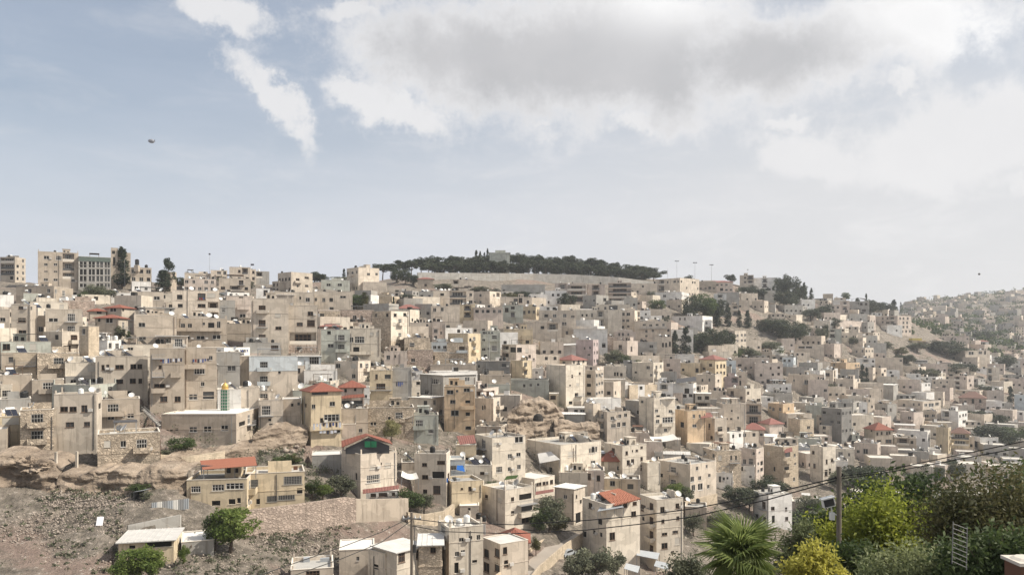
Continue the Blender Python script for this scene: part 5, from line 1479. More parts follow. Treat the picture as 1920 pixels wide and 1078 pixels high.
cliff([(300, 862, 880), (345, 856, 872), (420, 846, 864), (480, 836, 850)], 'weathered ledge behind the orange roof canopy', 3, .5, .6)
cliff([(470, 814, 848), (520, 806, 842), (575, 808, 838)], 'pale rubble bank above the grilled-window house', 4, .5, .8)
cliff([(952, 786, 834), (975, 760, 832), (1005, 750, 828), (1040, 760, 824), (1060, 785, 822)], 'rock outcrop with a dark cave mouth', 5, 2.0, 1.5)
cliff([(1040, 796, 832), (1070, 798, 836), (1125, 802, 842)], 'craggy bank under the grey shed', 6, .5, .8)
cv = MB(); cv.lathe([(0, 0), (1.5, 0), (1.5, .6), (1.2, 1.5), (.6, 2.0), (0, 2.1)], 12)
cp = at(1009, 789, dist(1000, 830) - 4.2)
tag(cv.build('cave_mouth', M['dark_void'], None, cp), 'dark cave mouth in the rock outcrop', 'cave')
# loose stones on the bare slope
def stones(name, label, regions, n, smin, smax, seed, mat='rubble_stone'):
    r = np.random.RandomState(seed)
    base = np.array([[0, 0, 1], [1, 0, .1], [.2, .9, 0], [-.9, .4, .1], [-.6, -.8, 0], [.5, -.9, .05], [0, 0, -.8]], float)
    tri = np.array([[0, 1, 2], [0, 2, 3], [0, 3, 4], [0, 4, 5], [0, 5, 1], [6, 2, 1], [6, 3, 2], [6, 4, 3], [6, 5, 4], [6, 1, 5]])
    Vs, Ts = [], []
    for i in range(n):
        x0, y0, x1, y1 = regions[r.randint(len(regions))]
        px, y = r.uniform(x0, x1), r.uniform(y0, y1)
        p = on(px, y)
        s = smin * (smax / smin) ** (r.uniform() ** 2.5)
        q = base * (s * r.uniform(.6, 1.3, (7, 3))); a_ = r.uniform(0, 6.3); c, s_ = math.cos(a_), math.sin(a_)
        q = q @ np.array([[c, s_, 0], [-s_, c, 0], [0, 0, .75]])
        Ts.append(tri + 7 * i); Vs.append(q + np.array(p))
    o = link(name, np_mesh(name, np.concatenate(Vs), np.concatenate(Ts), M[mat], False))
    return tag(o, label, 'rubble', kind='stuff')
stones('rubble_slope', 'loose stones and rubble strewn over the bare slope', [(0, 930, 230, 1078), (0, 930, 230, 1000), (20, 960, 340, 1078), (340, 1015, 620, 1078), (470, 985, 760, 1040), (470, 985, 640, 1060), (100, 920, 320, 950)], 9500, .05, .26, 5)
stones('rock_debris', 'broken stones scattered between the hillside houses', [(480, 805, 570, 850), (1640, 640, 1740, 690), (960, 790, 1060, 830), (1290, 625, 1420, 660), (1185, 540, 1215, 570)], 900, .12, 1.0, 6)

# ---------------------------------------------------------------- walls: retaining walls, terraces
def wall_line(name, pts, label, mat='wall_s', th=.6, cat='wall', cap=True, down=2.5, group=None):
    """pts: (px, top row, foot row); a real wall of thickness th along the slope"""
    P = []
    for px, yt, yb in pts:
        d = dist(px, yb); c = at(px, yb, d); P.append((c, (yb - yt) / F * d))
    b = MB(); s = 0
    for (p, h0), (q, h1) in zip(P[:-1], P[1:]):
        e = Vector((q.x - p.x, q.y - p.y, 0)); L = e.length; e.normalize(); nn = Vector((e.y, -e.x, 0))
        if nn.y > 0: nn = -nn
        up = Vector((0, 0, 1)); dn = -down * up; back = -nn * th
        b.poly([p + dn, q + dn, q + up * h1, p + up * h0], [(s, -down), (s + L, -down), (s + L, h1), (s, h0)])
        b.poly([q + back + dn, p + back + dn, p + back + up * h0, q + back + up * h1], [(s, 0), (s + L, 0), (s + L, h1), (s, h0)])
        b.poly([p + up * h0, q + up * h1, q + back + up * h1, p + back + up * h0], [(s, 0), (s + L, 0), (s + L, th), (s, th)])
        s += L
    for (p, h) in (P[0], P[-1]):
        b.poly([p + Vector((0, 0, -down)), p + Vector((0, th, -down)), p + Vector((0, th, h)), p + Vector((0, 0, h))])
    o = b.build(name, M[mat]); return tag(o, label, cat, group)
wall_line('retaining_wall', [(448, 958, 1000), (560, 945, 995), (650, 932, 985), (668, 934, 984)], 'long rough retaining wall under the grilled-window house', 'wall_q')
wall_line('retaining_wall', [(668, 935, 984), (700, 936, 982), (765, 934, 978)], 'plastered retaining wall under the green-gabled house', 'wall_t')
wall_line('garden_wall', [(765, 960, 985), (800, 964, 985), (835, 958, 975), (852, 945, 962)], 'low curved garden wall beside the yellow tarp house', 'wall_o')
wall_line('forest_wall', [(783, 511, 524), (900, 512, 525), (1000, 513, 527), (1080, 515, 531), (1160, 520, 536), (1240, 530, 540)], 'long stone wall along the foot of the pine forest', 'wall_g', 1.0)
wall_line('terrace_wall', [(1570, 590, 602), (1640, 591, 602)], 'upper terrace wall by the pink spur block', 'wall_l', .8)
wall_line('terrace_wall', [(1568, 600, 619), (1600, 602, 620), (1642, 604, 620)], 'lower blank terrace wall by the pink spur block', 'wall_p', .8)
wall_line('terrace_wall', [(1500, 590, 597), (1570, 591, 599)], 'thin wall running below the long pink house', 'wall_l', .6)
wall_line('terrace_wall', [(300, 852, 866), (350, 856, 868), (420, 846, 860)], 'pale terrace wall behind the orange roof canopy', 'wall_o', .6)
wall_line('terrace_wall', [(1385, 547, 558), (1450, 548, 558)], 'grey terrace wall under the skyline school', 'wall_g', .6)
wall_line('terrace_wall', [(484, 806, 822), (565, 808, 820)], 'stone terrace wall under the laundry house', 'wall_o', .6)
wall_line('terrace_wall', [(240, 985, 1000), (338, 965, 985)], 'grey parapet above the low shed house', 'wall_g', .4)
wall_line('terrace_wall', [(1285, 940, 962), (1345, 925, 945)], 'stone terrace under the big corner house', 'wall_o', .6)
wall_line('terrace_wall', [(1180, 722, 745), (1240, 720, 745)], 'stone bank wall below the beige corner house', 'wall_o', .6)
# sloping street at the bottom
sr = MB()
pts = [on(940, 1120), on(985, 1072), on(1035, 1030), on(1078, 1003)]
for p, q in zip(pts[:-1], pts[1:]):
    e = Vector((q.x - p.x, q.y - p.y, 0)).normalized(); nn = Vector((e.y, -e.x, 0)) * 2.6
    up = Vector((0, 0, .35))
    sr.poly([p - nn + up, p + nn + up, q + nn + up, q - nn + up])
tag(sr.build('street', M['road']), 'pale street climbing between the lowest houses', kind='structure')
for sgn, lab in ((-1, 'low street wall on the terrace side of the climbing street'), (1, 'stone kerb wall along the valley side of the climbing street')):
    b = MB()
    for p, q in zip(pts[:-1], pts[1:]):
        e = Vector((q.x - p.x, q.y - p.y, 0)).normalized(); nn = Vector((e.y, -e.x, 0)) * sgn
        A, B = p + nn * 2.7, q + nn * 2.7; A2, B2 = p + nn * 3.0, q + nn * 3.0
        h = Vector((0, 0, 1.5)); dn = Vector((0, 0, -1.5))
        b.poly([A + dn, B + dn, B + h, A + h]); b.poly([A2 + dn, B2 + dn, B2 + h, A2 + h]); b.poly([A + h, B + h, B2 + h, A2 + h])
    tag(b.build('street_wall', M['wall_o']), lab, 'wall')

# ---------------------------------------------------------------- foliage: crowns are many leaf-sized faces in ragged clumps
def leaves(name, centres, size, mat, seed, tint=None, aspect=.6, upbias=0.0):
    r = np.random.RandomState(seed); n = len(centres)
    nrm = r.normal(size=(n, 3)); nrm[:, 2] += upbias; nrm /= np.linalg.norm(nrm, axis=1)[:, None]
    a = r.normal(size=(n, 3)); a -= (a * nrm).sum(1)[:, None] * nrm; a /= np.linalg.norm(a, axis=1)[:, None]
    b = np.cross(nrm, a)
    s = size * r.uniform(.6, 1.3, n)[:, None]
    a = a * s; b = b * s * aspect
    V = np.stack([centres - a, centres - b * .9 + a * .1, centres + a, centres + b * .9 + a * .1], 1).reshape(-1, 3)
    Q = np.arange(4 * n).reshape(n, 4)
    t = np.repeat(tint if tint is not None else r.uniform(0, 1, n), 4)
    return np_mesh(name, V, Q, M[mat], False, t)
def clumps(r, spec, per, spread):
    """spec: list of (centre, radius) clumps; points near each clump's shell"""
    out, ti = [], []
    for c, rad in spec:
        d = r.normal(size=(per, 3)); d /= np.linalg.norm(d, axis=1)[:, None]
        q = np.array(c) + d * (np.array(rad) * (r.uniform(.35, 1, per)[:, None] ** .5) * (1 + spread * r.normal(size=(per, 1))))
        out.append(q); t = r.uniform(0, 1); ti.append(np.clip(t * .6 + r.uniform(0, .4, per), 0, 1))
    return np.concatenate(out), np.concatenate(ti)
def trunk_mesh(name, h, r0, limbs, mat, seed, lean=.05):
    r = random.Random(seed); b = MB()
    top = Vector((r.uniform(-lean, lean) * h, r.uniform(-lean, lean) * h, h))
    mid = top * .5 + Vector((r.uniform(-.03, .03) * h, 0, 0))
    b.tube([(0, 0, -1.2), (0, 0, 0), mid, top], [r0 * 1.2, r0, r0 * .75, r0 * .45], 6)
    for e in limbs:
        s = top * r.uniform(.5, .95); e = Vector(e)
        b.tube([s, s * .5 + e * .5 + Vector((0, 0, -.05 * h)), e], [r0 * .4, r0 * .28, r0 * .1], 5)
    return b.mesh(name, M[mat])
def make_tree(kind, seed):
    """unit tree, 1 m tall and about 1 m wide"""
    r = np.random.RandomState(seed); spec = []
    if kind == 'pine':        # umbrella pine: flat tiered top, bare trunk
        for i in range(26):
            a, q = r.uniform(0, 6.3), r.uniform(0, .50) ** .75
            spec.append(((q * math.cos(a), q * math.sin(a), .76 + r.uniform(-.22, .16) - .34 * q * q), (.15, .15, .095)))
        P, t = clumps(r, spec, 150, .12)
        return [('trunk', trunk_mesh('trunk', .72, .028, [(c[0][0] * .8, c[0][1] * .8, c[0][2] - .04) for c in spec[:9]], 'pine_bark', seed, .08)), ('crown', leaves('crown', P, .030, 'leaf_pine', seed, t, .6, .5))]
    if kind == 'cypress':
        for i in range(34):
            z = r.uniform(.04, .98); w = .13 * (1 - abs(z - .30) / .75) ** .7 if z > .3 else .10 + .03 * z / .3
            w = max(w, .02); a = r.uniform(0, 6.3)
            spec.append(((w * .75 * math.cos(a), w * .75 * math.sin(a), z), (w * .65 + .02, w * .65 + .02, .075)))
        P, t = clumps(r, spec, 75, .1)
        return [('trunk', trunk_mesh('trunk', .5, .02, [], 'bark', seed, .0)), ('crown', leaves('crown', P, .026, 'leaf_cypress', seed, t, .5))]
    if kind in ('round', 'olive', 'bright', 'pale', 'rust'):
        for i in range(30):
            d = r.normal(size=3); d /= np.linalg.norm(d); q = r.uniform(.15, 1) ** .5
            spec.append(((d[0] * .38 * q, d[1] * .38 * q, .58 + d[2] * .34 * q), (.15, .15, .11)))
        P, t = clumps(r, spec, 110, .15)
        mat = {'round': 'leaf_green', 'olive': 'leaf_olive', 'bright': 'leaf_bright', 'pale': 'leaf_pale', 'rust': 'leaf_rust'}[kind]
        return [('trunk', trunk_mesh('trunk', .45, .035, [c[0] for c in spec[:8]], 'bark', seed)), ('crown', leaves('crown', P, .030, mat, seed, t, .6, .2))]
    if kind == 'dark':
        for i in range(34):
            d = r.normal(size=3); d /= np.linalg.norm(d); q = r.uniform(.15, 1) ** .5
            spec.append(((d[0] * .42 * q, d[1] * .42 * q, .52 + d[2] * .42 * q), (.14, .14, .12)))
        P, t = clumps(r, spec, 120, .15)
        return [('trunk', trunk_mesh('trunk', .4, .035, [c[0] for c in spec[:6]], 'bark', seed)), ('crown', leaves('crown', P, .028, 'leaf_pine', seed, t, .6, .2))]
    if kind == 'tier':        # bushy conifer with a blunt top
        for i in range(34):
            z = r.uniform(.12, 1); w = .42 * (1.08 - z) ** .6; a = r.uniform(0, 6.3); q = r.uniform(.3, 1)
            spec.append(((w * q * math.cos(a), w * q * math.sin(a), z), (.12, .12, .05)))
        P, t = clumps(r, spec, 95, .15)
        return [('trunk', trunk_mesh('trunk', .9, .03, [], 'bark', seed)), ('crown', leaves('crown', P, .028, 'leaf_cypress', seed, t, .5))]
    if kind == 'bush':
        for i in range(16):
            d = r.normal(size=3); d /= np.linalg.norm(d); q = r.uniform(.2, 1)
            spec.append(((d[0] * .42 * q, d[1] * .42 * q, .40 + d[2] * .36 * q), (.17, .17, .14)))
        P, t = clumps(r, spec, 100, .15)
        return [('stem', trunk_mesh('stem', .35, .03, [c[0] for c in spec[:5]], 'bark', seed)), ('crown', leaves('crown', P, .036, 'leaf_olive' if seed % 2 else 'leaf_green', seed, t, .6, .2))]
TREES = {k: [make_tree(k, s) for s in range(sd0, sd0 + nvar)] for k, sd0, nvar in (('pine', 1, 5), ('cypress', 21, 3), ('round', 31, 3), ('olive', 41, 2), ('bright', 51, 2), ('pale', 55, 1), ('rust', 57, 2), ('dark', 61, 3), ('tier', 71, 2), ('bush', 81, 4))}
TNAME = {'pine': 'umbrella_pine', 'cypress': 'cypress_tree', 'round': 'leafy_tree', 'olive': 'olive_tree', 'bright': 'leafy_tree', 'pale': 'leafy_tree', 'rust': 'leafy_tree', 'dark': 'evergreen_tree', 'tier': 'conifer_tree', 'bush': 'bush'}
TDESC = {'pine': 'dark umbrella pine', 'cypress': 'dark narrow cypress', 'round': 'green leafy tree', 'olive': 'grey-green olive tree', 'bright': 'fresh green tree', 'pale': 'pale yellowish tree', 'rust': 'brownish tree', 'dark': 'dark dense evergreen', 'tier': 'bushy dark conifer', 'bush': 'low shrub'}
PLANTS = []
trng = random.Random(5)
def plant(kind, px, yt, yb, w, label=None, group=None, dd=0.0, d=None):
    d = (dist(px, yb) if d is None else d) + dd
    c = at(px, yb, d)
    h = (yb - yt) / F * d; s = w / F * d * (1.0 if kind in ('cypress', 'pine') else 1.15)
    v = trng.choice(TREES[kind])
    kx = {'pine': 1.08, 'cypress': .30, 'tier': .92}.get(kind, 1.0)
    o = link(TNAME[kind], None, None, c, trng.uniform(0, 6.28), (s / kx, s / kx, h))
    for nm, me in v: link(nm, me, o)
    rec = dict(o=o, kind=kind, x=px, y=(yt + yb) / 2, yb=yb, label=label, group=group)
    PLANTS.append(rec)
    return o
# pine forest on the ridge, back row first
for i in range(30):
    px = 716 + i * 17.6 + trng.uniform(-6, 6)
    top = np.interp(px, [705, 760, 800, 830, 905, 960, 1000, 1050, 1100, 1150, 1200, 1245], [489, 486, 482, 479, 480, 474, 476, 478, 484, 489, 496, 506])
    plant('pine', px, top + trng.uniform(-2, 8), np.interp(px, [700, 900, 1000, 1250], [521, 512, 512, 528]), trng.uniform(34, 48), 'dark umbrella pine in the wood along the ridge', 'umbrella pines along the ridge', d=np.interp(px, [700, 900, 1200], [520, 565, 610]))
for i in range(26):
    px = 800 + i * 17 + trng.uniform(-6, 6)
    top = np.interp(px, [705, 760, 800, 860, 905, 1000, 1100, 1150, 1200, 1250], [496, 492, 490, 486, 487, 485, 491, 497, 504, 516])
    plant(trng.choice(('pine', 'pine', 'dark')), px, top + trng.uniform(-1, 4), np.interp(px, [700, 900, 1000, 1240], [524, 516, 518, 533]), trng.uniform(28, 42), 'dark evergreen in the front rank of the ridge wood', 'umbrella pines along the ridge', d=np.interp(px, [700, 900, 1200], [505, 540, 575]))
for i in range(20):
    px = 830 + i * 19.5 + trng.uniform(-5, 5)
    top = np.interp(px, [705, 760, 800, 860, 905, 1000, 1100, 1150, 1200, 1250], [500, 497, 494, 491, 490, 489, 494, 500, 508, 518])
    plant('dark', px, top + trng.uniform(0, 5), np.interp(px, [700, 900, 1000, 1240], [522, 514, 516, 531]), trng.uniform(24, 34), 'dark undergrowth tree filling the ridge wood', 'umbrella pines along the ridge', d=np.interp(px, [700, 900, 1200], [512, 552, 588]))
for px, yt, yb, w in ((893, 468, 495, 7), (900, 471, 495, 7), (908, 473, 495, 6), (914, 466, 492, 6)): plant('cypress', px, yt, yb, w, 'pointed conifer beside the ridge-top stone building', 'pointed conifers on the ridge', d=570)
for a in (('cypress', 229, 463, 541, 27, 'tall dark cypress in front of the skyline school'), ('cypress', 305, 505, 548, 24, 'dark cypress under the bushy skyline pine'), ('tier', 316, 484, 545, 30, 'bushy dark conifer standing above the skyline roofs'),
          ('cypress', 1365, 570, 614, 13, 'tall cypress, first of three in a row by the dark clump'), ('cypress', 1386, 580, 614, 10, 'slim cypress, middle one of three in a row'), ('cypress', 1402, 582, 614, 14, 'cypress, farthest of three in a row'),
          ('cypress', 1265, 620, 672, 17, 'dark cypress beside the arched-window house'), ('cypress', 1286, 612, 664, 19, 'broad tall cypress next to the dark round tree clump'), ('cypress', 1301, 632, 662, 10, None),
          ('cypress', 1608, 558, 588, 13, 'single cypress in front of the grey house on the shoulder'), ('cypress', 1624, 549, 575, 5, 'thin cypress beside the shade canopy'), ('cypress', 1676, 562, 588, 13, 'pointed cypress at the tip of the spur'),
          ('cypress', 1508, 530, 565, 11, None), ('cypress', 1521, 540, 563, 8, None), ('cypress', 1617, 682, 722, 10, 'dark cypress, taller of a pair in the valley'), ('cypress', 1625, 688, 720, 8, 'dark cypress, shorter of a pair in the valley'), ('cypress', 1895, 722, 760, 10, 'lone dark cypress at the frame edge across the valley'),
          ('cypress', 1345, 575, 612, 15, None), ('cypress', 1450, 535, 565, 7, None), ('cypress', 1440, 538, 562, 7, None), ('cypress', 738, 556, 584, 6, None), ('cypress', 645, 503, 522, 6, None), ('cypress', 1689, 566, 586, 4, None)): plant(*a)
for a in (('round', 1318, 545, 602, 62, 'big dark round tree above the white balcony house'), ('dark', 1298, 555, 602, 40), ('dark', 1345, 560, 600, 40), ('dark', 1335, 616, 664, 52), ('dark', 1358, 618, 660, 40), ('dark', 1316, 624, 662, 40, None),
          ('dark', 1465, 512, 560, 34), ('dark', 1482, 518, 565, 40), ('dark', 1475, 540, 580, 46), ('dark', 1500, 528, 570, 26), ('dark', 1457, 592, 632, 60), ('dark', 1485, 602, 645, 52), ('dark', 1502, 600, 635, 34), ('dark', 1440, 594, 622, 40),
          ('dark', 1645, 562, 590, 34), ('dark', 1660, 568, 590, 34), ('dark', 1632, 562, 590, 26), ('dark', 1400, 534, 556, 44), ('dark', 1420, 538, 558, 36), ('round', 1586, 547, 566, 16), ('round', 1232, 560, 588, 36, 'dark round tree below the wide white house'),
          ('dark', 1064, 548, 578, 34), ('dark', 1012, 548, 572, 26), ('dark', 980, 544, 560, 40), ('round', 668, 550, 580, 40), ('rust', 680, 548, 582, 24), ('dark', 600, 512, 530, 30), ('bush', 640, 516, 527, 60), ('dark', 765, 548, 572, 40), ('dark', 760, 505, 532, 22), ('dark', 775, 512, 534, 24),
          ('olive', 175, 532, 566, 50), ('olive', 195, 540, 568, 46), ('round', 155, 545, 570, 24), ('dark', 465, 525, 545, 22), ('dark', 412, 548, 562, 14), ('olive', 1150, 655, 688, 40), ('round', 1160, 662, 685, 44), ('bush', 1180, 668, 690, 44), ('olive', 1398, 650, 672, 44), ('bush', 1380, 652, 672, 30), ('olive', 1415, 655, 674, 30),
          ('pale', 734, 785, 832, 40, 'pale yellow-green tree beside the twin arched house'), ('round', 340, 818, 852, 54, 'round dark green tree below the brown hall'), ('bush', 310, 838, 855, 26), ('round', 768, 912, 962, 54, 'leafy dark tree beside the red shop awning'), ('olive', 795, 925, 960, 44),
          ('bright', 432, 942, 1036, 100, 'bushy green tree below the yellowish canopy house'), ('round', 405, 960, 1030, 50), ('bright', 262, 1020, 1090, 92, 'bright bushy pine in front of the low shed house'), ('bright', 285, 1028, 1090, 44), ('bright', 230, 1042, 1095, 50), ('bright', 345, 1020, 1062, 20),
          ('bright', 605, 905, 935, 40), ('olive', 640, 890, 930, 60), ('round', 585, 895, 930, 34), ('bush', 530, 848, 870, 60), ('bush', 560, 858, 880, 44), ('rust', 545, 852, 872, 40),
          ('olive', 1030, 930, 1000, 70, 'tree mass in the courtyard under the white metal roof'), ('round', 1012, 945, 1000, 46), ('rust', 1050, 960, 1005, 36), ('olive', 1110, 1020, 1098, 90, 'big grey-green tree above the climbing street'), ('olive', 1080, 1035, 1098, 60), ('olive', 1150, 1030, 1090, 50), ('rust', 1005, 1005, 1040, 22),
          ('bright', 1270, 905, 938, 44), ('olive', 1288, 912, 945, 34), ('dark', 1385, 905, 950, 60, 'dark bushes below the low white house'), ('dark', 1440, 890, 935, 60, 'dark bushes under the red balcony house'), ('olive', 1405, 915, 955, 44), ('dark', 1460, 900, 935, 40), ('olive', 1350, 960, 990, 60), ('olive', 1300, 960, 1005, 40),
          ('dark', 1600, 868, 915, 60), ('dark', 1635, 872, 912, 60), ('olive', 1570, 880, 920, 44), ('dark', 1750, 868, 905, 50), ('dark', 1785, 862, 900, 44), ('dark', 1860, 790, 840, 80), ('round', 1900, 795, 840, 60), ('dark', 1830, 765, 790, 50), ('dark', 1870, 772, 800, 40), ('olive', 1520, 925, 975, 60), ('dark', 1500, 955, 990, 60), ('olive', 1540, 955, 1000, 60),
          ('dark', 1775, 640, 668, 60), ('dark', 1800, 646, 672, 50), ('dark', 1755, 636, 660, 40), ('dark', 1790, 682, 702, 50), ('dark', 1815, 678, 700, 40), ('dark', 1885, 666, 690, 36), ('olive', 1720, 640, 660, 40), ('dark', 1842, 620, 640, 40), ('olive', 1440, 640, 660, 60), ('bush', 1460, 648, 664, 30), ('dark', 1725, 690, 705, 24), ('rust', 1690, 650, 668, 30),
          ('dark', 1565, 596, 616, 26), ('olive', 1540, 612, 640, 24), ('dark', 1548, 602, 640, 14), ('dark', 1530, 585, 600, 20), ('bush', 1050, 775, 792, 24), ('bush', 1000, 745, 762, 40), ('bush', 985, 760, 776, 26), ('dark', 1240, 590, 612, 30), ('round', 920, 900, 918, 26), ('bush', 1358, 873, 888, 22), ('bush', 890, 690, 702, 16), ('bush', 640, 680, 700, 30), ('bush', 660, 684, 702, 26), ('round', 735, 655, 672, 24), ('bush', 700, 695, 712, 30),
          ('bush', 400, 862, 880, 30), ('olive', 225, 610, 640, 22), ('bush', 240, 618, 640, 16), ('dark', 90, 600, 616, 14), ('bush', 265, 900, 925, 50), ('bush', 275, 915, 935, 34), ('dark', 1175, 550, 568, 20), ('olive', 1222, 545, 560, 20), ('olive', 900, 535, 552, 40), ('olive', 830, 530, 548, 40), ('dark', 925, 540, 556, 24), ('rust', 955, 548, 566, 30), ('dark', 875, 528, 545, 26), ('dark', 590, 510, 530, 40), ('dark', 745, 500, 530, 30), ('round', 420, 520, 534, 26), ('dark', 340, 520, 540, 26), ('olive', 520, 545, 560, 24), ('dark', 1290, 515, 532, 20), ('dark', 1370, 512, 530, 24), ('dark', 1545, 570, 592, 30), ('dark', 1520, 575, 600, 34), ('olive', 1600, 630, 650, 26), ('olive', 1660, 640, 662, 30), ('dark', 1700, 662, 680, 40), ('olive', 1750, 690, 710, 30), ('dark', 1850, 720, 742, 40), ('dark', 1560, 720, 740, 24), ('olive', 1690, 815, 838, 30), ('dark', 1880, 860, 890, 50), ('dark', 1715, 885, 915, 40)):
    plant(*a)
# far scrub that reads as one mass
r_ = np.random.RandomState(77)
cs, ts = [], []
for i in range(1000):
    px = r_.uniform(1690, 2080); d = r_.uniform(640, 1590); y = float(yrow(px, d)); p = at(px, y, d)
    if r_.uniform() < .5 and not (590 < y < 660 and 1780 < px): continue
    s = r_.uniform(2.5, 6)
    q = r_.normal(size=(26, 3)) * np.array([s, s, s * .55]) * .6 + np.array([p.x, p.y, p.z + s * .5]); cs.append(q); ts.append(np.full(26, r_.uniform()))
tag(link('far_scrub', leaves('far_scrub', np.concatenate(cs), 1.5, 'leaf_green', 9, np.concatenate(ts))), 'dark scrub between the houses of the far valley side', 'scrub', kind='stuff')
cs, ts = [], []
for (x0, y0, x1, y1, n, s0) in ((0, 925, 230, 1078, 110, .35), (230, 1000, 620, 1078, 140, .4), (470, 985, 780, 1050, 100, .35), (100, 870, 330, 935, 110, .35), (560, 880, 660, 940, 60, .5), (480, 800, 570, 880, 120, .5), (950, 740, 1060, 830, 90, .5), (20, 560, 900, 800, 420, .9), (300, 545, 1900, 900, 1500, 1.3), (1000, 600, 1900, 920, 1500, 1.4), (1280, 560, 1700, 700, 500, 1.6), (1290, 600, 1480, 660, 120, .8), (1640, 625, 1770, 690, 120, .8), (1240, 940, 1420, 1078, 160, .6), (1180, 535, 1220, 575, 40, .8), (1390, 900, 1700, 1000, 160, .8), (1560, 890, 2350, 1077, 900, 1.5), (1930, 700, 2350, 900, 300, 1.5), (-420, 560, -10, 1077, 400, 1.2)):
    for i in range(n):
        px, y = r_.uniform(x0, x1), r_.uniform(y0, y1); p = on(px, y); s = s0 * r_.uniform(.5, 1.6)
        q = r_.normal(size=(16, 3)) * np.array([s, s, s * .5]) * .6 + np.array([p.x, p.y, p.z + s * .25]); cs.append(q); ts.append(np.full(16, r_.uniform()))
tag(link('weeds', leaves('weeds', np.concatenate(cs), .22, 'leaf_olive', 10, np.concatenate(ts))), 'dry weeds and low scrub on the stony slopes', 'weeds', kind='stuff')

# ---------------------------------------------------------------- the garden in front: near trees, palm
def near_tree(name, px, d, yt, w, mats, seed, label, leaf=.085, n=14000, depth=None, shape='round', yb=1150, cat='tree'):
    """large near tree; crown leaves gathered along many twigs"""
    r = np.random.RandomState(seed)
    c = at(px, yb, d); top = (yb - yt) / F * d; W_ = w / F * d / 2
    root = link(name, None, None, c)
    spec = []
    twigs = MB()
    rr = random.Random(seed)
    twigs.tube([(0, 0, -1), (0, 0, 0), (rr.uniform(-.1, .1) * W_, 0, top * .45), (rr.uniform(-.2, .2) * W_, 0, top * .85)], [.16, .14, .10, .03], 7)
    k = 70
    for i in range(k):
        if shape == 'round':
            v = r.normal(size=3); v /= np.linalg.norm(v); q = r.uniform(.25, 1) ** .5
            e = np.array([v[0] * W_ * q, v[1] * W_ * q * .8, top * (.56 + .42 * v[2] * q)])
        else:      # upright sprays
            a, q = r.uniform(0, 6.3), r.uniform(0, 1) ** .6
            e = np.array([W_ * q * math.cos(a), W_ * q * .8 * math.sin(a), top * (1 - .55 * q * q) * r.uniform(.45, 1.0)])
        s0 = np.array([0, 0, top * r.uniform(.15, .6)])
        twigs.tube([tuple(s0), tuple(s0 * .45 + e * .55 + np.array([0, 0, .05 * top])), tuple(e)], [.05, .03, .008], 4, 0, False)
        m = n // k
        tpar = r.uniform(.45, 1.08, m)[:, None]
        mid = s0 * .45 + e * .55
        line = np.where(tpar < .6, s0 + (mid - s0) * tpar / .6, mid + (e - mid) * (tpar - .6) / .4)
        sp = W_ * (.16 if shape == 'round' else .10)
        pts_ = line + r.normal(size=(m, 3)) * np.array([sp, sp, sp * .8])
        tt = np.clip(r.uniform(0, .6) + r.uniform(0, .4, m), 0, 1)
        spec.append((pts_, tt))
    twigs.build('branches', M['bark'], root)
    P = np.concatenate([s[0] for s in spec]); t = np.concatenate([s[1] for s in spec])
    link('foliage', leaves('foliage', P, leaf, mats, seed, t, .5, .3), root)
    tag(root, label, cat)
    return root
near_tree('garden_tree', 1862, 30, 872, 250, 'leaf_rust', 101, 'large brownish-green tree filling the corner of the garden', .085, 52000, yb=1200)
near_tree('garden_tree', 1910, 36, 856, 170, 'leaf_green', 102, 'green tree behind the large brownish garden tree', .12, 14000, yb=1150)
near_tree('garden_tree', 1700, 40, 878, 170, 'leaf_green', 103, 'glossy green tree beside the utility pole wires', .16, 14000, yb=1100)
near_tree('garden_tree', 1630, 44, 892, 130, 'leaf_green', 104, 'dark leafy tree close behind the garden pole', .16, 12000, yb=1110)
near_tree('garden_shrub', 1660, 38.5, 902, 330, 'leaf_lime', 105, 'bright lime-yellow shrub with upright sprays', .11, 38000, shape='spray', yb=1150, cat='shrub')
near_tree('garden_shrub', 1522, 27, 1008, 140, 'leaf_gold', 106, 'golden-yellow shrub beside the fan palm', .075, 15000, shape='spray', yb=1150, cat='shrub')
near_tree('garden_shrub', 1600, 29, 1010, 110, 'leaf_green', 107, 'green shrub at the foot of the garden pole', .09, 16000, yb=1160, cat='shrub')
near_tree('garden_shrub', 1730, 24, 1024, 220, 'leaf_sage', 108, 'silvery olive shrub in front of the lime shrub', .065, 30000, yb=1190, cat='shrub')
near_tree('garden_shrub', 1785, 42, 935, 170, 'leaf_green', 109, 'mid-green shrub between the lime shrub and the big tree', .10, 18000, yb=1160, cat='shrub')
near_tree('garden_shrub', 1880, 22, 985, 230, 'leaf_green', 110, 'deep green shrub under the large brownish tree', .085, 26000, yb=1200, cat='shrub')
near_tree('garden_shrub', 1500, 38, 968, 120, 'leaf_sage', 111, 'wispy pale shrub between the palm and the pole', .08, 10000, shape='spray', yb=1120, cat='shrub')
near_tree('garden_shrub', 1560, 42, 935, 110, 'leaf_green', 112, 'dark shrub behind the pole and the floodlight', .13, 9000, yb=1110, cat='shrub')
near_tree('garden_shrub', 1290, 45, 1040, 90, 'leaf_olive', 113, 'olive shrub at the outer side of the fan palm', .09, 8000, yb=1130, cat='shrub')
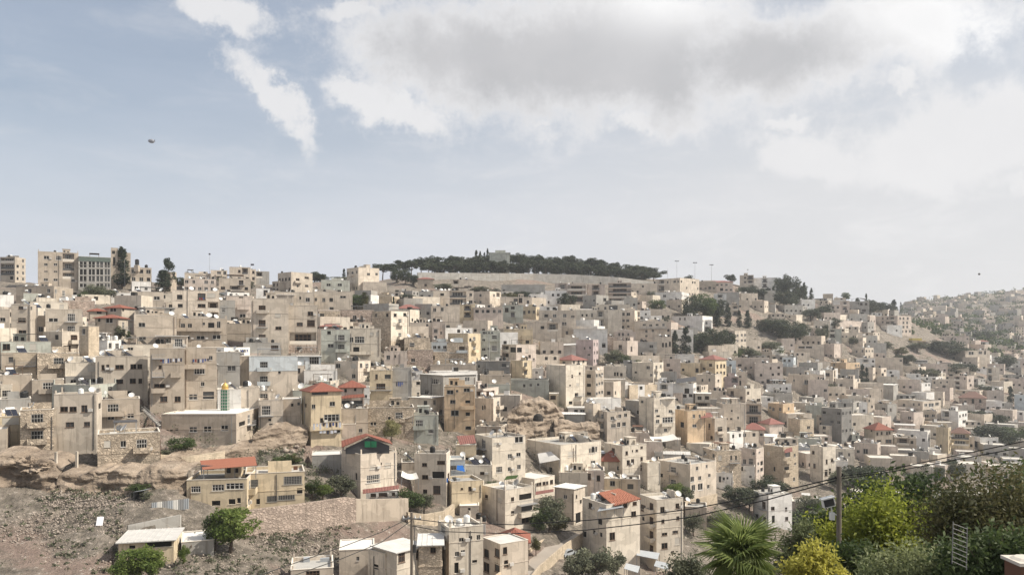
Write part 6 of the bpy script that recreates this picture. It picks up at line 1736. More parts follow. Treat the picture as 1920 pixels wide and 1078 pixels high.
# a hedge-height bank carries the garden
# fan palm
def palm(px, d, yc, label):
    c = at(px, yc, d); base = Vector((c.x, c.y, gz(c.x, c.y)))
    root = link('fan_palm', None, None, base)
    h = c.z - base.z
    tb = MB(); tb.tube([(0, 0, -.5), (.03, 0, h * .5), (0, 0, h)], [.24, .20, .22], 10); tb.build('trunk', M['bark'], root)
    fan = MB(); ns = 26; rl = 1.0
    for k in range(ns):
        a = R(-125 + 250 * k / (ns - 1)); da = R(250 / (ns - 1)) * .34
        L = rl * (.80 + .20 * math.cos(a * .6))
        def P(ang, r, z): return (r * math.sin(ang), .55 + r * math.cos(ang), z)
        dr = -.16 * (1 + .6 * abs(math.sin(a)))
        fan.poly([P(a - da * .9, .05, 0), P(a, .05, .03), P(a, L * .55, .05), P(a - da * .95, L * .55, 0)])
        fan.poly([P(a, .05, .03), P(a + da * .9, .05, 0), P(a + da * .95, L * .55, 0), P(a, L * .55, .05)])
        fan.poly([P(a - da * .95, L * .55, 0), P(a, L * .55, .05), P(a, L * .95, dr)])
        fan.poly([P(a, L * .55, .05), P(a + da * .95, L * .55, 0), P(a, L * .95, dr)])
    fan.tube([(0, -.1, -.12), (0, .3, -.03), (0, .6, .01)], [.028, .02, .012], 5)
    fm = fan.mesh('frond', M['leaf_palm'])
    ta = fm.attributes.new('tint', 'FLOAT', 'POINT'); ta.data.foreach_set('value', np.random.RandomState(4).uniform(0, 1, len(fm.vertices)).astype(np.float32))
    r = random.Random(3)
    for k in range(38):
        az = k * 2.39996; el = R(82 - 118 * ((k + .5) / 38) ** .9 + r.uniform(-6, 6)); s = r.uniform(.80, 1.16)
        o = link('frond', fm, root, (0, 0, h))
        e = Matrix.Rotation(az, 4, 'Z') @ Matrix.Rotation(el, 4, 'X') @ Matrix.Rotation(r.uniform(-.5, .5), 4, 'Y')
        o.rotation_euler = e.to_euler(); o.scale = (s, s * 1.15, s)
    tag(root, label, 'palm tree')
palm(1390, 29, 1046, 'bright green fan palm with spreading fronds in the garden')

# ---------------------------------------------------------------- poles, wires, masts and other single things
THINGS = []
def solid(name, b, mats, label, cat, loc=None, group=None):
    o = b.build(name, mats, None, loc); tag(o, label, cat, group); return o
def pole(px, d, yt, r0, label, extra):
    c = at(px, yt, d); zb = gz(c.x, c.y)
    root = link('utility_pole', None, None, (c.x, c.y, zb)); h = c.z - zb
    b = MB(); b.tube([(0, 0, -1), (0, 0, h * .5), (0, 0, h)], [r0 * 1.25, r0 * 1.1, r0], 10); b.build('shaft', M['wood_pole'], root)
    return root, h, c
p1, h1, c1 = pole(772, 62, 960, .11, '', 0)
tag(p1, 'grey utility pole with insulators over the white-roofed house', 'utility pole')
b = MB(); b.box(-.75, .75, -.05, .05, h1 - .55, h1 - .45); b.build('crossarm', M['metal_grey'], p1)
for x in (-.65, -.25, .25, .65):
    b = MB(); b.lathe([(0, h1 - .45), (.06, h1 - .45), (.06, h1 - .36), (.03, h1 - .34), (.05, h1 - .26), (0, h1 - .25)], 8, 0, (x, 0)); b.build('insulator', M['white_plastic'], p1)
b = MB(); b.box(.12, .34, -.1, .12, h1 - 3.1, h1 - 2.5); b.tube([(.15, 0, h1 - .6), (.22, 0, h1 - 1.6), (.16, 0, h1 - 3.0), (.35, 0, h1 - 4.5), (1.1, .2, h1 - 6.3)], .03, 5); b.build('junction_box', M['metal_dark'], p1)
p2, h2, c2 = pole(1573, 36, 874, .105, '', 0)
tag(p2, 'brown wooden utility pole standing among the garden shrubs', 'utility pole')
for z, x in ((h2 - .55, -.16), (h2 - .42, .16)):
    b = MB(); b.box(min(0, x), max(0, x), -.02, .02, z - .02, z + .02); b.lathe([(0, z), (.04, z), (.04, z + .1), (0, z + .12)], 8, 0, (x, 0)); b.build('insulator', M['black_plastic'], p2)
b = MB(); b.tube([(0, -.12, h2 - 4.1), (0, -.13, h2 - 3.4)], .05, 6); b.build('clamp', M['metal_dark'], p2)
# floodlight box on the pole's arm
fl = link('floodlight', None, None, at(1556, 948, 36.0))
b = MB(); b.box(-.30, .22, -.13, .13, -.02, .36); b.box(-.34, .26, -.17, .17, .36, .41); hd = b.build('housing', M['white_plastic'], fl); hd.rotation_euler = (0, R(-14), 0)
b = MB(); b.box(-.27, .19, -.134, -.131, .01, .33); b.build('lens', M['glass_pane'], hd)
b = MB(); b.tube([(.05, 0, 0), (.10, 0, -.3), (.33, 0, -.42)], .035, 6); b.box(.0, .2, -.08, .08, -.62, -.3); b.build('bracket', M['white_plastic'], fl)
tag(fl, 'white floodlight on a bracket beside the wooden pole', 'floodlight')
def wire(pts, label, rad=.018, sag=0.0, steps=14):
    """pts: (px, row, distance)"""
    P = [at(*p) for p in pts]; out = []
    for a_, b_ in zip(P[:-1], P[1:]):
        for i in range(steps):
            t = i / steps; q = a_.lerp(b_, t); q.z -= sag * 4 * t * (1 - t); out.append(q)
    out.append(P[-1]); m = MB(); m.tube(out, rad, 5)
    return solid('power_cable', m, M['wire'], label, 'cable')
wire([(772, 972, 62), (830, 979, 59), (960, 983, 53), (1100, 975, 48), (1200, 966, 45), (1300, 953, 42), (1440, 926, 39), (1570, 895, 36)], 'upper black cable strung between the two utility poles', .03, 0, 6)
wire([(772, 985, 62), (830, 996, 59), (960, 1000, 53), (1100, 993, 48), (1200, 982, 45), (1300, 968, 42), (1440, 936, 39), (1576, 898, 36)], 'lower black cable strung between the two utility poles', .03, 0, 6)
wire([(1573, 893, 36), (1650, 884, 35), (1700, 873, 34), (1800, 852, 32), (1925, 826, 30)], 'upper cable rising from the wooden pole past the garden trees', .02, 0, 6)
wire([(1576, 897, 36), (1650, 887, 35), (1700, 879, 34), (1800, 860, 32), (1925, 837, 30)], 'lower cable rising from the wooden pole past the garden trees', .02, 0, 6)
wire([(772, 968, 62), (715, 997, 59), (640, 1025, 56), (570, 1049, 53), (480, 1080, 50)], 'upper cable dropping from the grey pole over the bottom slope', .03, 0, 6)
wire([(772, 975, 62), (715, 1016, 58), (640, 1047, 55), (545, 1080, 52)], 'lower cable dropping from the grey pole over the bottom slope', .03, 0, 6)
wire([(1563, 1082, 30), (1600, 1068, 30), (1632, 1058, 30)], 'thin pale pipe crossing the garden at the pole', .03, 0, 4)
# skyline masts
def mast(px, yt, yb, label, top=True, r0=.09, name='floodlight_mast', cat='mast', group=None, arms=3):
    d = dist(px, yb); c = at(px, yb, d); h = (yb - yt) / F * d
    root = link(name, None, None, c)
    b = MB(); b.tube([(0, 0, -2), (0, 0, h)], [r0 * 1.3, r0 * .7], 6); b.build('pole', M['metal_grey'], root)
    if top:
        for k in range(arms):
            b = MB(); x = (k - (arms - 1) / 2) * 1.1
            b.box(x - .35, x + .35, -.3, .3, h - .1, h + .5); b.box(x - .55, x + .55, -.04, .04, h - .2, h - .1); b.build('lamp', M['metal_dark'], root)
    tag(root, label, cat, group)
mast(1269, 490, 524, 'floodlight mast nearest the forest end on the skyline')
mast(1303, 493, 522, 'middle one of three skyline floodlight masts')
mast(1334, 497, 522, 'floodlight mast nearest the white skyline school')
mast(393, 477, 530, 'tall thin aerial above the low pink skyline house', True, .07, 'aerial', 'aerial', None, 1)
mast(234, 484, 545, 'pale flagpole in front of the skyline cypress', False, .06, 'flagpole', 'pole')
mast(1402, 506, 520, 'short roof aerial on the cream skyline tower', True, .06, 'aerial', 'aerial', None, 1)
mast(1526, 540, 566, 'thin skyline pole beside the dark spur cypress', False, .08, 'lamp_post', 'pole')
mast(950, 486, 508, 'thin aerial rising behind the ridge-top building', False, .08, 'aerial', 'aerial')
mast(1252, 503, 530, 'slim pole at the end of the pine wood', False, .08, 'lamp_post', 'pole')
mast(917, 625, 700, 'concrete power pole among the yellow houses', True, .14, 'power_pole', 'utility pole', None, 3)
mast(1147, 735, 800, 'slim lamp pole beside the cream corner house', False, .08, 'lamp_post', 'pole')
mast(1396, 770, 850, 'dark power pole beside the blank cream house', False, .12, 'power_pole', 'utility pole')
mast(1550, 790, 818, 'white post in front of the dark concrete block', False, .22, 'post', 'pole')
# flag
fp = at(470, 500, dist(470, 528)); r0 = link('flag', None, None, fp)
b = MB(); b.tube([(0, 0, -1.5), (0, 0, 1.6)], .05, 5); b.build('staff', M['metal_grey'], r0)
b = MB()
for k in range(6): b.poly([(k * .3, .1 * math.sin(k), .6), (k * .3 + .3, .1 * math.sin(k + 1), .6), (k * .3 + .3, .1 * math.sin(k + 1), 1.5), (k * .3, .1 * math.sin(k), 1.5)])
b.build('cloth', M['cloth_dark'], r0); tag(r0, 'small dark flag flying above the pale skyline house', 'flag')
# ridge-top stone building inside the forest
d = 547; c = at(938, 515, d); root = link('stone_monastery', None, None, c)
b = MB(); w = 48 / F * d; h = 40 / F * d
b.box(-w * .42, w * .36, 0, 12, -4, h); b.box(-w * .46, w * .40, -.4, 12.4, h, h + .5); b.build('wall', M['wall_e'], root)
b = MB(); b.box(-w * .2, w * .2, 3, 9, h + .5, h + 2.4); b.build('parapet', M['wall_e'], root)
b = MB(); b.box(-w * .33, -w * .15, -2.5, 0, -4, h * .55); b.build('buttress', M['wall_e'], root)
for k in range(5): o = link('window', WIN['faro', 'frame_grey'], root, (-w * .32 + k * w * .14, -.004, h * .55), 0, (1.0, 1, 2.6))
tag(root, 'grey stone building on the hilltop rising out of the pine wood', 'building')
# dark green band along the top of the glazed school wing
for h_ in HOUSES:
    if h_['ref'] == 'glazed school wing with white window grid':
        b = MB(); b.box(-h_['Ll'] + .1, -.1, -.09, -.03, h_['h'] - 1.9, h_['h'] - .1); b.build('fascia_band', M['green_band'], h_['o'])
# minaret: green lattice tower with a gold dome
d = dist(430, 780) - 4.0; c = at(422, 776, d); u_ = d / F; root = link('green_minaret', None, None, c)
hw_, H_ = 6.3 * u_, 46 * u_
b = MB(); b.box(-hw_ * .86, hw_ * .86, -hw_ * .86, hw_ * .86, -1, H_ * .985); b.build('shaft', M['green_paint'], root)
b = MB()
for x in (-1, -.33, .33, 1):
    for y in (-1, 1): b.box(x * hw_ - .05, x * hw_ + .05, y * hw_ - .05, y * hw_ + .05, 0, H_)
for y in (-.33, .33):
    for x in (-1, 1): b.box(x * hw_ - .05, x * hw_ + .05, y * hw_ - .05, y * hw_ + .05, 0, H_)
for k in range(9):
    z = H_ * k / 8
    b.box(-hw_ - .02, hw_ + .02, -hw_ - .07, -hw_ + .03, z - .05, z + .05); b.box(hw_ - .03, hw_ + .07, -hw_ + .04, hw_, z - .05, z + .05); b.box(-hw_ - .07, -hw_ + .03, -hw_ + .04, hw_, z - .05, z + .05)
b.build('lattice', M['frame_white'], root)
b = MB(); b.lathe([(0, H_), (hw_ * 1.1, H_), (hw_ * 1.1, H_ + .15), (hw_ * .9, H_ + .3), (hw_ * .98, H_ + .6), (hw_ * .85, H_ + .95), (hw_ * .5, H_ + 1.3), (.06, H_ + 1.55), (.03, H_ + 2.2), (0, H_ + 2.25)], 14); b.build('dome', M['gold'], root, None, True)
tag(root, 'green lattice minaret with a small gold dome', 'minaret')
# tethered white balloon high over the hills
bl_ = link('airship_balloon', None, None, at(284, 265, 700))
b = MB(); b.lathe([(0, -2.9), (.9, -2.5), (1.55, -1.5), (1.8, 0), (1.6, 1.3), (1.0, 2.3), (0, 2.9)], 16); e = b.build('envelope', M['balloon_skin'], bl_, None, True); e.rotation_euler = (0, R(98), 0)
for a_ in (0, 2.1, 4.2):
    b = MB(); b.poly([(2.1, 0, 0), (3.2, .9 * math.cos(a_) * 1.7, .9 * math.sin(a_) * 1.7), (3.4, .8 * math.cos(a_), .8 * math.sin(a_)), (2.8, 0, 0)]); b.build('fin', M['balloon_skin'], bl_)
tag(bl_, 'small white airship balloon floating in the blue sky', 'balloon')
b = MB(); b.lathe([(0, -.6), (.5, -.3), (.6, .1), (.35, .5), (0, .6)], 8)
solid('bird', b, M['metal_dark'], 'dark speck of a bird above the far valley', 'bird', at(1836, 514, 400))
# shade canopy beside the spur cypresses
d = dist(1609, 575); c = at(1609, 575, d); root = link('shade_canopy', None, None, c); w = 26 / F * d
b = MB()
for k in range(8):
    x0, x1 = -w / 2 + w * k / 8, -w / 2 + w * (k + 1) / 8; f = lambda x: 6.3 + .9 * (1 - (2 * x / w) ** 2)
    b.poly([(x0, -3, f(x0)), (x1, -3, f(x1)), (x1, 3, f(x1)), (x0, 3, f(x0))]); b.poly([(x0, -3, f(x0) - .1), (x0, 3, f(x0) - .1), (x1, 3, f(x1) - .1), (x1, -3, f(x1) - .1)]); b.poly([(x0, -3, f(x0) - .1), (x1, -3, f(x1) - .1), (x1, -3, f(x1)), (x0, -3, f(x0))])
b.build('canopy_roof', M['grey_panel'], root)
for x in (-.45, 0, .45):
    b = MB(); b.box(x * w - .12, x * w + .12, -.12, .12, -2, 6.4); b.build('post', M['metal_grey'], root)
tag(root, 'arched shade canopy on posts at the spur of the hill', 'canopy')
# bus
d = dist(1727, 682); c = on(1727, 683); root = link('bus', None, None, c, -.25)
b = MB(); b.box(-4.2, 4.2, 0, 2.4, .45, 3.0); b.box(-4.0, 4.0, .1, 2.3, 3.0, 3.12); b.build('body', M['frame_white'], root)
for k in range(6):
    b = MB(); b.box(-3.9 + k * 1.3, -2.8 + k * 1.3, -.02, .02, 1.7, 2.6); b.build('window', M['glass_pane'], root)
for x in (-2.8, 2.6):
    for y in (.1, 2.3):
        b = MB(); b.tube([(x, y - .12, .45), (x, y + .12, .45)], .48, 12); b.build('wheel', M['black_plastic'], root)
tag(root, 'white bus parked on the slope road across the valley', 'bus')
def car(px, y, rz, mat, label):
    root = link('parked_car', None, None, on(px, y) + Vector((0, 0, .35)), rz)
    b = MB()
    prof = [(-2.1, .35), (2.1, .35), (2.15, .75), (1.2, .92), (.75, 1.42), (-1.1, 1.45), (-1.75, .98), (-2.15, .85)]
    for s in (0, 1.7): b.poly([(x, s, z) for x, z in (prof if s == 0 else prof[::-1])])
    for (xa, za), (xb_, zb_) in zip(prof, prof[1:] + prof[:1]): b.poly([(xb_, 0, zb_), (xa, 0, za), (xa, 1.7, za), (xb_, 1.7, zb_)])
    b.build('body', M[mat], root)
    b = MB(); b.poly([(1.0, -.01, .95), (.7, -.01, 1.36), (-1.05, -.01, 1.38), (-1.5, -.01, .98)][::-1]); b.poly([(1.18, .15, .96), (1.18, 1.55, .96), (.79, 1.45, 1.40), (.79, .25, 1.40)]); b.build('window', M['glass_pane'], root)
    for x in (-1.35, 1.35):
        for yy_ in (.05, 1.65):
            b = MB(); b.tube([(x, yy_ - .1, .33), (x, yy_ + .1, .33)], .33, 12); b.build('wheel', M['black_plastic'], root)
    tag(root, label, 'car')
car(1742, 690, .3, 'frame_white', 'white car parked beside the bus across the valley')
car(1070, 1046, .9, 'grey_panel', 'grey car parked under the big tree by the climbing street')
# yellow hut on stilts across the valley
d = dist(1722, 648); c = at(1724, 645, d); u_ = d / F; root = link('hut', None, None, c)
b = MB(); b.box(-13 * u_, 12 * u_, 0, 6, -1, 7 * u_); b.build('wall', M['wall_y'], root)
b = MB(); b.box(-14 * u_, 4 * u_, -.5, 5, 7 * u_, 11 * u_); b.build('upper_room', M['yellow_paint'], root)
b = MB(); b.box(-2 * u_, 17 * u_, -3, 6.5, 4 * u_, 4.9 * u_); b.build('deck', M['wall_t'], root)
tag(root, 'yellow-topped hut on the grassy knoll across the valley', 'hut')
# canopies, awnings, tarps: things hung on the houses
def sheet(name, corners, mat, label, cat, posts=True, th=.07, dd=0.0, bow=0.0, ribs=0):
    """corners: four (px, row, distance offset in m) around the sheet, front edge first; distance from the ground under the first corner's house row"""
    P = [at(px, y, d_) for px, y, d_ in corners]
    root = link(name, None, None, P[0]); q = [p - P[0] for p in P]
    b = MB(); N = 8
    g_ = [[(q[0].lerp(q[1], i / N)).lerp(q[3].lerp(q[2], i / N), j / 4) - Vector((0, 0, bow * 4 * (i / N) * (1 - i / N))) for j in range(5)] for i in range(N + 1)]
    for i in range(N):
        for j in range(4):
            b.poly([g_[i][j], g_[i + 1][j], g_[i + 1][j + 1], g_[i][j + 1]])
            dn = Vector((0, 0, th)); b.poly([g_[i][j + 1] - dn, g_[i + 1][j + 1] - dn, g_[i + 1][j] - dn, g_[i][j] - dn])
    for i in range(N):
        dn = Vector((0, 0, th)); b.poly([g_[i][0] - dn, g_[i + 1][0] - dn, g_[i + 1][0], g_[i][0]]); b.poly([g_[i + 1][4] - dn, g_[i][4] - dn, g_[i][4], g_[i + 1][4]])
    for s_ in (0, N):
        for j in range(4): dn = Vector((0, 0, th)); b.poly([g_[s_][j] - dn, g_[s_][j + 1] - dn, g_[s_][j + 1], g_[s_][j]])
    b.build('roof_sheet', M[mat], root)
    if posts:
        for k in (0, 1, 2, 3):
            b = MB(); p = q[k] * .96 + (sum(q, Vector()) / 4) * .04; hgt = posts if posts is not True else 2.3
            b.box(p.x - .06, p.x + .06, p.y - .06, p.y + .06, p.z - hgt, p.z - th); b.build('post', M['metal_grey'], root)
    tag(root, label, cat); return root
def hd(ref):
    for h in HOUSES:
        if h['ref'] == ref: return h['D']
    raise KeyError(ref)
D = hd('yellowish house with an orange roof canopy')
sheet('roof_canopy', [(380, 880, D + .5), (482, 872, D + .8), (478, 855, D + 6.5), (375, 863, D + 6.2)], 'tile_orange', 'orange ribbed canopy roof over the rooftop terrace', 'canopy')
D = hd('tall cream house under a green-gabled red roof')
g_ = link('roof_pavilion', None, None, at(676, 852, D)); u_ = D / F
# gabled red roof: ridge runs towards the back, green gable wall to the viewer
def px3(px, y, dd_): return at(px, y, D + dd_) - at(676, 852, D)
a0, a1, r0_, r1_, e0, e1 = px3(641, 838, 1.0), px3(640, 826, 8), px3(690, 816, 1.8), px3(686, 812, 9), px3(736, 832, 2.2), px3(730, 824, 9)
b = MB(); b.poly([a0, r0_, r1_, a1]); b.poly([r0_, e0, e1, r1_])
dn = Vector((0, 0, -.15)); b.poly([a0 + dn, a1 + dn, r1_ + dn, r0_ + dn]); b.poly([r0_ + dn, r1_ + dn, e1 + dn, e0 + dn]); b.poly([a0 + dn, r0_ + dn, r0_, a0]); b.poly([r0_ + dn, e0 + dn, e0, r0_]); b.poly([a1 + dn, a0 + dn, a0, a1]); b.poly([e0 + dn, e1 + dn, e1, e0])
b.build('roof', M['tile_red'], g_)
fz = px3(676, 851, 1.6).z
b = MB(); A_, B_ = px3(648, 838, 1.6), px3(730, 833, 2.6)
b.poly([Vector((A_.x, A_.y, fz)), Vector((B_.x, B_.y, fz)), B_ + dn * 1.5, px3(690, 818, 2.3) + dn * 1.5, A_ + dn * 1.5]); b.build('gable', M['dark_canvas'], g_)
for xa, xb_ in ((684, 695), (696, 706)):
    q0, q1 = px3(xa, 840, 1.4), px3(xb_, 839, 1.5); b = MB(); b.box(q0.x, q1.x, q0.y - .1, q0.y, px3(xa, 838, 1.4).z, px3(xa, 827, 1.4).z); b.build('shutter', M['green_paint'], g_)
tag(g_, 'red gabled roof pavilion with a green shuttered gable', 'pavilion')
sheet('shop_awning', [(680, 925, D - 2.2), (748, 916, D - 2.2), (748, 909, D - .2), (680, 917, D - .2)], 'tile_rose', 'long red awning over the white shop front', 'awning', False)
D = hd('rose house with a red balcony')
sheet('awning', [(640, 747, D - 1.6), (684, 744, D - 1.6), (682, 738, D - .1), (640, 741, D - .1)], 'tile_red', 'red tiled awning over the rose house balcony', 'awning', False)
D = hd('yellowish house with four grilled windows')
D = dist(874, 872); sheet('roof_canopy', [(862, 833, D), (893, 830, D + .5), (889, 815, D + 5), (856, 817, D + 4.5)], 'tile_rose', 'small red tiled roof on posts beside the large cream house', 'canopy')
D = hd('golden corner house under a red roof awning')
sheet('roof_canopy', [(1314, 784, D + 1), (1337, 781, D + 1.5), (1332, 773, D + 5), (1316, 774, D + 5)], 'tile_rose', 'small peaked red canopy on the golden corner house', 'canopy')
D = hd('tall stone house with a red balcony awning')
sheet('awning', [(1471, 849, D - 1.2), (1486, 846, D - 1.0), (1485, 838, D + 1.4), (1471, 841, D + 1.0)], 'tile_rose', 'red canvas awning over the top balcony of the stone house', 'awning', False)
D = hd('house roofed with white metal sheets')
for k_ in range(5):
    x0, x1 = 722 + k_ * 16, 722 + (k_ + 1) * 16 - 1
    sheet('roof_panel', [(x0 + 16, 1037 - k_ * 2.4, D - .3), (x1 + 16, 1035 - k_ * 2.4, D - .3), (x1 + 3, 1003 - k_ * .6, D + 9), (x0 + 3, 1004 - k_ * .6, D + 9)], 'roof_white' if k_ < 4 else 'grey_panel', 'corrugated roof sheet on the white metal house', 'roof sheet', False, group=None) if False else None
D = dist(1060, 965)
sheet('courtyard_awning', [(1004, 927, D - 4), (1038, 921, D - 4), (1038, 916, D - 2), (1004, 921, D - 2)], 'tile_rose', 'red strip awning above the courtyard trees', 'awning', False)
D = dist(785, 828); sheet('cloth_canopy', [(747, 781, D - 2), (774, 779, D - 2), (776, 774, D + 2), (748, 776, D + 2)], 'canvas', 'sagging white cloth canopy over the greenish house', 'canopy', True, .04, 0, .5)
sheet('cloth_canopy', [(752, 892, dist(770, 940)), (785, 896, dist(770, 940)), (780, 885, dist(770, 940) + 4), (754, 882, dist(770, 940) + 4)], 'canvas', 'ragged white sheet canopy between the cream houses', 'canopy', True, .04, 0, .5)
D = hd('small yellow house with a blue tarp')
sheet('tarp', [(829, 902, D - .1), (840, 904, D - .1), (840, 896, D), (829, 895, D)], 'blue_tarp', 'bright blue tarp on the corner of the yellow house roof', 'tarp', False, .03)
sheet('tarp', [(856, 880, D + 5), (872, 884, D + 4.5), (868, 872, D + 6), (857, 872, D + 6)], 'blue_tarp', 'dark blue tarp over the yellow house stair', 'tarp', False, .03)
D = dist(1040, 668); sheet('tarp', [(1032, 662, D - 1), (1046, 660, D - 1), (1045, 655, D + .5), (1033, 656, D + .5)], 'blue_tarp', 'blue tarp hanging below the white awning house', 'tarp', False, .05)
sheet('awning', [(1044, 648, D - 2), (1080, 646, D - 2), (1080, 643.5, D + 4), (1046, 645, D + 4)], 'roof_white', 'thin white awning in front of the mauve house', 'awning', 2.5)
D = dist(1235, 745); sheet('tarp_roof', [(1222, 828, dist(1245, 850)), (1272, 822, dist(1245, 850)), (1262, 813, dist(1245, 850) + 6), (1218, 818, dist(1245, 850) + 6)], 'canvas', 'crumpled bluish-white tarp roof beside the pink balcony house', 'tarp', True, .05, 0, .4)
sheet('dark_canopy', [(1268, 718, hd('white house with a dark roof canopy')), (1306, 714, hd('white house with a dark roof canopy')), (1304, 706, hd('white house with a dark roof canopy') + 7), (1268, 710, hd('white house with a dark roof canopy') + 7)], 'dark_canvas', 'black net canopy over the white house roof', 'canopy', 2.2)
D = hd('tall house with a glazed corner balcony')
sheet('roof_canopy', [(1238, 748, D + 1), (1268, 746, D + 2), (1262, 743.5, D + 7), (1235, 744.5, D + 7)], 'roof_white', 'thin white roof plate on the glazed balcony house', 'canopy', 2.0)
D = hd('house with a plant-filled roof terrace')
sheet('pergola', [(945, 899, D + 3), (968, 896, D + 4), (972, 890, D + 7), (950, 892, D + 6)], 'leaf_bright', 'green covered pergola on the plant-filled terrace', 'pergola', 2.2)
D = hd('wide grey-white house with solar panels on its roof')
sheet('roof_canopy', [(1012, 868, D - 1), (1050, 861, D - 2.5), (1033, 846, D + 2), (1008, 850, D + 2.5)], 'roof_white', 'white sloping canopy in front of the solar panel house', 'canopy', 2.2)
D = hd('house with a big orange-red roof and roof deck')
sheet('pergola', [(1120, 958, D - 1), (1170, 950, D - .5), (1160, 944, D + 3), (1125, 950, D + 2)], 'grey_panel', 'pale pergola frame on the orange-roofed house deck', 'pergola', 2.0)
for (x0, y, w, dd_, lab) in ((1193, 1030, 40, 0, 'tilted grey sheet roof at the foot of the white block'), (1170, 1055, 26, -6, 'small white shed roof below the orange-roofed house'), (1226, 1050, 26, -5, 'pale shed roof in front of the tall white block')):
    D = 178 + dd_; sheet('shed_roof', [(x0, y + 10, D - 1.5), (x0 + w, y + 18, D - 1.5), (x0 + w + 4, y + 6, D + 3), (x0 + 4, y, D + 3)], 'grey_panel', lab, 'shed roof', 3.0)
D = hd('house with a big orange-red roof and roof deck')
sheet('tiled_roof', [(1152, 947, D + .4), (1202, 934, D + 1.6), (1160, 915, D + 8), (1122, 923, D + 6.5)], 'tile_orange', 'big orange-red sloping tile roof by the tall white block', 'roof', 2.4, .2)
# corrugated fence panels by the yellowish house
D = dist(320, 962)
fr_ = link('panel_fence', None, None, at(284, 962, D))
for k_ in range(7):
    x0, x1 = 284 + k_ * 10, 284 + (k_ + 1) * 10; A_, B_ = at(x0, 962 - k_ * 1.2, D + k_ * .3) - at(284, 962, D), at(x1, 962 - (k_ + 1) * 1.2, D + (k_ + 1) * .3) - at(284, 962, D)
    b = MB(); hh = 20 / F * D
    e = B_ - A_; nn = Vector((e.y, -e.x, 0)).normalized()
    for j in range(6):
        p, q = A_ + e * (j / 6) + nn * (.05 if j % 2 else 0), A_ + e * ((j + 1) / 6) + nn * (0 if j % 2 else .05)
        b.poly([p, q, q + Vector((0, 0, hh)), p + Vector((0, 0, hh))]); b.poly([q - nn * .03, p - nn * .03, p - nn * .03 + Vector((0, 0, hh)), q - nn * .03 + Vector((0, 0, hh))])
    b.build('panel', M[('grey_panel', 'canvas', 'metal_grey')[k_ % 3]], fr_)
tag(fr_, 'grey and white corrugated panel fence beside the yellowish house', 'fence')
D = dist(1147, 650); fr_ = link('panel_fence', None, None, at(1138, 652, D))
for k_ in range(4):
    b = MB(); u_ = D / F; b.box(k_ * 5 * u_, (k_ + .93) * 5 * u_, 0, .1, 0, (14 - k_) * u_); b.build('panel', M['red_cloth'], fr_)
tag(fr_, 'dark red panel fence beside the pink houses', 'fence')
# shelter and white board on the slope
D = dist(266, 935); c = on(262, 934); root = link('scrap_shelter', None, None, c); u_ = D / F
b = MB(); b.poly([(-8 * u_, -1, 14 * u_), (12 * u_, -1, 17 * u_), (13 * u_, 2, 15 * u_), (-7 * u_, 2, 12 * u_)]); b.poly([(-8 * u_, -1, 13.4 * u_), (-7 * u_, 2, 11.4 * u_), (13 * u_, 2, 14.4 * u_), (12 * u_, -1, 16.4 * u_)]); b.build('roof_sheet', M['grey_panel'], root)
for x in (-7, 11):
    b = MB(); b.box(x * u_, (x + 1.4) * u_, -.9, .9, -.5, 13 * u_); b.build('side_panel', M['metal_dark'], root)
tag(root, 'small scrap shelter with a grey sheet roof at the cliff foot', 'shelter')
b = MB(); b.box(-.45, .45, -.12, .12, -.1, 1.3)
solid('white_board', b, M['cloth_white'], 'white board lying on the rubble slope', 'board', on(186, 984)).rotation_euler = (R(-30), 0, R(10))
for px, y0, y1 in ((105, 847, 902), (144, 846, 890)):
    D = dist(px, y1) - 1; b = MB(); z = (y1 - y0) / F * D; b.box(-.18, .18, -.18, .18, -3, z); solid('concrete_post', b, M['wall_l'], 'concrete post under the sunlit tall tan house, ' + ('at the corner' if px < 120 else 'nearest the cliff'), 'post', at(px, y1, D))
# outside stair beside the tan house
D = dist(280, 800); root = link('stairway', None, None, at(265, 800, D)); u_ = D / F
for k_ in range(12):
    b = MB(); b.box((k_ * 2.7) * u_, (k_ * 2.7 + 3) * u_, 0, 1.1, (32 - k_ * 2.6) * u_ - .18, (32 - k_ * 2.6) * u_); b.build('step', M['roof_grey'], root)
for y in (0, 1.1):
    b = MB(); b.tube([(0, y, 38 * u_), (33 * u_, y, 9 * u_)], .04, 5); b.tube([(0, y, 35 * u_), (33 * u_, y, 6 * u_)], .03, 5); b.build('rail', M['metal_grey'], root)
b = MB(); b.poly([(0, 1.0, 31 * u_), (33 * u_, 1.0, -1 * u_), (33 * u_, 1.0, -6 * u_), (0, 1.0, 25 * u_)]); b.build('stringer', M['metal_grey'], root)
tag(root, 'grey outside stair with rails beside the tan house', 'stairs')
# garden ladder and gate pillar in the corner
root = link('metal_ladder', None, None, at(1800, 1060, 19)); u_ = 19 / F
L0, L1, R0, R1 = Vector((-15 * u_, 0, 4 * u_)), Vector((9 * u_, .5, 74 * u_)), Vector((12 * u_, 0, -8 * u_)), Vector((36 * u_, .5, 64 * u_))
for a_, b__ in ((L0, L1), (R0, R1)):
    b = MB(); b.tube([a_, b__], .012, 6); b.build('rail', M['metal_dark'], root)
for k_ in range(9):
    t = (k_ + .5) / 9; b = MB(); b.tube([L0.lerp(L1, t), R0.lerp(R1, t)], .010, 6); b.build('rung', M['metal_dark'], root)
tag(root, 'leaning metal ladder with pale rungs in the dark garden corner', 'ladder')
root = link('garden_pillar', None, None, at(1912, 1085, 15)); u_ = 15 / F
b = MB(); b.box(-.10, .4, -.2, .3, -2.0, 30 * u_); b.build('shaft', M['brown_panel'], root)
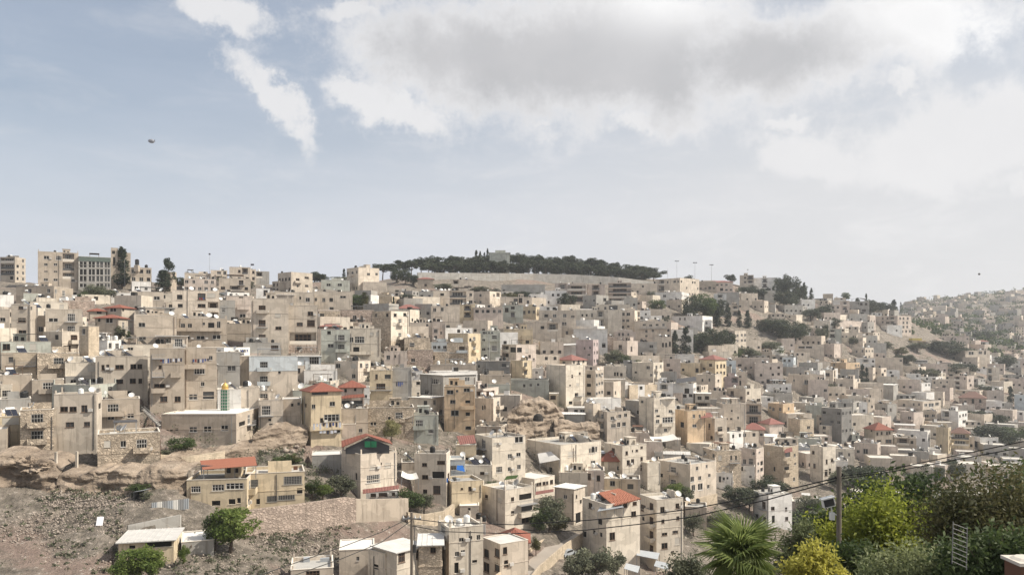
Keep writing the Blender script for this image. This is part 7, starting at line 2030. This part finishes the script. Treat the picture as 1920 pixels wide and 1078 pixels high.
b = MB(); b.box(-.15, .45, -.25, .35, 30 * u_, 36 * u_); b.lathe([(.28, 36 * u_), (.2, 40 * u_), (0, 42 * u_)], 10, 0, (.15, .05)); b.build('cap', M['cap'], root)
tag(root, 'stone-capped garden pillar in the corner of the frame', 'pillar')
# laundry lines
lr = random.Random(8)
def laundry(x0, x1, y0, y1, n, label, D, mats, hmax=9):
    A_, B_ = at(x0, y0, D), at(x1, y1, D); root = link('laundry_line', None, None, A_); e = B_ - A_
    b = MB(); b.tube([(0, 0, 0), tuple(e * .5 + Vector((0, 0, -.05))), tuple(e)], .015, 4); b.build('rope', M['wire'], root)
    for k_ in range(n):
        p = e * ((k_ + .15) / n); q = e * ((k_ + .15 + lr.uniform(.55, .8)) / n); h = lr.uniform(.5, 1) * hmax / F * D
        b = MB(); j = 4
        for i in range(j):
            a_, c_ = p.lerp(q, i / j), p.lerp(q, (i + 1) / j); o1, o2 = Vector((0, -.05 * (i % 2), 0)), Vector((0, -.05 * ((i + 1) % 2), 0)); dz_ = Vector((0, 0, -h))
            b.poly([a_ + dz_ + o1, c_ + dz_ + o2, c_, a_]); b.poly([a_ + Vector((0, .02, 0)), c_ + Vector((0, .02, 0)), c_ + dz_ + o2 + Vector((0, .02, 0)), a_ + dz_ + o1 + Vector((0, .02, 0))])
        b.build('garment', M[lr.choice(mats)], root)
    tag(root, label, 'laundry')
cw = ['cloth_white', 'cloth_white', 'cloth_blue', 'cloth_dark', 'cloth_white']; cm_ = ['cloth_dark', 'cloth_red', 'cloth_white', 'cloth_blue', 'cloth_dark']
D = hd('tall yellowish house with a red tiled top and laundry')
laundry(586, 640, 794, 791, 9, 'white washing on the balcony of the red-topped house', D - 1.9, cw, 12)
laundry(598, 632, 808, 806, 5, 'washing hung under the balcony of the red-topped house', D - 2.2, cw, 8)
D = hd('narrow house with white balcony boxes'); laundry(299, 342, 673, 671, 9, 'dark washing line on the house with white balcony boxes', D - .5, cm_, 9)
D = hd('laundry-hung tan house'); laundry(347, 392, 674, 672, 10, 'mixed washing line across the laundry-hung tan house', D - .6, cm_, 8)
laundry(484, 522, 741, 739, 8, 'dark blue washing below the pale panelled house', hd('house clad in pale panels') - 4, ['cloth_dark', 'cloth_blue', 'cloth_dark'], 8)
D = hd('cream block with red laundry hanging'); laundry(333, 341, 556, 556, 3, 'red cloth hanging from the cream block window', D - .4, ['cloth_red', 'cloth_red'], 16); laundry(373, 384, 558, 558, 3, 'dark washing at the balcony of the cream block', D - .4, cm_, 6)
D = hd('grey house with a pale roof edge') if False else hd('big grey house with an apricot front')
laundry(742, 756, 716, 716, 4, 'dark washing in the shaded loggia beside the grey house', dist(753, 762) - .6, cm_, 9)
laundry(450, 466, 655, 655, 5, 'blue washing on the terrace beside the pale panelled house', dist(458, 735) - 1, ['cloth_blue', 'cloth_white', 'cloth_dark'], 6)
laundry(668, 688, 862, 861, 3, 'pink cloth on the green-gabled roof terrace', hd('tall cream house under a green-gabled red roof') + 1.5, ['cloth_red', 'cloth_red'], 5) if False else None
# tanks on stands on the lowest roofs
for px, y, D, lab in ((576, 1056, 138, 'black tank on a white block above the bottom edge roof'), (724, 1000, 152, 'black tank on a white stand behind the white metal roof'), (897, 968, 168, 'black tank, one of a pair beside the small flat hut'), (907, 973, 167, 'black tank, larger of a pair beside the small flat hut')):
    c = at(px, y, D); o = link('water_tank', TANK['black'][0], None, c + Vector((0, 0, -1.0))); link('stand', TANK['black'][1], o)
    b = MB(); b.box(-.4, .4, -.4, .4, -2.5, .0); b.build('plinth', M['frame_white'], o); tag(o, lab, 'water tank')
c = at(257, 505, dist(257, 546)); root = link('tank_tower', None, None, c)
b = MB(); b.box(-.9, .9, -.9, .9, -1, 1.6); b.build('plinth', M['wall_t'], root)
b = MB(); b.lathe([(0, 2.0), (.8, 2.0), (.8, 3.9), (.4, 4.2), (0, 4.2)], 12); b.build('tank', M['black_plastic'], root); b = MB(); b.box(-.5, .5, -.5, .5, 1.6, 2.0); b.build('frame', M['metal_grey'], root)
tag(root, 'black tank on a tall stand against the sky by the school', 'water tank')

# ---------------------------------------------------------------- names and descriptions for everything counted
NUMW = ['', 'one', 'two', 'three', 'four', 'five', 'six', 'seven', 'eight']
LAND = [(h, h['ref'], (h['x0'] + h['x1']) / 2, (h['yt'] + h['yb']) / 2) for h in HOUSES if h['ref']]
SHORT = lambda s: ' '.join(s.split())
used = set()
def wc(s): return len(s.replace('-', ' ').split()) if False else len(s.split())
def relations(x, y, me=None, maxref=7):
    c = sorted(((math.hypot(lx - x, (ly - y) * 1.3), ref, lx, ly) for h, ref, lx, ly in LAND if h is not me and wc(ref) <= maxref), key=lambda q: q[0])
    out = []
    near_ = c[:9]
    for d_, ref, lx, ly in near_:
        dx_, dy_ = lx - x, ly - y
        if abs(dx_) < .8 * abs(dy_): out.append(('below the ' if dy_ < 0 else 'above the ') + ref)
    L = [q for q in near_ if q[2] < x - 8 and abs(q[3] - y) < 1.1 * abs(q[2] - x)]; Rr = [q for q in near_ if q[2] > x + 8 and abs(q[3] - y) < 1.1 * abs(q[2] - x)]
    bet = ['between the %s and the %s' % (a_[1], b_[1]) for a_ in L[:2] for b_ in Rr[:2]]
    by = ['beside the ' + q[1] for q in near_[:4]]
    near2 = ['between the %s and the %s' % (a_[1], b_[1]) for i, a_ in enumerate(near_) for b_ in near_[i + 1:]]
    return out[:2] + bet[:1] + by[:1] + out[2:] + bet[1:] + by[1:] + near2
def unique(heads, x, y, me=None, limit=16):
    rel = relations(x, y, me)
    for hd_ in heads:
        for r_ in rel:
            s = SHORT(hd_ + ' ' + r_)
            if wc(s) <= limit and s.lower() not in used: used.add(s.lower()); return s
    s = SHORT(heads[0] + ' ' + rel[0]); used.add(s.lower()); return s
CATS = (('school', 'school', 'school_building'), ('flats', 'apartment block', 'apartment_block'), ('block', 'apartment block', 'apartment_block'), ('shed', 'shed', 'shed'), ('shack', 'shed', 'shed'), ('barn', 'shed', 'shed'), ('hall', 'hall', 'hall'), ('hut', 'hut', 'hut'), ('villa', 'villa', 'villa'), ('tower', 'house', 'tower_house'))
LONGN = {}
for h in HOUSES:
    cat, nm = 'house', 'house'
    for k_, c_, n_ in CATS:
        if k_ in h['ref'].split() or (k_ == 'shed' and h['ref'].startswith('grey shed')): cat, nm = c_, n_; break
    x, y = (h['x0'] + h['x1']) / 2, (h['yt'] + h['yb']) / 2
    if h['ref']:
        lab = SHORT(h['ref'] + ' ' + h['extra'])
        if wc(lab) < 4: lab = unique([lab], x, y, h)
        used.add(lab.lower())
    else:
        st = NUMW[min(h['n'], 8)] + '-storey'
        cw_ = WALL[h['col']][0]
        rf = ROOFWORD.get(h['roof'])
        size = 'small ' if h['Ll'] < 7 else 'long ' if h['Ll'] > 16 else ''
        heads = [st + ' ' + cw_ + ' house', size + st + ' ' + cw_ + ' house', 'plain ' + st + ' ' + cw_ + ' house']
        if rf: heads = [cw_ + ' house with a ' + rf, st + ' ' + cw_ + ' house with ' + rf]
        if h['roof'] == 'x': heads = [cw_ + ' annex with a bare flat roof'] + heads
        lab = unique(heads, x, y, h)
    h['label'] = lab
    h['o'].name = nm
    tag(h['o'], lab, cat, {'house': 'houses stacked up the hillside', 'apartment block': 'apartment blocks on the hillside', 'school': 'school buildings on the skyline', 'shed': 'sheds among the houses', 'villa': 'villas on the hillside'}.get(cat))
GN = {'black water tank': 'black water tanks on roofs', 'white water tank': 'white water tanks on roofs', 'solar water heater': 'solar water heaters on roofs', 'white satellite dish': 'satellite dishes on roofs'}
seen_c = {}
for o, kind, rec in CLUTTER:
    full = kind + ' on roof of ' + rec['label']
    if wc(full) > 16:
        w_ = full.split()[:16]
        while w_ and w_[-1] in ('the', 'a', 'an', 'of', 'and', 'with', 'in', 'on', 'to', 'between', 'under', 'below', 'above', 'beside', 'its', 'by', 'dark', 'white', 'red', 'brown', 'tan', 'pink', 'cream', 'tall', 'big', 'small'): w_.pop()
        full = ' '.join(w_)
    cat = 'water tank' if 'tank' in kind else 'solar heater' if 'solar' in kind else 'satellite dish'
    tag(o, full, cat, kind + 's on ' + rec['label'])
PC = {'cypress': 'cypresses on the hillside', 'bush': 'shrubs among the houses', 'pine': 'umbrella pines along the ridge'}
for p in PLANTS:
    lab = p['label']
    if lab is None: lab = unique([TDESC[p['kind']], 'another ' + TDESC[p['kind']], 'small ' + TDESC[p['kind']]], p['x'], p['y'])
    tag(p['o'], lab, 'shrub' if p['kind'] == 'bush' else 'tree', p['group'] or PC.get(p['kind'], 'trees among the hillside houses'))

# ---------------------------------------------------------------- the air: one closed box of thin haze
hm = bpy.data.materials.new('haze_air'); hm.use_nodes = True
hn = hm.node_tree; hn.nodes.clear()
pv = hn.nodes.new('ShaderNodeVolumePrincipled'); pv.inputs['Color'].default_value = (0.86, 0.90, 0.96, 1); pv.inputs['Density'].default_value = HAZE
pv.inputs['Anisotropy'].default_value = 0.35
ho = hn.nodes.new('ShaderNodeOutputMaterial'); hn.links.new(pv.outputs[0], ho.inputs['Volume'])
hb = MB(); hb.box(-3000, 6000, -40, 7200, -330, 135)
hz = hb.build('haze', hm); tag(hz, 'thin pale haze lying over the valley', 'haze', kind='stuff')
print('objects', len(bpy.data.objects), 'clutter', len(CLUTTER), 'houses', len(HOUSES), 'plants', len(PLANTS))
